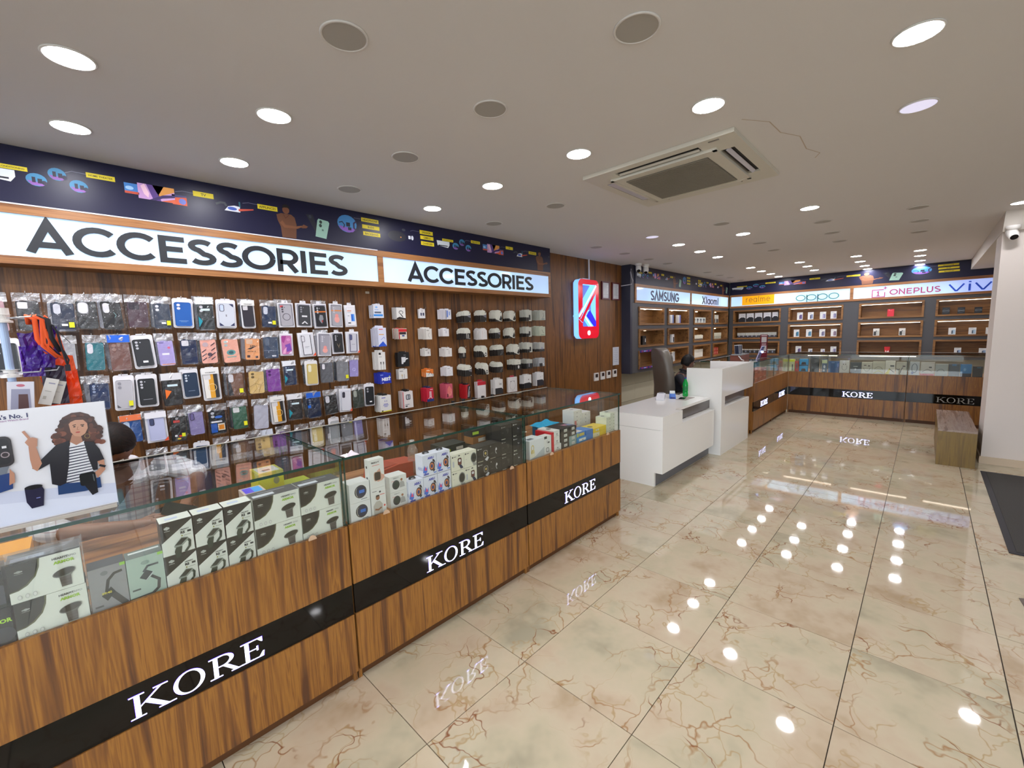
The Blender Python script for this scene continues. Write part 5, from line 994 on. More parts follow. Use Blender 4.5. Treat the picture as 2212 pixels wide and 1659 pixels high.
SHIRT = lambda x, s: [('e', x, .60*s+.04, .13, .08*s, '#8a5a40'), ('p', [(x-.13, .60*s+.06), (x-.1, .68*s+.06), (x+.1, .68*s+.06), (x+.13, .62*s+.06), (x, .66*s+.03)], '#2c201a'), ('p', [(x-.3, .0), (x-.32, .38*s), (x-.12, .50*s+.02), (x+.12, .50*s+.02), (x+.3, .38*s), (x+.28, 0)], '#b8b2aa'), ('l', [(x-.22, .24), (x, .2), (x+.22, .26)], .06*s, '#8f6248')]
carton('watch_box', 'tall white box with a standing man in a grey shirt, lower of the tall pair', 'box', (.966, Y0, DK), .080, .140, .045, '#e0e0de', [('r', .1, .88, .4, .9, '#5a5a60'), ('e', .62, .84, .07, .035, '#2a2a30'), ('r', .6, .72, .92, .74, '#d8564c'), ('e', .88, .3, .06, .04, '#d8443c')]+SHIRT(.44, 1.0), group='tall white smartwatch boxes')
TW = [('t', 'FIREBOLTT', .22, .84, .10, '#8a8c90', 'l', .02, .8), ('e', .36, .44, .22, .30, '#3e3f44'), ('e', .38, .44, .16, .22, '#2a3a34'), ('l', arc(.52, .44, .07, .25, -80, 80, 6), .03, '#c6c2ba'), ('e', .70, .70, .07, .08, '#9c6a4c'), ('p', [(.58, .2), (.6, .55), (.7, .62), (.84, .52), (.88, .2)], '#a8a6a4'), ('r', .1, .7, .25, .72, '#d8706a')]
for z, lb in ((DK, 'lower'), (.869, 'upper')): carton('watch_box', f'wide white smartwatch box with a man beside the watch, {lb} one', 'box', (1.080, Y0+.015, z), .099, .083, .075, '#dcdcda', TW, side=[('r', .2, .2, .5, .8, '#c6c8ca')], group='wide white smartwatch boxes')
ARI = [('t', 'ARIU', .36, .78, .15, '#4a50b0', 'l', .06), ('p', [(0, .22), (.12, .55), (.2, .3), (.34, .5), (.3, .2), (.18, .12)], '#4a74d8'), ('p', [(.1, .3), (.2, .48), (.3, .28)], '#e0507c'), ('l', arc(.74, .44, .13, .26, -100, 100, 8), .09, '#3a3840'), ('e', .66, .42, .20, .22, '#3a3038'), ('e', .64, .42, .15, .16, '#c8784c'), ('e', .64, .42, .08, .09, '#2c3c74'), ('l', arc(.80, .42, .08, .2, -60, 60, 6), .04, '#d8d6d8'), ('r', .05, .06, .4, .14, '#5660b4'), ('r', .75, .06, .95, .12, '#6c8cd0')]
for x, z, lb in ((1.181, DK, 'alone in the left column'), (1.275, DK, 'bottom of the middle column'), (1.370, DK, 'bottom of the right column'), (1.275, .906, 'top of the middle column'), (1.370, .906, 'top of the right column')):
    t = carton('watch_box', f'white lilac lettered box with colour splash, {lb}', 'box', (x, Y0, z), .092, .118, .07, '#dcdfee', ARI, side=[('t', 'ARIU', .3, .3, .2, '#9aa2cc', 'l', .03)], group='lilac lettered smartwatch boxes')
    if 'top' in lb or 'alone' in lb:
        g = G()
        for q in ribbon([(.03, .118), (.036, .128), (.058, .128), (.064, .118)], .005): g.slab(q, .03, .045, flat('#23242c', .3))
        g.obj('carry_handle', t)
CR1 = [('e', .12, .86, .05, .05, '#3a3a3c'), ('r', .2, .84, .4, .88, '#6a6a6c'), ('r', .1, .25, .22, .6, '#b8bcc4'), ('l', arc(.62, .55, .12, .35, 60, 120, 5), .06, '#3c3a44'), ('p', rrect(.50, .3, .80, .74, .08), '#4a3834'), ('p', rrect(.53, .34, .77, .70, .06), '#6c3a34'), ('e', .65, .58, .09, .09, '#dcdce0'), ('p', [(.58, .3), (.78, .3), (.92, .08), (.7, .06)], '#2c3454')]
CR2 = [('e', .12, .86, .05, .05, '#3a3a3c'), ('r', .2, .84, .4, .88, '#6a6a6c'), ('e', .78, .5, .26, .34, '#8c8c8a'), ('e', .78, .5, .21, .28, '#33342f'), ('p', [(.66, .16), (.98, .16), (.98, 0), (.74, 0)], '#9a9a96'), ('r', .1, .5, .2, .53, '#b8b8b4')]
for x, z, a, lb in ((1.469, .884, CR1, 'square red faced watch, upper left of four'), (1.566, .884, CR2, 'round steel watch, upper right of four'), (1.469, DK, CR2, 'round steel watch, lower left of four'), (1.566, DK, CR1, 'square red faced watch, lower right of four')):
    carton('watch_box', f'cream box with {lb}', 'box', (x, Y0, z), .095, .097, .07, '#dedccb', a, group='cream smartwatch boxes')
BKs = [[('e', .12, .86, .05, .045, '#d8d8d4'), ('r', .2, .84, .42, .88, '#a8a8a4'), ('p', rrect(.52, .32, .86, .72, .10), '#a8a49c'), ('p', rrect(.56, .35, .82, .69, .08), '#26241f'), ('e', .69, .52, .07, .09, '#c8b068'), ('p', [(.62, .14), (.86, .3), (.96, .2), (.8, 0)], '#c9ccd4'), ('r', .06, .06, .5, .09, '#c8c4ac')],
       [('e', .12, .86, .05, .045, '#8c8c88'), ('l', arc(.62, .5, .1, .2, 100, 260, 6), .04, '#c9c9cc'), ('e', .58, .6, .06, .08, '#d8d8dc'), ('r', .06, .06, .5, .09, '#a8a494'), ('r', .1, .4, .3, .42, '#6a6862')],
       [('e', .12, .86, .05, .045, '#9c9c98'), ('r', .2, .84, .42, .88, '#8c8c88'), ('l', [(.5, .7), (.66, .52), (.6, .4)], .05, '#55524c'), ('e', .62, .62, .1, .1, '#4a4742'), ('r', .06, .06, .4, .10, '#c8c4b4'), ('r', .1, .5, .25, .52, '#6a6862')],
       [('e', .12, .86, .05, .045, '#e0e0e0'), ('r', .2, .84, .46, .88, '#b8b8b8'), ('p', [(.4, .3), (.6, .75), (.8, .7), (.62, .25)], '#3a3a3c'), ('l', [(.52, .62), (.56, .52), (.68, .56)], .035, '#d0d0d4'), ('t', 'Blaze R', .08, .06, .10, '#dcdccc', 'l', .04)]]
hc = [2, 2, 3, 3]
for c, x in enumerate((1.665, 1.770, 1.874, 1.983)):
    for r in range(hc[c]): carton('watch_box', f'charcoal smartwatch box, {ordn(c)} dark column from the left, {["bottom", "second", "third"][r]} layer', 'box', (x, Y0, DK+.1*r+.0005), .094 if c == 3 else .103, .099, .085, '#34322f', BKs[c], group='charcoal smartwatch boxes')
# deeper things in showcase 2
def pile(prefix, desc, x, y, w, d, hs, cols, arts=None, rz=0, z=DK, cat='box', top=None):
    zz = z
    for i, (h, c) in enumerate(zip(hs, cols)):
        pos = ['bottom', 'second', 'third', 'fourth', 'fifth', 'sixth', 'seventh', 'eighth'][i]
        pos = pos+' layer' if i < len(hs)-1 or len(hs) == 1 else 'topmost layer'
        carton('product_box', f'{desc}, {pos}', cat, (x+random.uniform(-.004, .004), y+random.uniform(-.004, .004), zz+.0003), w, h-.001, d, c, (arts[i % len(arts)] if arts else None), rz+random.uniform(-.03, .03), prefix, top=top)
        zz += h
pile('deep brown and black boxes in the second showcase', 'flat box in the coloured pile behind the cream watch boxes', 1.60, 2.20, .19, .13, [.05, .045, .03, .05], ['#d8cc2c', '#1e2a28', '#3a403c', '#24302c'], [[('r', 0, .2, .35, .5, '#c8d838'), ('r', .6, .2, .9, .6, '#c8c8c0')]])
pile('flat brown cartons in the second showcase', 'dark brown flat carton at the left in the deep pile', 1.72, 2.44, .20, .15, [.05, .05, .05, .04], ['#5a4230', '#4c3424', '#5a3c26', '#6a4c34'], [[('r', .1, .2, .4, .5, '#8a8478')]])
pile('orange banded cartons', 'small carton with lime and orange bands beside the charcoal boxes', 1.83, 2.16, .12, .09, [.05, .05, .05, .05, .05], ['#2c4a5c', '#c85a3c', '#26302c', '#9a6a3c', '#2a2c2c'], [[('r', .05, .3, .5, .7, '#a8c83c')], [('r', .4, .2, .95, .7, '#e0dcd4')]])
pile('dark tall cartons', 'dark grey carton behind the charcoal smartwatch boxes', 1.945, 2.10, .115, .12, [.10, .10, .10], ['#2c2b2a']*3, [BKs[0]])
t = thing('folded_cloth', 'folded brown and lilac cloth lying behind the white watch boxes', 'cloth', (.96, 2.14, DK)); crumple(.20, .16, 12, 10, .02, flat('#8a6e4c', .9), 5)
g = G(); r_ = random.Random(4); n = 12; vs = []
def cloth(name, t, w, d, h, col, seed, off=(0, 0, 0)):
    r = random.Random(seed); ph = [r.uniform(0, 6) for _ in range(6)]; g = G(); nx, ny = 18, 14
    for j in range(ny+1):
        for i in range(nx+1):
            u, v = i/nx, j/ny; e = min(u, 1-u, v, 1-v)*4; e = min(1, e)
            z = h*e*(.55+.22*math.sin(7*u+ph[0]+3*v)+.18*math.sin(11*v+ph[1]-4*u)+.12*math.sin(17*u+ph[2]))
            g.v.append((off[0]+(u-.5)*w*(1+.08*math.sin(5*v+ph[3])), off[1]+(v-.5)*d*(1+.1*math.sin(6*u+ph[4])), off[2]+max(.001, z)))
    for j in range(ny):
        for i in range(nx): a = j*(nx+1)+i; g.f.append([a, a+1, a+nx+2, a+nx+1]); g.m.append(g.mi(flat(col, .9)))
    return g.obj(name, t, smooth=True)
cloth('brown_fold', t, .20, .16, .085, '#8f7350', 3); cloth('lilac_fold', t, .19, .14, .10, '#8f849c', 8, (.02, .07, .0)); cloth('lime_edge', t, .14, .06, .05, '#c0cc4a', 9, (.02, -.07, 0))
t = thing('red_leather_case', 'flat orange red folder lying behind the white watch boxes in the second showcase', 'folder', (1.20, 2.30, DK), .12); G().slab([(0, 0), (.30, 0), (.33, .085), (.16, .10), (.02, .09)], 0, .16, flat('#a8452c', .5)).obj('cover', t); G().box(.02, .02, .098, .16, .14, .101, flat('#9c3f28', .5)).obj('flap', t)
t = thing('water_bottle', 'clear part filled plastic water bottle standing inside the second showcase', 'bottle', (1.485, 2.36, DK))
G().lathe([(.030, 0), (.034, .006), (.034, .10), (.030, .115), (.034, .13), (.034, .155), (.026, .175), (.014, .195), (.014, .205)], (0, 0, 0), M_bottlec, 20).obj('bottle_body', t, smooth=True)
G().lathe([(.029, .004), (.031, .008), (.031, .085)], (0, 0, 0), glassmat('water_tint', '#e8d8c8', .03, .04, '#cdb8a0', 0, .15), 18).obj('water', t); G().lathe([(.016, .203), (.016, .222)], (0, 0, 0), flat('#e6e4e4', .4), 16).obj('cap', t)
# first showcase, deeper goods seen through the glass top
YB = [('r', .08, .2, .5, .75, '#c9c63a'), ('e', .7, .5, .12, .2, '#8a8a5c')]
for i, (x, z) in enumerate(((.70, DK), (.81, DK), (.70, .885), (.81, .885), (.70, .985))):
    if x > .8: x = .745; 
    pass
pile('lime yellow cartons in the first showcase', 'lime yellow carton behind the white watch boxes, left pile', .555, 2.20, .11, .13, [.09, .09, .09], ['#d8dc10', '#d0d018', '#c8c428'], [YB], top=[('r', .1, .1, .9, .9, '#d8dcdc'), ('r', .3, .3, .6, .5, '#4a4c64')])
pile('lime yellow cartons in the first showcase', 'olive yellow carton behind the white watch boxes, right pile', .675, 2.22, .13, .13, [.085, .085], ['#a8ac1c', '#98a024'], [YB])
pile('dark and pastel boxes in the first showcase', 'dark box with bright stickers behind the upper watch boxes', .46, 2.08, .085, .10, [.085, .085, .06], ['#1d2028', '#2a2444', '#c4b4ac'], [[('r', .1, .2, .5, .7, '#5a7ae0')]], top=[('r', .1, .1, .5, .9, '#5a4ae0'), ('r', .5, .1, .9, .9, '#3a9ce8')])
t = thing('headset', 'tangled black headset with cable on the display deck', 'headset', (.035, 2.16, DK))
G().tube([(-.11, 0, .01), (-.07, .05, .03), (-.02, .06, .045), (.02, .03, .02), (.06, .05, .04), (.10, .04, .03), (.11, 0, .01)], .0035, flat('#1a1620', .4), 8).obj('cable', t)
G().tube([(-.12, -.01, .012), (-.05, -.03, .02), (.0, -.02, .015), (.06, -.035, .012), (.10, -.02, .01)], .006, flat('#141220', .4), 8).obj('headband', t); G().box(-.02, -.045, .001, .03, -.015, .025, flat('#2a2660', .3)).obj('ear_piece', t)
t = thing('key_bunch', 'shiny bunch of metal keys left of the six square watch boxes', 'keys', (.130, 2.17, DK)); M_k = flat('#b9b4ac', .2, .9)
for i in range(4): o = G().box(-.003, 0, .002+.003*i, .003, .045, .004+.003*i, M_k).lathe([(.011, .002+.003*i), (.011, .005+.003*i)], (0, -.008, 0), M_k, 12).obj('key', t); o.rotation_euler = (0, 0, .6+.35*i)
G().ball((-.02, .02, .012), (.016, .012, .010), flat('#16131a', .3)).obj('key_fob', t)
t = thing('paper_pad', 'pale grey box with printed white label lying deep in the first showcase', 'box', (-.32, 2.22, DK)); G().box(0, 0, 0, .22, .2, .10, flat('#9a9698', .5)).obj('carton', t); G().box(.12, -.001, .06, .20, 0, .075, flat('#d8d4cc', .5)).obj('label', t)
G().box(-.41, 2.42, DK, -.18, 2.6, DK+.12, flat('#d8922a', .5)).obj('product_box', None, label='plain amber carton at the back left of the first showcase', cat='box')
# third showcase
WG = '#dfe0dc'
carton('product_box', 'large white box with gold earbud picture at the left of the third showcase', 'box', (2.166, 1.95, DK), .160, .135, .12, '#dfe2e4', [('l', arc(.2, .6, .08, .14, 0, 360, 12), .05, '#cdb96a'), ('e', .14, .38, .05, .12, '#c9b460'), ('e', .26, .38, .06, .14, '#d8cc90'), ('p', rrect(.02, .10, .36, .3, .05), '#e6e2cc'), ('p', [(.0, 0), (1, 0), (1, .5), (.4, .14)], '#b9c0c2')], top=[('r', .1, .2, .5, .5, '#6a7078')])
carton('product_box', 'white watch box with black tab and outlined square watch', 'box', (2.331, 1.955, DK), .082, .135, .06, WG, [('r', .02, .86, .4, 1, '#2a2a2c'), ('p', rrect(.25, .12, .65, .36, .08), '#4a4c50'), ('p', rrect(.30, .15, .60, .33, .06), '#d6d8d4'), ('r', .5, .6, .75, .68, '#3c3c40'), ('l', arc(.45, .68, .08, .06, 60, 300, 8), .015, '#4a4a4c')])
carton('product_box', 'thin red edged box standing upright between white boxes', 'box', (2.416, 1.952, DK), .026, .148, .16, '#c8202c')
for z, hh, lb, x1 in ((DK, .05, 'bottom', 2.532), (.836, .055, 'middle', 2.515), (.892, .05, 'top', 2.515)): carton('product_box', f'white speaker box with small logo right of the red box, {lb} layer', 'box', (2.446, 1.955, z), x1-2.446, hh-.001, .16, '#e2e1dc', [('t', 'mi', .4, .35, .35, '#4a4a4c', 'l', .03), ('r', .3, .15, .8, .22, '#8a8a8a')], top=[('e', .5, .5, .3, .12, '#4a4c50')], group='white speaker boxes right of the red edged box')
LBL = [('r', .35, .25, .75, .8, '#d8d8d0'), ('r', .4, .4, .7, .45, '#5a5a58'), ('r', .4, .55, .6, .6, '#5a5a58')]
for c, (x, w) in enumerate(((2.534, .10), (2.637, .092))):
    for r in range(4):
        col = '#3a3631' if not (c == 1 and r < 2) else '#8ba3a0'
        carton('product_box', f'{"charcoal" if col == "#3a3631" else "grey green"} flat phone box with white label, {["left", "right"][c]} stack, {["bottom", "second", "third", "topmost"][r]} layer', 'box', (x, 1.955, DK+.0385*r+.0003), w, .0375, .16, col, LBL, group='flat phone boxes with white labels', top=([('r', .1, .3, .8, .6, '#a87484'), ('r', .5, .2, .95, .5, '#8a94b4')] if r == 3 and c else None))
carton('product_box', 'blue and white box lowest of the blue boxes', 'box', (2.742, 1.955, DK), .125, .040, .14, '#2f8fd0', [('r', .2, .3, .95, .8, '#dfe2dc'), ('t', 'mi', .55, .35, .4, '#3a3c3a', 'l', .03)], group='blue boxes', top=[('r', .1, .1, .7, .9, '#e2e4e0')])
carton('product_box', 'blue box with yellow front block, on top of the left blue box', 'box', (2.745, 1.965, .8255), .12, .04, .14, '#2a78c4', [('r', .05, .1, .25, .9, '#b8c450'), ('r', .3, .2, .9, .8, '#c9b44c')], group='blue boxes', top=[('r', .1, .1, .9, .9, '#dcdcdc'), ('r', .3, .3, .7, .5, '#e08a8a')])
for r in range(2): carton('product_box', f'plain blue box at the right of the blue group, {["lower", "upper"][r]} one', 'box', (2.870, 1.957, DK+.041*r), .098, .04, .13, '#2a74c0', None, group='blue boxes')
for c in range(2):
    for r in range(2): carton('product_box', f'yellow accessory box, {["left", "right"][c]} column, {["lower", "upper"][r]} one', 'box', (2.972+.101*c, 1.957, DK+.039*r), .098, .038, .13, '#e6c81c' if (c or r) else '#dcd6a8', ([('r', .4, .3, .9, .7, '#e0dcc0'), ('t', 'mi', .55, .4, .3, '#4a4a3c', 'l', .03)] if not c else None), group='yellow accessory boxes', top=[('e', .5, .5, .25, .18, '#5a583c')] if r and not c else None)
for c, (x, y, n) in enumerate(((3.180, 1.957, 5), (3.252, 1.962, 6))):
    for r in range(n): carton('product_box', f'pale cream power bank box at the counter end, {["left", "right"][c]} stack, {ordn(r)} layer from the deck', 'box', (x, y, DK+.0275*r), .070, .027, .11, '#d9dccb' if r % 2 else '#d4d9c8', [('r', .7, .3, .9, .45, '#6a6c60'), ('r', .1, .5, .4, .56, '#b4b8a8')], group='pale cream power bank boxes', top=[('e', .6, .6, .25, .15, '#5c6460')] if r == n-1 else None)
for c in range(2):
    for r in range(6-c): carton('product_box', f'white box deep in the third showcase, {["left", "right"][c]} stack, {ordn(r)} layer', 'box', (2.98+.13*c, 2.16, DK+.034*r), .125, .0335, .12, '#dcdad6', [('t', 'mi', .35, .3, .4, '#4a4a4c', 'l', .03), ('r', .8, .2, .85, .8, '#b8b6b2')], group='white back stacks in the third showcase', top=[('e', .4, .5, .2, .1, '#8a7ca0')])
t = thing('wrapped_bundle', 'teal blue box wrapped in a crumpled blue carrier bag', 'bag', (2.72, 2.28, DK)); G().box(0, 0, 0, .19, .13, .09, flat('#17628a', .4)).obj('box', t); cloth('carrier_bag', t, .24, .18, .05, '#2f9cc8', 12, (.10, .06, .088))
pile('flat dark tablets', 'flat dark gadget sleeve in the middle of the third showcase', 2.74, 2.12, .17, .12, [.022, .022, .02], ['#3a3438', '#5a5458', '#a8a4b0'], None, .15)
t = thing('paper_cup', 'small paper cup standing on the deck of the third showcase', 'cup', (2.625, 2.42, DK)); G().lathe([(.017, 0), (.023, .05), (.0245, .052)], (0, 0, 0), flat('#d8a98c', .6), 18).obj('cup_body', t, smooth=True); G().lathe([(.0225, .0515), (.0235, .054)], (0, 0, 0), flat('#ece4dc', .5), 18).obj('cup_rim', t)
t = thing('green_marker', 'bright green marker pen lying on the deck of the third showcase', 'pen', (2.44, 2.28, DK+.007)); o = G().tube([(0, 0, 0), (.12, -.03, 0)], .007, flat('#1f8f3c', .4), 8).obj('barrel', t); G().tube([(.12, -.03, 0), (.14, -.035, 0)], .005, flat('#156b2c', .4), 8).obj('cap', t)
t = thing('cake_stand_gadget', 'white round gadget with a red upright blade in front of the white stacks', 'gadget', (2.925, 2.10, DK)); G().lathe([(.045, 0), (.045, .012), (.04, .016)], (0, 0, 0), flat('#d6cfc8', .4), 22).obj('base', t); G().lathe([(.03, .016), (.03, .019)], (0, 0, 0), flat('#b86a64', .4), 20).obj('red_disc', t); G().box(-.008, -.004, .016, .008, .004, .135, flat('#c87a74', .35)).obj('blade', t)
# ================================================================ CROSS COUNTER GOODS (boxes face the room, towards -x)
XF = 9.60
CC = [
 ((1.869,1.779,1.024), '#c8cc9c', [('r', 0, .8, 1, 1, '#d4dc2c'), ('r', .5, .1, .7, .6, '#2c2c2c')], 'lime topped white box in the corner of the far counter'),
 ((1.775,1.712,.990), '#b83a34', [('r', .3, .3, .7, .8, '#5a4a4c')], 'red box beside the lime topped box'),
 ((1.705,1.567,.905), '#2a9ad4', [('p', [(.2, .15), (.8, .15), (.7, .55), (.3, .55)], '#161616'), ('r', 0, 0, 1, .12, '#18222c')], 'lower of two blue boxes with black headset picture'),
 ((1.539,1.400,1.087), '#24262a', [('e', .3, .3, .1, .08, '#5a5c60'), ('r', .5, .6, .8, .8, '#3c3e42')], 'tall black box stack left of the glass divider'),
 ((1.355,1.274,1.033), '#2c4a66', [('r', 0, .7, 1, .95, '#c8d4a8'), ('e', .5, .45, .2, .12, '#c8ccd4'), ('r', .2, .1, .6, .25, '#b8c0c8')], 'blue box with pale green top right of the divider'),
 ((1.260,1.101,.998), '#2f5a8c', [('r', .3, .85, .6, .93, '#7c9cc4')], 'plain steel blue box'),
 ((1.096,.951,1.012), '#c9c9c2', [('l', arc(.5, .5, .25, .25, 150, 390, 12), .03, '#8a8a88'), ('e', .38, .72, .04, .05, '#4a4a4c'), ('e', .62, .72, .04, .05, '#4a4a4c')], 'white box with grey neckband earphones'),
 ((.945,.789,.990), '#22241f', [('r', .3, .6, .7, .66, '#a8a89c'), ('e', .5, .4, .08, .1, '#8a8a84')], 'matt black gadget box'),
 ((.785,.641,.991), '#bdb9a6', [('l', arc(.5, .55, .3, .3, 180, 360, 10), .04, '#8a867a'), ('r', .2, .7, .45, .78, '#5a4a44'), ('r', .6, .65, .8, .75, '#5a4a44')], 'cream box with a curved neckband, first of the pair'),
 ((.639,.476,1.005), '#bcb9a4', [('l', arc(.5, .3, .35, .3, 20, 160, 10), .04, '#8c8878'), ('l', [(.1, .1), (.5, .3), (.9, .12)], .04, '#b8b43c')], 'cream box with yellow and grey band'),
 ((.473,.345,1.019), '#d4d2c4', [('p', [(0, .1), (.5, .5), (.4, .0), (0, 0)], '#d8cc3c'), ('r', .5, .6, .9, .7, '#3a3a3c'), ('l', [(.4, .45), (.9, .2)], .04, '#4a4a4c')], 'taller cream box with yellow wedge and dark earbuds'),
 ((.337,.199,1.001), '#bcb8a6', [('l', [(.05, .5), (.2, .4), (.35, .5)], .05, '#4a4440'), ('l', arc(.7, .2, .25, .4, 100, 180, 8), .05, '#4a4440'), ('r', .6, .65, .85, .75, '#5a4a44')], 'cream box with black earphones just left of the glass joint'),
 ((.170,.049,1.011), '#b9c0c4', [('l', arc(.5, .55, .28, .32, 0, 360, 16), .04, '#5a6470'), ('e', .3, .2, .12, .1, '#4a5c9c')], 'pale blue white box right of the glass joint'),
 ((.039,-.126,1.008), '#c6c2ba', [('r', 0, 0, 1, .18, '#c82a3c'), ('l', [(.1, .3), (.5, .5), (.85, .35)], .04, '#8a8680'), ('r', .6, .6, .8, .68, '#3c3a3c')], 'white box with red base band'),
 ((-.131,-.277,.983), '#a8aca8', [('l', arc(.45, .3, .3, .3, 20, 170, 10), .05, '#848884')], 'grey box with an arch picture'),
 ((-.281,-.407,.987), '#383c46', [('r', .3, .86, .7, 1, '#3c6c9c')], 'dark slate box between the grey and blue boxes'),
 ((-.410,-.533,.984), '#2a7fc0', [('r', 0, 0, 1, .3, '#1d2c40'), ('e', .4, .6, .12, .12, '#7cb8e4')], 'bright blue box with dark base near the pillar'),
 ((-.540,-.651,.956), '#2a2d30', [('r', .4, .85, .8, .95, '#3c6c8c')], 'black box beside the pillar'),
]
for (y0, y1, z1), col, art, lb in CC: carton('gadget_box', lb, 'box', (XF, y0, DK), y0-y1-.004, z1-DK, .07, col, art, -PI/2, 'gadget boxes in the far counter')
carton('gadget_box', 'upper of two blue boxes with black headset picture', 'box', (XF, 1.705, .906), .138, .125, .07, '#2a9ad4', CC[2][1+1], -PI/2, 'gadget boxes in the far counter')
# joined counter goods
for i, x in enumerate((7.36, 7.62, 7.88)):
    for r in range(2): carton('gadget_box', f'large red box in the counter beside the desk, {ordn(i)} stack, {["lower", "upper"][r]} one', 'box', (x, 1.91, DK+.10*r), .25, .099, .14, '#b0392e' if (i+r) % 2 else '#c2503c', [('r', .1, .3, .4, .7, '#7c2a24'), ('r', .5, .6, .9, .7, '#e0c8c0')], group='large red boxes')
for i, (c, h) in enumerate((('#a89a8c', .16), ('#8ca4a8', .18), ('#b87c6c', .15))): carton('gadget_box', f'{["beige", "blue grey", "dull red"][i]} box further along the joined counter', 'box', (8.62+.20*i, 1.95, DK), .18, h, .12, c, [('r', .2, .3, .7, .6, '#7a746c')], group='boxes in the corner counter')
for r in range(3): carton('gadget_box', f'cyan gadget box deep in the corner counter, {["bottom", "middle", "top"][r]} one', 'box', (8.90, 2.25, DK+.09*r), .2, .089, .14, '#2a8cb8', None, group='cyan boxes in the corner counter')
# ================================================================ PHONE CARTONS IN THE NICHES
PH = lambda a, b: [('r', .5, .12, .92, .70, a), ('r', .42, .12, .62, .60, b), ('r', .1, .84, .6, .88, '#9aa0a8')]
def phone(label, loc, w, h, art, rz, col='#dcdfe0', d=.035, group='phone cartons in the wall niches', lean=0):
    t = carton('phone_carton', label, 'phone box', loc, w, h, d, col, art, rz, group); return t
def zr(r): return ROWS[r][0]+.034
pal = [('#6a5c8c', '#4a3c6c'), ('#8c98b8', '#3a3c5c'), ('#8a88b0', '#b8b4d0'), ('#7c7aa0', '#b0acc8')]
X_ = 12.07
for r, L in enumerate(([(2.236,.111,1.964),(2.023,.109,1.959),(1.791,.113,1.954),(1.593,.110,1.954)], [(2.287,.107,1.565),(2.042,.110,1.565),(1.786,.107,1.559),(1.571,.106,1.557)], [(2.237,.112,1.171),(1.982,.078,1.111),(1.742,.076,1.105),(1.561,.107,1.162)])):
    for i, (y, w, zt) in enumerate(L):
        a, b = (pal[i] if r != 1 else (('#3c7c9c', '#2c5c78'), ('#5c8cac', '#3a6c88'), ('#7c7c98', '#5a5c80'), ('#7c6c80', '#9c8c9c'))[i])
        phone(f'white phone carton {ordn(i)} from the left, {["top", "middle", "bottom"][r]} niche under the teal lettered sign', (X_, y, zr(r)), w, zt-zr(r) if r < 2 else zt-zr(r), PH(a, b), -PI/2)
for y, w, zt, r, col, art, lb in ((.623, .105, 1.941, 0, '#d8283c', [('r', .2, .8, .7, .86, '#e86a74'), ('e', .25, .9, .08, .05, '#f0a0a4')], 'plain red phone carton alone in the top niche under the red emblem sign'),
    (.834, .103, 1.543, 1, '#dcdcd8', [('r', .1, .05, .5, .6, '#3a3c3c'), ('r', .5, .05, .95, .7, '#b8bcb8'), ('e', .5, .66, .1, .06, '#3c3e40')], 'white phone carton at the left in the middle niche under the red emblem sign'), (.421, .100, 1.537, 1, '#dcdcd8', [('r', .1, .05, .5, .6, '#3a3c3c'), ('r', .5, .05, .95, .7, '#b8bcb8'), ('e', .5, .66, .1, .06, '#3c3e40')], 'white phone carton at the right in the middle niche under the red emblem sign'),
    (-.304, .10, 1.524, 1, '#dcdfe0', PH('#a8c4d8', '#3c4c5c'), 'white phone carton at the left in the middle niche under the blue lettered sign'), (-.577, .10, 1.518, 1, '#dcdfe0', PH('#a8c4d8', '#4c6070'), 'white phone carton second in the middle niche under the blue lettered sign'), (-.80, .10, 1.515, 1, '#dcdfe0', PH('#a8c4d8', '#4c6070'), 'white phone carton half hidden by the pillar, middle niche'),
    (-.406, .095, 1.133, 2, '#dcdfe0', PH('#8ca4c8', '#3c3c5c'), 'white phone carton at the left in the bottom niche under the blue lettered sign'), (-.735, .095, 1.124, 2, '#dcdfe0', PH('#8ca4c8', '#4c5c74'), 'white phone carton at the right in the bottom niche under the blue lettered sign')):
    phone(lb, (X_, y, zr(r)), w, zt-zr(r), art, -PI/2, col)
t = thing('gift_bag', 'small red paper bag marked 14 in the bottom niche under the red emblem sign', 'bag', (X_, .635, zr(2)), -PI/2)
G().slab([(.012, 0), (.083, 0), (.095, .16), (0, .16)], 0, .05, flat('#c8242c', .5)).obj('bag_body', t); g = G(); decals(g, [('t', '14', .22, .2, .42, '#ecdfd8', 'l', .05)], .095, .16, 0); g.obj('printed_number', t)
for i, (y, w, zt) in enumerate(((-.195, .105, 1.924), (-.405, .10, 1.914), (-.630, .10, 1.905))):
    t = phone(f'black smartwatch carton, {["left", "middle", "right"][i]} of three in the top niche under the blue lettered sign', (X_, y, zr(0)), w, zt-zr(0), [('e', .5, .5, .46, .26, '#6a747c'), ('e', .5, .5, .40, .22, '#16181c'), ('r', .15, .46, .85, .54, '#8a949c')], -PI/2, '#22262c')
HPX = [('r', 0, 0, 1, .12, '#1c1c22'), ('p', [(0, .1), (1, .1), (1, .42), (.8, .55), (.35, .55), (0, .35)], '#1f2026'), ('r', .45, .72, .5, .78, '#4a4a50'), ('r', .7, .68, .76, .76, '#4a4a50')]
for i, (a, b) in enumerate(((3.505, 3.353), (3.323, 3.166), (3.132, 2.976), (2.940, 2.785), (2.752, 2.63))):
    carton('headphone_box', f'white and black headphone carton, {ordn(i)} from left in the top niche under the orange block', 'box', (X_, a, zr(0)), a-b, .215, .08, '#d8d8dc', HPX, -PI/2, 'headphone cartons under the orange block sign')
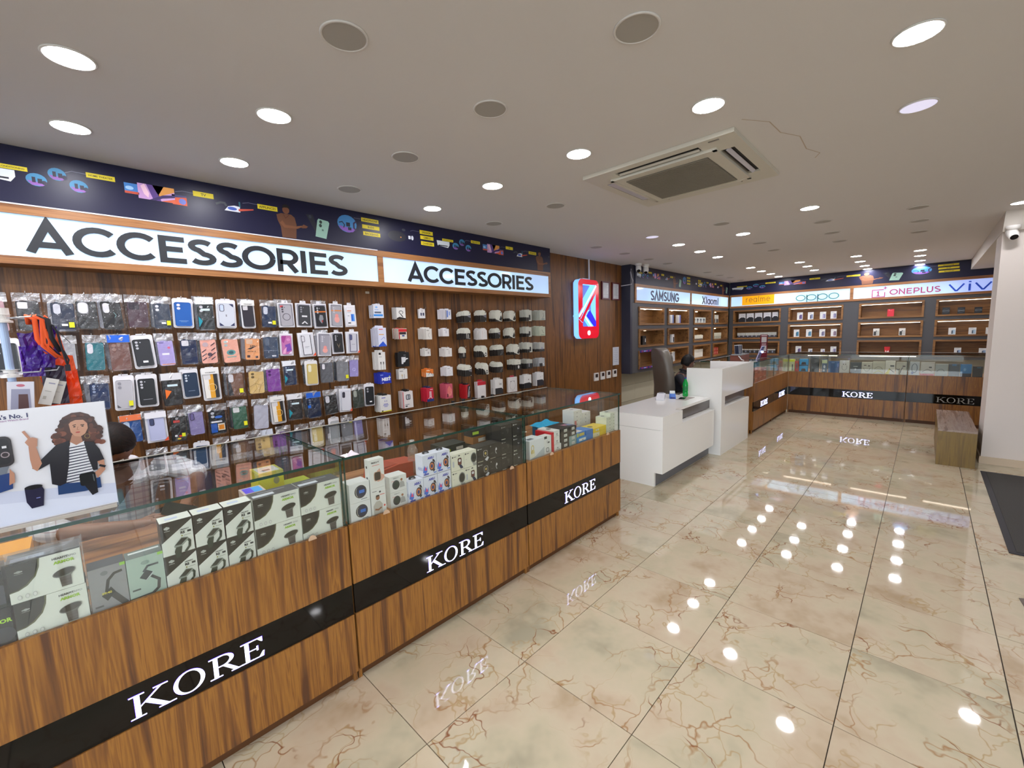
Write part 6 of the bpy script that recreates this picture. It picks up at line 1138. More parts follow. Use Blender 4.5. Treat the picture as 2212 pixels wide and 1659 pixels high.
for r, (n, y0, pitch, h) in enumerate(((9, 3.53, .099, .125), (8, 3.45, .10, .105))):
    for i in range(n):
        carton('headphone_box', f'small dark carton, {ordn(i)} from left in the {["middle", "bottom"][r]} niche under the orange block', 'box', (X_, y0-pitch*i, zr(r+1)), .094, h, .07, '#b8bab4' if r == 0 else '#3c3c40', [('r', 0, 0, 1, .45, '#33333c'), ('r', .3, .2, .7, .42, '#8a8c9c')] if r == 0 else [('r', 0, .75, 1, 1, '#c4c2b8'), ('r', .2, .2, .5, .6, '#8a94a8')], -PI/2, 'small cartons under the orange block sign')
Ys = 3.84
def sph(label, x, r, w, h, art, col='#dcdfe0', d=.04, rz=0): return carton('phone_carton', label, 'phone box', (x, Ys, zr(r)), w, h, d, col, art, rz, 'cartons in the niches of the left shelving wall')
sph('slim white phone carton, left one in the second top niche', 8.72, 0, .17, .172, [('r', .6, 0, 1, 1, '#6c80b8'), ('r', .1, .1, .2, .8, '#a8acb8')])
sph('slim white phone carton, right one in the second top niche', 9.08, 0, .17, .172, [('r', .6, 0, 1, 1, '#7078c0'), ('r', .1, .1, .2, .8, '#a8acb8')])
sph('single black phone carton in the niche under the empty top left niche', 7.52, 1, .14, .165, [('r', .7, .3, .9, .7, '#d8d8dc')], '#141416')
sph('slim white phone carton at the frame edge, middle niche of the second column', 8.56, 1, .09, .17, [('r', .5, .1, .9, .6, '#4a4c54')]); sph('slim white phone carton with dark picture, middle niche of the second column', 8.80, 1, .13, .17, [('r', .5, .05, .95, .65, '#2c2c34')])
sph('slim white phone carton in the lit bottom niche of the second column', 8.82, 2, .15, .195, [('r', .6, .1, .8, .8, '#b8c4cc')])
for i in range(5): sph(f'white gadget carton with dark round picture, {ordn(i)} of five in the top niche', 9.92+.19*i, 0, .185, .13, [('e', .5, .6, .3, .2, '#4c5460'), ('r', .35, .1, .65, .5, '#6c7480')], '#d4dcd8')
for i in range(7):
    t = sph(f'tilted thin white carton, {ordn(i)} of seven leaning in the middle niche', 9.93+.085*i, 1, .08, .13, [('r', 0, 0, 1, .4, '#5a5248')], '#dcdccc'); t.rotation_euler = (-.0, .28, 0)
sph('large white carton in the bottom niche left of the red cartons', 10.0, 2, .56, .18, [('r', .2, .6, .6, .63, '#b8b8b4')], '#e2e0d4', .06)
for i in range(2): t = sph(f'white carton with dark base, {["left", "right"][i]} of two in the top niche by the room corner', 11.18+.21*i, 0, .19, .20, [('r', .1, 0, .9, .5, '#4c4a4a')], '#dcdcd0')
for i in range(6): sph(f'thin pale carton, {ordn(i)} of six in the middle niche by the room corner', 11.16+.11*i, 1, .10, .15, [('r', .5, 0, 1, .5, '#6c7468'), ('e', .3, .7, .1, .08, '#8a8c88')], '#dcdcc8')
for i in range(4):
    for r in range(2): sph(f'small red carton in the bottom niche by the room corner, {ordn(i)} from the left, {["lower", "upper"][r]}', 11.16+.115*i, 2, .11, .088, [('r', .3, .2, .6, .8, '#e0c0a8')], '#b02c22').location.z += .089*r
# ================================================================ THINGS ON THE JOINED COUNTER
t = thing('charging_dock', 'reddish wooden dock block with a cable on the counter behind the white desk', 'dock', (7.60, 2.16, CT)); G().box(0, 0, 0, .46, .16, .085, flat('#7c4436', .35)).obj('block', t); G().box(-.02, -.01, .085, .42, .14, .10, flat('#9aa0a4', .2)).obj('glass_plate', t)
G().tube([(-.01, .03, .07), (-.06, .0, .06), (-.07, -.03, .02), (-.02, -.05, .004)], .008, flat('#dcdcdc', .4), 8).obj('cable', t)
for i in range(3):
    t = thing('display_phone', f'upright slim dark phone with white edge on the dock, {["left", "middle", "right"][i]} of three', 'phone', (7.66+.075*i, 2.20, CT+.101)); t.rotation_euler = (.0, -.22, 0); G().box(0, 0, 0, .012, .07, .15, flat('#c9cad0', .3)).obj('edge_frame', t); G().box(-.003, .004, .004, 0, .066, .146, flat('#24283c', .2)).obj('screen', t)
t = thing('tablet', 'tilted tablet with a glowing blue white front lamp beside the dock', 'tablet', (8.13, 2.02, CT)); t.rotation_euler = (0, -.35, 1.55); G().box(0, 0, 0, .012, .16, .23, flat('#b8b4d4', .3)).obj('back_shell', t); G().box(-.004, .01, .01, 0, .15, .22, flat('#34307c', .2)).obj('screen', t)
G().ball((-.012, .06, .13), .018, flat('#9fb4ff', .3, 0, 3)).obj('lamp', t)
t = thing('payment_standee', 'tall maroon payment board with white blank squares in an acrylic foot', 'standee', (8.31, 2.06, CT), -.6)
G().box(0, 0, .006, .145, .006, .40, flat('#6c1528', .35)).obj('board', t); g = G(); decals(g, [('r', .15, .66, .85, .90, '#c8c4c6'), ('r', .15, .28, .85, .52, '#c8c4c6'), ('r', .1, .94, .9, .97, '#e0d4d8'), ('r', .2, .58, .8, .61, '#d8ccd0'), ('r', .2, .54, .8, .56, '#b88a98'), ('r', .2, .20, .8, .23, '#d8ccd0')], .145, .394, 0); g.obj('blank_print', t, (0, 0, .006)); G().box(-.02, -.04, 0, .165, .05, .006, M_acry).obj('acrylic_foot', t)
# ================================================================ THINGS ON THE CASH DESK
t = thing('drink_bottle', 'green plastic soft drink bottle on the low white desk', 'bottle', (5.70, 2.29, .765))
G().lathe([(.026, 0), (.034, .008), (.034, .05), (.031, .06), (.034, .075), (.034, .15), (.030, .185), (.018, .215), (.013, .23), (.013, .24)], (0, 0, 0), M_bottleg, 22).obj('bottle_body', t, smooth=True)
G().lathe([(.0148, .236), (.0148, .256)], (0, 0, 0), flat('#1c3c8c', .4), 16).obj('cap', t); G().lathe([(.0343, .085), (.0343, .14)], (0, 0, 0), flat('#127c3c', .4), 22).obj('label', t)
t = thing('card_terminal', 'white card payment terminal lying at the left of the desk', 'payment terminal', (5.20, 2.36, .765), .35); o = G().slab([(0, 0), (.19, 0), (.19, .05), (.14, .055), (0, .02)], 0, .075, flat('#dcdce2', .35)).obj('body', t)
G().lathe([(.012, -.002), (.012, 0)], (.155, 0, .03), flat('#a8a8b0', .3), 14, 'y').obj('dial', t); G().box(.135, .012, .055, .185, .062, .057, flat('#9a9ca8', .3)).obj('screen', t)
t.scale = (1.3, 1.3, 1.3)
t = thing('card_terminal', 'blue and white card payment terminal in the middle of the desk', 'payment terminal', (5.42, 2.30, .765), .45); G().slab([(0, 0), (.17, 0), (.17, .065), (.11, .055), (0, .018)], 0, .075, flat('#1b63c0', .35)).obj('body', t); G().slab([(.10, .055), (.16, .065), (.165, .085), (.11, .075)], .005, .07, flat('#dfe6e4', .35)).obj('keypad', t); G().box(-.005, .01, .004, .05, .065, .022, flat('#24246c', .3)).obj('paper_slot', t)
t = thing('smartphone', 'dark phone lying on a grey mat in front of the terminals', 'phone', (5.42, 2.19, .768), .2); G().box(0, 0, 0, .13, .07, .008, flat('#1c1c22', .15)).obj('handset', t)
G().box(5.36, 2.15, .7652, 5.66, 2.28, .768, flat('#9c928c', .7)).obj('desk_mat', None, label='thin grey brown paper mat under the phone on the desk', cat='mat')
# ================================================================ EXECUTIVE CHAIR
M_lea = flat('#665f56', .36)
t = thing('office_chair', 'high backed grey brown leather office chair behind the cash desk', 'chair', (6.55, 2.70, 0), -.72)
def cushion(x0, y0, z0, x1, y1, z1, mat, n=8, p=2.6):
    g = G(); cx, cy, cz = (x0+x1)/2, (y0+y1)/2, (z0+z1)/2
    def f(v): return Vector([math.copysign(abs(c)**(2/p), c) for c in v])
    return g.ball((cx, cy, cz), ((x1-x0)/2, (y1-y0)/2, (z1-z0)/2), mat, 24, 16, f)
cushion(-.24, -.27, .34, .28, .27, .458, M_lea).obj('seat', t, smooth=True)
g = G(); vs = []; 
prof = [(.46, .22), (.62, .25), (.80, .27), (.98, .27), (1.15, .255), (1.27, .235), (1.34, .20), (1.372, .15), (1.385, .08)]
nr = 20; rows_ = []
for z, hw in prof:
    xb = -.29-.03*(z-.5)+.03*math.sin((z-.5)*5)
    for j in range(nr):
        a = 2*PI*j/nr; c, s_ = math.cos(a), math.sin(a)
        g.v.append((xb+.088*math.copysign(abs(c)**.6, c), hw*math.copysign(abs(s_)**.6, s_), z))
for i in range(len(prof)-1):
    for j in range(nr): g.f.append([i*nr+j, i*nr+(j+1) % nr, (i+1)*nr+(j+1) % nr, (i+1)*nr+j]); g.m.append(g.mi(M_lea))
g.f += [list(range(nr-1, -1, -1)), list(range((len(prof)-1)*nr, len(prof)*nr))]; g.m += [0, 0]
bk = g.obj('backrest', t, smooth=True)
for z in (.78, 1.02): G().tube([(-.20, -.22, z), (-.195, 0, z-.012), (-.20, .22, z)], .007, flat('#4c443e', .4), 8).obj('seam', bk)
cushion(-.26, -.18, 1.10, -.195, .18, 1.31, M_lea).obj('headrest_pad', t, smooth=True)
for s_ in (-1, 1): cushion(-.28, s_*.30-.04, .66, .18, s_*.30+.04, .735, M_lea).obj('armrest', t, smooth=True); G().tube([(.1, s_*.29, .68), (.12, s_*.28, .55), (.0, s_*.26, .47)], .018, flat('#2a2726', .4)).obj('arm_support', t)
G().tube([(0, 0, .08), (0, 0, .36)], .03, flat('#2a2726', .3), 12).obj('gas_column', t)
for i in range(5):
    a = 2*PI*i/5; o = G().tube([(0, 0, .10), (.28*math.cos(a), .28*math.sin(a), .07)], .02, flat('#2a2726', .3)).obj('leg', t); G().ball((.28*math.cos(a), .28*math.sin(a), .028), .028, flat('#1a1818', .4), 10, 7).obj('castor', o)
# ================================================================ POSTER AND SPINNER ON THE FIRST COUNTER
t = thing('poster_stand', 'white advertising poster of a curly haired woman with smartwatches in an acrylic stand', 'poster', (-.66, 1.972, CT))
PW, PH_ = .727, .352
o = G().box(0, 0, .012, PW, .004, .012+PH_, flat('#dedfe6', .16)).obj('poster_sheet', t)
G().box(-.004, .004, .0, PW+.002, .008, .012+PH_, M_acry).obj('acrylic_back', t); G().box(-.004, .004, 0, PW+.002, .075, .006, M_acry).obj('acrylic_foot', t)
G().box(-.004, -.012, 0, PW-.004, .004, .011, flat('#b8b0a6', .3)).obj('base_lip', t)
def PP(pts): return [((x+.66)/PW, (z-CT-.012)/PH_) for x, z in pts]
hair = '#4a2a22'; sk = '#b5836a'; jk = '#191620'
art = [('p', PP([(-.66, 1.14), (.067, 1.14), (.067, 1.205), (-.30, 1.262), (-.66, 1.262)]), '#c9cfe4'), ('p', PP([(-.66, 1.14), (.067, 1.14), (.067, 1.17), (-.2, 1.21), (-.66, 1.22)]), '#d6dcee'),
 ('t', "India's No. 1", (-.105+.66)/PW, (1.462-1.136)/PH_, .050, '#2b2a5c', 'r', .03), ('t', 'Smart Watch Brand', (-.105+.66)/PW, (1.454-1.136)/PH_, .022, '#9a6a9c', 'r', .01)]
r_ = random.Random(2)
hb = [(-.052, 1.352), (-.060, 1.375), (-.052, 1.395), (-.045, 1.425), (-.034, 1.448), (-.012, 1.460), (.008, 1.460), (.026, 1.450), (.038, 1.430), (.046, 1.405), (.050, 1.380), (.044, 1.352), (.020, 1.345), (.0, 1.36), (-.03, 1.352)]
art += [('p', PP(hb), hair)]
for i in range(46):
    a = r_.uniform(-.3, PI+.3); rr = r_.uniform(.75, 1.08); x = -.005+.052*rr*math.cos(a); z = 1.395+.062*rr*math.sin(a)-.01; art.append(('e', (x+.66)/PW, (z-1.136)/PH_, .0085*r_.uniform(.5, 1.1)/.727, .007/PH_, r_.choice(['#3a211c', '#5c3428', '#6e4030', '#4a2a22'])))
for i in range(20): art.append(('e', (r_.choice([r_.uniform(-.058, -.036), r_.uniform(.028, .05)])+.66)/PW, (r_.uniform(1.352, 1.40)-1.136)/PH_, .009/PW, .008/PH_, r_.choice(['#5c3428', '#6e3a2c', '#4a2a22', '#7c4836'])))
art += [('p', PP([(-.018, 1.390), (.001, 1.390), (.004, 1.362), (-.012, 1.352), (-.026, 1.364)]), '#a87860'),
 ('p', PP([(-.024, 1.366), (-.012, 1.354), (.007, 1.364), (.016, 1.31), (.020, 1.262), (-.010, 1.228), (-.050, 1.236), (-.043, 1.29)]), '#d8d8de')]
for i in range(13): z = 1.345-.0092*i; art.append(('p', PP([(-.040-.0006*i, z), (.012+.0006*i, z+.004), (.012+.0006*i, z+.0068), (-.040-.0006*i, z+.0035)]), '#2a2c44'))
art += [('p', PP([(-.066, 1.238), (-.008, 1.230), (.032, 1.236), (.032, 1.200), (-.007, 1.198), (-.068, 1.203)]), '#1d3c6c'),
 ('p', PP([(-.056, 1.364), (-.026, 1.372), (-.034, 1.30), (-.047, 1.236), (-.061, 1.231), (-.078, 1.241), (-.076, 1.307), (-.104, 1.292), (-.114, 1.301), (-.095, 1.322)]), jk),
 ('p', PP([(.006, 1.362), (.028, 1.357), (.040, 1.33), (.048, 1.292), (.031, 1.289), (.029, 1.262), (.018, 1.262), (.012, 1.30)]), jk),
 ('p', PP([(.031, 1.290), (.047, 1.293), (.047, 1.258), (.026, 1.234), (.021, 1.254), (.036, 1.268)]), sk),
 ('p', PP([(-.114, 1.371), (-.099, 1.370), (-.092, 1.312), (-.104, 1.290), (-.113, 1.301), (-.115, 1.33)]), sk),
 ('p', PP([(-.120, 1.385), (-.110, 1.364), (-.096, 1.368), (-.093, 1.392), (-.103, 1.398), (-.112, 1.396)]), sk), ('l', PP([(-.108, 1.392), (-.120, 1.420)]), .018, sk),
 ('p', PP([(-.022, 1.425), (-.012, 1.438), (.006, 1.440), (.020, 1.430), (.020, 1.405), (.012, 1.388), (.000, 1.380), (-.012, 1.384), (-.020, 1.398)]), '#bf8e74'),
 ('p', PP([(-.024, 1.428), (-.014, 1.446), (.010, 1.446), (.024, 1.432), (.022, 1.418), (.012, 1.434), (-.006, 1.436)]), hair),
 ('l', PP([(-.014, 1.419), (-.006, 1.421)]), .007, '#3a221c'), ('l', PP([(.004, 1.418), (.013, 1.418)]), .007, '#3a221c'), ('e', (-.010+.66)/PW, (1.4145-1.136)/PH_, .0028/PW, .0018/PH_, '#1f1412'), ('e', (.0085+.66)/PW, (1.4135-1.136)/PH_, .0028/PW, .0018/PH_, '#1f1412'),
 ('l', PP([(-.002, 1.414), (-.005, 1.404), (0, 1.403)]), .004, '#96664e'), ('e', (-.004+.66)/PW, (1.3955-1.136)/PH_, .0055/PW, .0022/PH_, '#a8463e'), ('l', [(a, b) for a, b in PP(arc(.016, 1.379, .006, .007, 0, 360, 14))], .004, '#8c7448'),
 ('e', (.006+.66)/PW, (1.33-1.136)/PH_, .001, .002, '#c8c8d0'), ('l', PP([(.034, 1.276), (.048, 1.268)]), .02, '#14141a')]
def cup(x, z, sx, sz, blue): return [('p', PP([(x-.018*sx, z+.030*sz), (x+.016*sx, z+.030*sz), (x+.020*sx, z+.016*sz), (x+.014*sx, z-.034*sz), (x-.010*sx, z-.036*sz), (x-.018*sx, z-.014*sz)]), blue), ('e', (x+.66)/PW, (z+.030*sz-1.136)/PH_, .018*sx/PW, .007*sz/PH_, '#0c0a12'), ('l', PP([(x+.002, z-.006*sz), (x+.010*sx, z-.006*sz)]), .006, '#8c94d8')]
art += cup(-.117, 1.213, 1.05, 1.0, '#1b1838')+[('p', PP(rrect(-.016, 1.216, .022, 1.258, .008)), '#0b0c10'), ('p', PP([(-.008, 1.220), (.022, 1.222), (.022, 1.186), (.008, 1.180)]), '#15141c'), ('l', PP([(.016, 1.250), (.017, 1.226)]), .006, '#5c6464')]
art += [('p', PP(rrect(-.250, 1.320, -.146, 1.412, .016)), '#2a2428'), ('p', PP(rrect(-.244, 1.327, -.152, 1.405, .012)), '#17131a'), ('t', '45:00', (-.205+.66)/PW, (1.388-1.136)/PH_, .045, '#b8b4bc', 'l', .02), ('r', (-.166+.66)/PW, (1.376-1.136)/PH_, (-.157+.66)/PW, (1.383-1.136)/PH_, '#d8d8dc'), ('e', (-.162+.66)/PW, (1.356-1.136)/PH_, .009/PW, .009/PH_, '#9a8c90'), ('e', (-.162+.66)/PW, (1.356-1.136)/PH_, .0065/PW, .0065/PH_, '#2a1f24'), ('e', (-.19+.66)/PW, (1.356-1.136)/PH_, .009/PW, .009/PH_, '#9a8c90'), ('e', (-.19+.66)/PW, (1.356-1.136)/PH_, .0065/PW, .0065/PH_, '#2a1f24'),
 ('p', PP([(-.24, 1.320), (-.158, 1.320), (-.17, 1.29), (-.24, 1.285)]), '#6c7480'), ('p', PP([(-.25, 1.29), (-.152, 1.30), (-.158, 1.25), (-.25, 1.23)]), '#1d3a74'), ('p', PP([(-.158, 1.312), (-.150, 1.295), (-.152, 1.268), (-.164, 1.262)]), sk)]
g = G(); decals(g, art, PW, PH_, 0, .16, .00004); g.obj('poster_print', t, (0, -.0004, .012))
# spinner
YS = 2.34
t = thing('rotating_stand', 'white rotating accessory stand with a pale blue pole at the left edge', 'display stand', (-.148, YS, CT))
G().tube([(0, 0, 0), (0, 0, .67)], .011, flat('#a9bede', .3), 14).obj('pole', t); G().lathe([(.09, 0), (.09, .012), (.02, .02)], (0, 0, 0), M_whitem, 26).obj('base', t)
for z in (.655, .462): G().lathe([(.026, z-.016), (.026, z-.008), (.018, z-.006), (.018, z+.01), (.024, z+.012)], (0, 0, 0), M_whitem, 20).obj('hub', t)
G().lathe([(.020, .66), (.020, .69)], (0, 0, 0), M_whitem, 18).obj('top_cap', t)
for z in (.655, .462):
    for a in (-.12, .9, 2.2, 3.3, 4.4, 5.4): o = G().tube([(.02, 0, z), (.115, 0, z+.002), (.122, 0, z+.014)], .0022, flat('#c9ccd2', .2, .7), 6).obj('arm', t); o.rotation_euler = (0, 0, a)
t = thing('lanyard_bunch', 'bunch of orange and black lanyards tied on the upper arm of the stand', 'lanyards', (-.062, YS-.012, CT+.640))
r_ = random.Random(5)
for i in range(9):
    x0 = r_.uniform(-.025, .012); c = ['#e8571f', '#17131a', '#e8571f', '#4a2a86'][i % 4]
    G().tube([(x0, r_.uniform(-.015, .01), -.005), (x0-.01+.004*i, -.02, .022), (x0+.012+.002*i, -.02, .010), (x0+.016, -.018, -.05-.006*i), (x0+.03+.003*i, -.012, -.105-.004*i)], r_.uniform(.0045, .008), flat(c, .7), 8).obj('strap', t, smooth=True)
t = thing('black_wrist_strap', 'black looped wrist strap hanging on the wall side of the orange bubble wrap', 'strap', (-.05, YS-.03, CT+.635))
G().tube([(0, 0, 0), (.022, -.004, -.006), (.032, -.004, -.035), (.036, -.004, -.085), (.041, -.004, -.125), (.044, -.004, -.15)], .0034, flat('#15121c', .7), 8).obj('cord', t); G().tube([(.005, 0, -.004), (.035, 0, -.03), (.062, 0, -.075)], .0012, flat('#15121c', .7), 6).obj('thin_cord', t)
G().tube([(.040, -.004, -.10), (.050, -.004, -.135), (.044, -.004, -.155)], .003, flat('#15121c', .7), 8).obj('cord_loop', t); G().box(.037, -.01, -.176, .052, .004, -.152, flat('#1c1822', .6)).obj('toggle', t)
t = thing('bubble_wrap_bags', 'orange bubble wrap pouches hanging from the stand', 'pouches', (-.026, YS+.015, CT+.335))
for i, (w, h, dx, dz) in enumerate(((.085, .17, -.01, .09), (.075, .16, .012, .02), (.085, .14, .005, -.02))): o = crumple(w, h, 7, 10, .006, M_orbag, 30+i).obj('pouch', t, (dx, .012*i, dz)); o.rotation_euler = (0, -.12+.05*i, 0)
t = thing('purple_pouches', 'purple translucent pouches under the lanyards', 'pouches', (-.080, YS-.02, CT+.445))
for i, (w, h, dx, dz) in enumerate(((.060, .13, .005, .03), (.055, .11, -.012, .0), (.045, .12, .02, .03), (.035, .05, .035, .135))): o = crumple(w, h, 6, 8, .006, M_pubag, 40+i).obj('pouch', t, (dx, .010*i, dz)); o.rotation_euler = (0, -.1+.1*i, 0)
t = thing('dark_pouch', 'dark violet pouch hanging right of the white cards on the stand', 'pouch', (-.045, YS+.005, CT+.335)); crumple(.062, .145, 6, 8, .005, flat('#2b1f33', .35), 50).obj('pouch_film', t)
t = thing('case_box', 'white window box with a brown phone case leaning on the stand', 'phone case', (-.168, YS-.03, CT+.335)); t.rotation_euler = (0, .09, 0)
G().box(0, 0, 0, .064, .02, .098, flat('#d9d8e2', .35)).obj('carton', t); g = G(); decals(g, [('p', [(.12, 0), (.88, 0), (.84, .74), (.16, .74)], '#9a9ab0'), ('p', [(.4, 0), (.8, 0), (.76, .55), (.42, .55)], '#5a3c3a'), ('e', .5, .87, .16, .05, '#c46a7c')], .064, .098, 0); g.obj('front_print', t)
for i, (dx, a, c) in enumerate(((-.095, .32, '#d6d2cc'), (-.072, .30, '#cdc8c0'))):
    t = thing('small_card_box', f'{["left", "right"][i]} of two pale tilted card boxes hanging beside the window box', 'box', (dx, YS-.012+.012*i, CT+.345)); t.rotation_euler = (0, a, 0); G().box(0, 0, 0, .034, .010, .098-.012*i, flat(c, .5)).obj('carton', t); g = G(); decals(g, [('r', .3, .80, .8, .84, '#8a8aa0'), ('r', .2, .5, .7, .52, '#a8a49c'), ('r', .2, .2, .45, .32, '#b0aaa0')], .034, .098-.012*i, 0); g.obj('front_print', t)
t = thing('white_tissue', 'crumpled white paper slip taped at the glass joint', 'paper', (.872, 1.925, CT+.001)); cloth('slip', t, .07, .05, .022, '#dcd3da', 21)
# row of black clips at the back edge of the second counter
for i in range(5): G().box(2.13+.11*i, 2.745, CT, 2.15+.11*i, 2.765, CT+.018, flat('#1c1a1c', .4)).obj('clip', None, label=f'tiny black clip on the rear counter edge, {ordn(i)} from the left', cat='clip', group='black clips on the rear edge')
# ================================================================ PEOPLE
def skin(name, J, E, root, mat, parent, sub=2, branch=.6, **kw):
    """grow one continuous surface around a jointed skeleton; J: name -> (x, y, z, radius[, radius2])"""
    ks = list(J); ix = {k: i for i, k in enumerate(ks)}
    me = bpy.data.meshes.new(name); me.from_pydata([J[k][:3] for k in ks], [(ix[a], ix[b]) for a, b in E], [])
    o = bpy.data.objects.new(name, me); C.objects.link(o)
    m = o.modifiers.new('skin', 'SKIN'); m.branch_smoothing = branch; m.use_smooth_shade = True
    for k in ks:
        v = me.skin_vertices[0].data[ix[k]]; r = J[k][3:]; v.radius = (r[0], r[-1]); v.use_root = (k == root)
    s = o.modifiers.new('sub', 'SUBSURF'); s.levels = sub; s.render_levels = sub
    bpy.context.view_layer.update()
    ev = o.evaluated_get(bpy.context.evaluated_depsgraph_get()); m2 = bpy.data.meshes.new_from_object(ev)
    bpy.data.objects.remove(o); m2.name = name; m2.materials.clear(); m2.materials.append(mat)
    m2.polygons.foreach_set('use_smooth', [True]*len(m2.polygons))
    r = bpy.data.objects.new(name, m2); C.objects.link(r); r.parent = parent
    for k, v in kw.items(): r[k] = v
    return r
def lerp(a, b, t): return tuple(a[i]+(b[i]-a[i])*t for i in range(3))
def hand(J, E, tag, wrist, d, up, s=1.0, curl=.5):
    """palm, four fingers and a thumb added to a body skeleton; d: pointing direction, up: back of the hand"""
    w = Vector(wrist); d = Vector(d).normalized(); up = Vector(up).normalized(); side = d.cross(up).normalized()
    J[tag+'palm'] = (*(w+d*.045*s), .030*s, .016*s); E.append((tag+'wrist', tag+'palm'))
    for i, (o, L) in enumerate(((-.026, .060), (-.009, .072), (.009, .068), (.025, .054))):
        b = w+d*.085*s+side*o*s; k1 = b+d*L*.5*s-up*.012*curl; k2 = k1+(d*(1-curl)-up*curl).normalized()*L*.45*s
        J[f'{tag}k{i}'] = (*b, .0105*s); J[f'{tag}m{i}'] = (*k1, .0085*s); J[f'{tag}t{i}'] = (*k2, .0065*s)
        E += [(tag+'palm', f'{tag}k{i}'), (f'{tag}k{i}', f'{tag}m{i}'), (f'{tag}m{i}', f'{tag}t{i}')]
    b = w+d*.035*s-side*.032*s; t1 = b+d*.035*s-side*.016*s-up*.008; t2 = t1+d*.028*s+side*.004*s-up*.010
    J[tag+'th0'] = (*b, .012*s); J[tag+'th1'] = (*t1, .010*s); J[tag+'th2'] = (*t2, .008*s); E += [(tag+'palm', tag+'th0'), (tag+'th0', tag+'th1'), (tag+'th1', tag+'th2')]
def hairmat(name, c1, c2):
    m, nt, b = nodemat(name); g = N(nt, 'ShaderNodeTexCoord'); mp = N(nt, 'ShaderNodeMapping'); mp.inputs['Scale'].default_value = (90, 90, 14); nt.links.new(g.outputs['Object'], mp.inputs[0])
    n = N(nt, 'ShaderNodeTexNoise', Scale=1.0, Detail=3.0); nt.links.new(mp.outputs[0], n.inputs['Vector']); nt.links.new(ramp(nt, n.outputs['Fac'], [(.35, c1), (.7, c2)]), b.inputs['Base Color'])
    b.inputs['Roughness'].default_value = .6; b.inputs['Specular IOR Level'].default_value = .25; bu = N(nt, 'ShaderNodeBump', Strength=.6, Distance=.004); nt.links.new(n.outputs['Fac'], bu.inputs['Height']); nt.links.new(bu.outputs[0], b.inputs['Normal']); return m
def head_parts(t, c, rot, skinm, hairm, s=1.0, cover=.30, low=-.30):
    """skull, face and hair set on the neck; the head looks along its local +x, local z up"""
    M = Matrix.Translation(c) @ rot.to_4x4()
    def place(o): o.matrix_local = M; return o
    def fs(v):
        x, y, z = v
        if z < -.1: k = 1-.34*min(1, (-z-.1)/.9); y *= k; x = x*(1-.12*min(1, -z)) + .10*(-z-.1)
        if x > .5 and abs(z) < .5: x *= .95
        return Vector((x, y, z))
    g = G(); g.ball((0, 0, 0), (.098*s, .076*s, .118*s), skinm, 24, 18, fs)
    hd = place(g.obj('head', t, smooth=True))
    g = G(); g.ball((.098*s, 0, -.018*s), (.020*s, .014*s, .016*s), skinm, 12, 8); g.ball((.092*s, 0, .008*s), (.012*s, .010*s, .030*s), skinm, 12, 8); g.obj('nose', hd, smooth=True)
    for sy in (-1, 1):
        g = G(); g.ball((.083*s, sy*.030*s, .012*s), (.010*s, .013*s, .008*s), flat('#d8d0c8', .3), 12, 8); g.ball((.0905*s, sy*.030*s, .012*s), (.004*s, .006*s, .006*s), flat('#1c1210', .2), 10, 6); g.obj('eye', hd, smooth=True)
        g = G(); g.ball((.0, sy*.076*s, -.005*s), (.018*s, .008*s, .030*s), skinm, 12, 8); g.obj('ear', hd, smooth=True)
        G().tube([(.088*s, sy*.046*s, .034*s), (.094*s, sy*.030*s, .038*s), (.094*s, sy*.016*s, .034*s)], .004*s, hairm, 6).obj('eyebrow', hd)
    G().ball((.090*s, 0, -.052*s), (.010*s, .024*s, .007*s), flat('#7a4036', .45), 12, 8).obj('mouth', hd, smooth=True)
    def hf(v):
        x, y, z = v; return Vector((x, y, z)) if z > cover*x*1.6+low+max(0, x)*.9 else Vector((x*.86, y*.86, z*.86))
    g = G(); g.ball((-.006*s, 0, .010*s), (.106*s, .085*s, .122*s), hairm, 36, 26, hf); hr = place(g.obj('hair', t, smooth=True)); return hd
def plaid():
    m, nt, b = nodemat('white_checked_shirt'); tc = N(nt, 'ShaderNodeTexCoord'); sp = N(nt, 'ShaderNodeSeparateXYZ'); nt.links.new(tc.outputs['Object'], sp.inputs[0]); last = None
    def band(src, fr, w, ph):
        a = N(nt, 'ShaderNodeMath', operation='MULTIPLY_ADD'); nt.links.new(src, a.inputs[0]); a.inputs[1].default_value = fr; a.inputs[2].default_value = ph
        f = N(nt, 'ShaderNodeMath', operation='FRACT'); nt.links.new(a.outputs[0], f.inputs[0]); l = N(nt, 'ShaderNodeMath', operation='LESS_THAN'); nt.links.new(f.outputs[0], l.inputs[0]); l.inputs[1].default_value = w; return l.outputs[0]
    def mix(base, fac, col, k):
        mu = N(nt, 'ShaderNodeMath', operation='MULTIPLY'); nt.links.new(fac, mu.inputs[0]); mu.inputs[1].default_value = k
        x = N(nt, 'ShaderNodeMix', data_type='RGBA'); nt.links.new(mu.outputs[0], x.inputs[0])
        if base is None: x.inputs[6].default_value = lin('#d3d1d6')
        else: nt.links.new(base, x.inputs[6])
        x.inputs[7].default_value = lin(col); return x.outputs[2]
    c = None
    for ax in (0, 2):
        c = mix(c, band(sp.outputs[ax], 14, .22, .1), '#7c7f92', .45); c = mix(c, band(sp.outputs[ax], 14, .06, .62), '#8c5a60', .6)
    nt.links.new(c, b.inputs['Base Color']); b.inputs['Roughness'].default_value = .85; return m
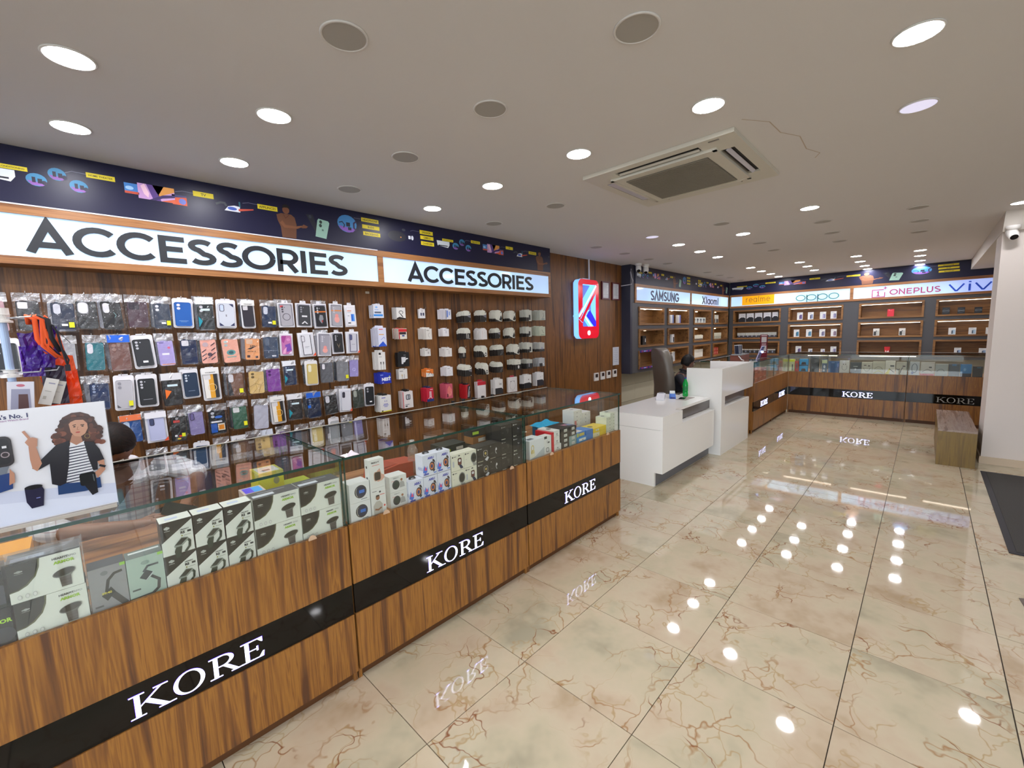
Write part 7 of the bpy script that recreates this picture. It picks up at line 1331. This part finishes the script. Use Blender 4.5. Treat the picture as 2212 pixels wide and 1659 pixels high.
# --- man bent over his phone behind the first showcase
sk1 = flat('#7c5038', .5); hr1 = hairmat('dark_brown_hair', '#0e0907', '#22150f')
t = thing('person', 'seated person in white checked shirt bent over a phone behind the first counter', 'person', (0, 0, 0))
J = {'pel': (.13, 3.30, .56, .14, .11), 'sp': (.13, 3.27, .74, .13, .10), 'ch': (.13, 3.19, .92, .15, .11), 'nk0': (.12, 3.11, 1.02, .065), 'nk': (.115, 3.05, 1.09, .055), 'hd': (.115, 3.01, 1.14, .06),
 'ls': (-.05, 3.15, .97, .060), 'le': (-.17, 2.78, .875, .042), 'lf': (-.06, 2.62, .865, .040), 'lwrist': (.13, 2.515, .868, .026),
 'rs': (.30, 3.15, 1.00, .060), 're': (.43, 2.90, .955, .042), 'rf': (.40, 2.74, .91, .038), 'rwrist': (.325, 2.60, .885, .026),
 'lh': (.03, 3.20, .56, .09), 'lk': (-.02, 2.95, .55, .065), 'la': (-.03, 3.02, .10, .045), 'lt': (-.03, 2.90, .05, .045), 'rh': (.23, 3.20, .56, .09), 'rk': (.28, 2.95, .55, .065), 'ra': (.29, 3.02, .10, .045), 'rt': (.29, 2.90, .05, .045)}
E = [('pel', 'sp'), ('sp', 'ch'), ('ch', 'nk0'), ('nk0', 'nk'), ('nk', 'hd'), ('ch', 'ls'), ('ls', 'le'), ('le', 'lf'), ('lf', 'lwrist'), ('ch', 'rs'), ('rs', 're'), ('re', 'rf'), ('rf', 'rwrist'), ('pel', 'lh'), ('lh', 'lk'), ('lk', 'la'), ('la', 'lt'), ('pel', 'rh'), ('rh', 'rk'), ('rk', 'ra'), ('ra', 'rt')]
hand(J, E, 'l', J['lwrist'][:3], (.94, -.30, .14), (.1, -.3, .9), .95, .45); hand(J, E, 'r', J['rwrist'][:3], (-.25, -.9, .05), (.3, 0, .9), .95, .6)
skin('body', J, E, 'pel', sk1, t)
Sx = {k: (*J[k][:3], *[r*1.16+.004 for r in J[k][3:]]) for k in ('pel', 'sp', 'ch', 'ls', 'rs')}
Sx['nkb'] = (.12, 3.10, 1.045, .092); Sx['le0'] = (*lerp(J['ls'], J['le'], .55), .062); Sx['le1'] = (*J['le'][:3], .058); Sx['lf1'] = (*lerp(J['le'], J['lf'], .85), .054)
Sx['re0'] = (*lerp(J['rs'], J['re'], .55), .062); Sx['re1'] = (*J['re'][:3], .060); Sx['rf1'] = (*lerp(J['re'], J['rf'], .45), .056)
skin('shirt', Sx, [('pel', 'sp'), ('sp', 'ch'), ('ch', 'nkb'), ('ch', 'ls'), ('ls', 'le0'), ('le0', 'le1'), ('le1', 'lf1'), ('ch', 'rs'), ('rs', 're0'), ('re0', 're1'), ('re1', 'rf1')], 'pel', plaid(), t)
Tx = {k: (*J[k][:3], *[r*1.14 for r in J[k][3:]]) for k in ('lh', 'lk', 'la', 'rh', 'rk', 'ra')}; Tx['pel'] = (.13, 3.30, .54, .165, .13)
skin('trousers', Tx, [('pel', 'lh'), ('lh', 'lk'), ('lk', 'la'), ('pel', 'rh'), ('rh', 'rk'), ('rk', 'ra')], 'pel', flat('#23262f', .8), t)
head_parts(t, Vector((.115, 2.985, 1.165)), Euler((0, 1.22, -PI/2-.35)).to_matrix(), sk1, hr1, 1.04, .5, -.62)
ph = thing('smartphone', 'dark smartphone held in the hands of the bent person', 'phone', (.285, 2.46, .90)); ph.rotation_euler = (-.5, .45, -.15); G().slab(rrect(-.064, -.030, .064, .030, .008), -.004, .004, flat('#1c2426', .15)).obj('handset', ph)
st_ = thing('stool', 'round stool under the bent person behind the first counter', 'stool', (.13, 3.30, 0)); G().lathe([(.17, .38), (.18, .40), (.17, .43)], (0, 0, 0), flat('#2a2624', .5), 24).obj('seat', st_, smooth=True)
for i in range(4): a = PI/4+i*PI/2; G().tube([(.12*math.cos(a), .12*math.sin(a), .39), (.17*math.cos(a), .17*math.sin(a), 0)], .012, flat('#8a8a8c', .3, .8), 8).obj('leg', st_)
# --- man seated behind the tall white desk
sk2 = flat('#5f3d2c', .5); hr2 = hairmat('black_hair', '#070505', '#151010'); navy = flat('#15161f', .8)
t = thing('person', 'person in a black polo shirt seated behind the white desk, looking down', 'person', (0, 0, 0))
px0, py0 = 6.44, 2.70
J = {'pel': (6.40, 2.76, .56, .14, .11), 'sp': (6.41, 2.73, .74, .13, .11), 'ch': (6.43, 2.67, .93, .15, .11), 'nk0': (6.44, 2.62, 1.02, .06), 'nk': (6.45, 2.59, 1.08, .052), 'hd': (6.455, 2.57, 1.13, .06),
 'ls': (6.26, 2.60, .975, .056), 'le': (6.15, 2.46, .80, .042), 'lf': (6.20, 2.36, .795, .038), 'lwrist': (6.30, 2.26, .80, .026),
 'rs': (6.61, 2.68, .975, .056), 're': (6.70, 2.50, .80, .042), 'rf': (6.66, 2.38, .795, .038), 'rwrist': (6.58, 2.28, .80, .026),
 'lh': (6.32, 2.66, .53, .085), 'lk': (6.40, 2.52, .54, .06), 'la': (6.44, 2.62, .10, .045), 'lt': (6.48, 2.52, .05, .045), 'rh': (6.50, 2.72, .53, .085), 'rk': (6.60, 2.58, .54, .06), 'ra': (6.62, 2.66, .10, .045), 'rt': (6.66, 2.56, .05, .045)}
E = [('pel', 'sp'), ('sp', 'ch'), ('ch', 'nk0'), ('nk0', 'nk'), ('nk', 'hd'), ('ch', 'ls'), ('ls', 'le'), ('le', 'lf'), ('lf', 'lwrist'), ('ch', 'rs'), ('rs', 're'), ('re', 'rf'), ('rf', 'rwrist'), ('pel', 'lh'), ('lh', 'lk'), ('lk', 'la'), ('la', 'lt'), ('pel', 'rh'), ('rh', 'rk'), ('rk', 'ra'), ('ra', 'rt')]
hand(J, E, 'l', J['lwrist'][:3], (.6, -.75, 0), (0, 0, 1), .95, .35); hand(J, E, 'r', J['rwrist'][:3], (-.5, -.8, 0), (0, 0, 1), .95, .35)
skin('body', J, E, 'pel', sk2, t)
Sx = {k: (*J[k][:3], *[r*1.15+.004 for r in J[k][3:]]) for k in ('pel', 'sp', 'ch', 'ls', 'rs')}; Sx['nkb'] = (6.44, 2.615, 1.035, .066)
Sx['le0'] = (*lerp(J['ls'], J['le'], .45), .060); Sx['le1'] = (*lerp(J['ls'], J['le'], .85), .058); Sx['re0'] = (*lerp(J['rs'], J['re'], .45), .060); Sx['re1'] = (*lerp(J['rs'], J['re'], .85), .058)
skin('polo_shirt', Sx, [('pel', 'sp'), ('sp', 'ch'), ('ch', 'nkb'), ('ch', 'ls'), ('ls', 'le0'), ('le0', 'le1'), ('ch', 'rs'), ('rs', 're0'), ('re0', 're1')], 'pel', navy, t)
G().tube([(6.40, 2.66, 1.055), (6.385, 2.62, 1.06), (6.41, 2.575, 1.04), (6.46, 2.56, 1.015)], .014, navy, 8).obj('collar', t); G().slab([(6.455, .97), (6.485, 1.02), (6.50, .95), (6.49, .90)], 2.535, 2.55, flat('#d8d8dc', .6)).obj('white_placket', t)
Tx = {k: (*J[k][:3], *[r*1.12 for r in J[k][3:]]) for k in ('lh', 'lk', 'la', 'rh', 'rk', 'ra')}; Tx['pel'] = (6.40, 2.76, .54, .16, .13)
skin('trousers', Tx, [('pel', 'lh'), ('lh', 'lk'), ('lk', 'la'), ('pel', 'rh'), ('rh', 'rk'), ('rk', 'ra')], 'pel', flat('#1c1e28', .8), t)
head_parts(t, Vector((6.462, 2.565, 1.160)), Euler((0, .42, -.55)).to_matrix(), sk2, hr2, .98, .3)
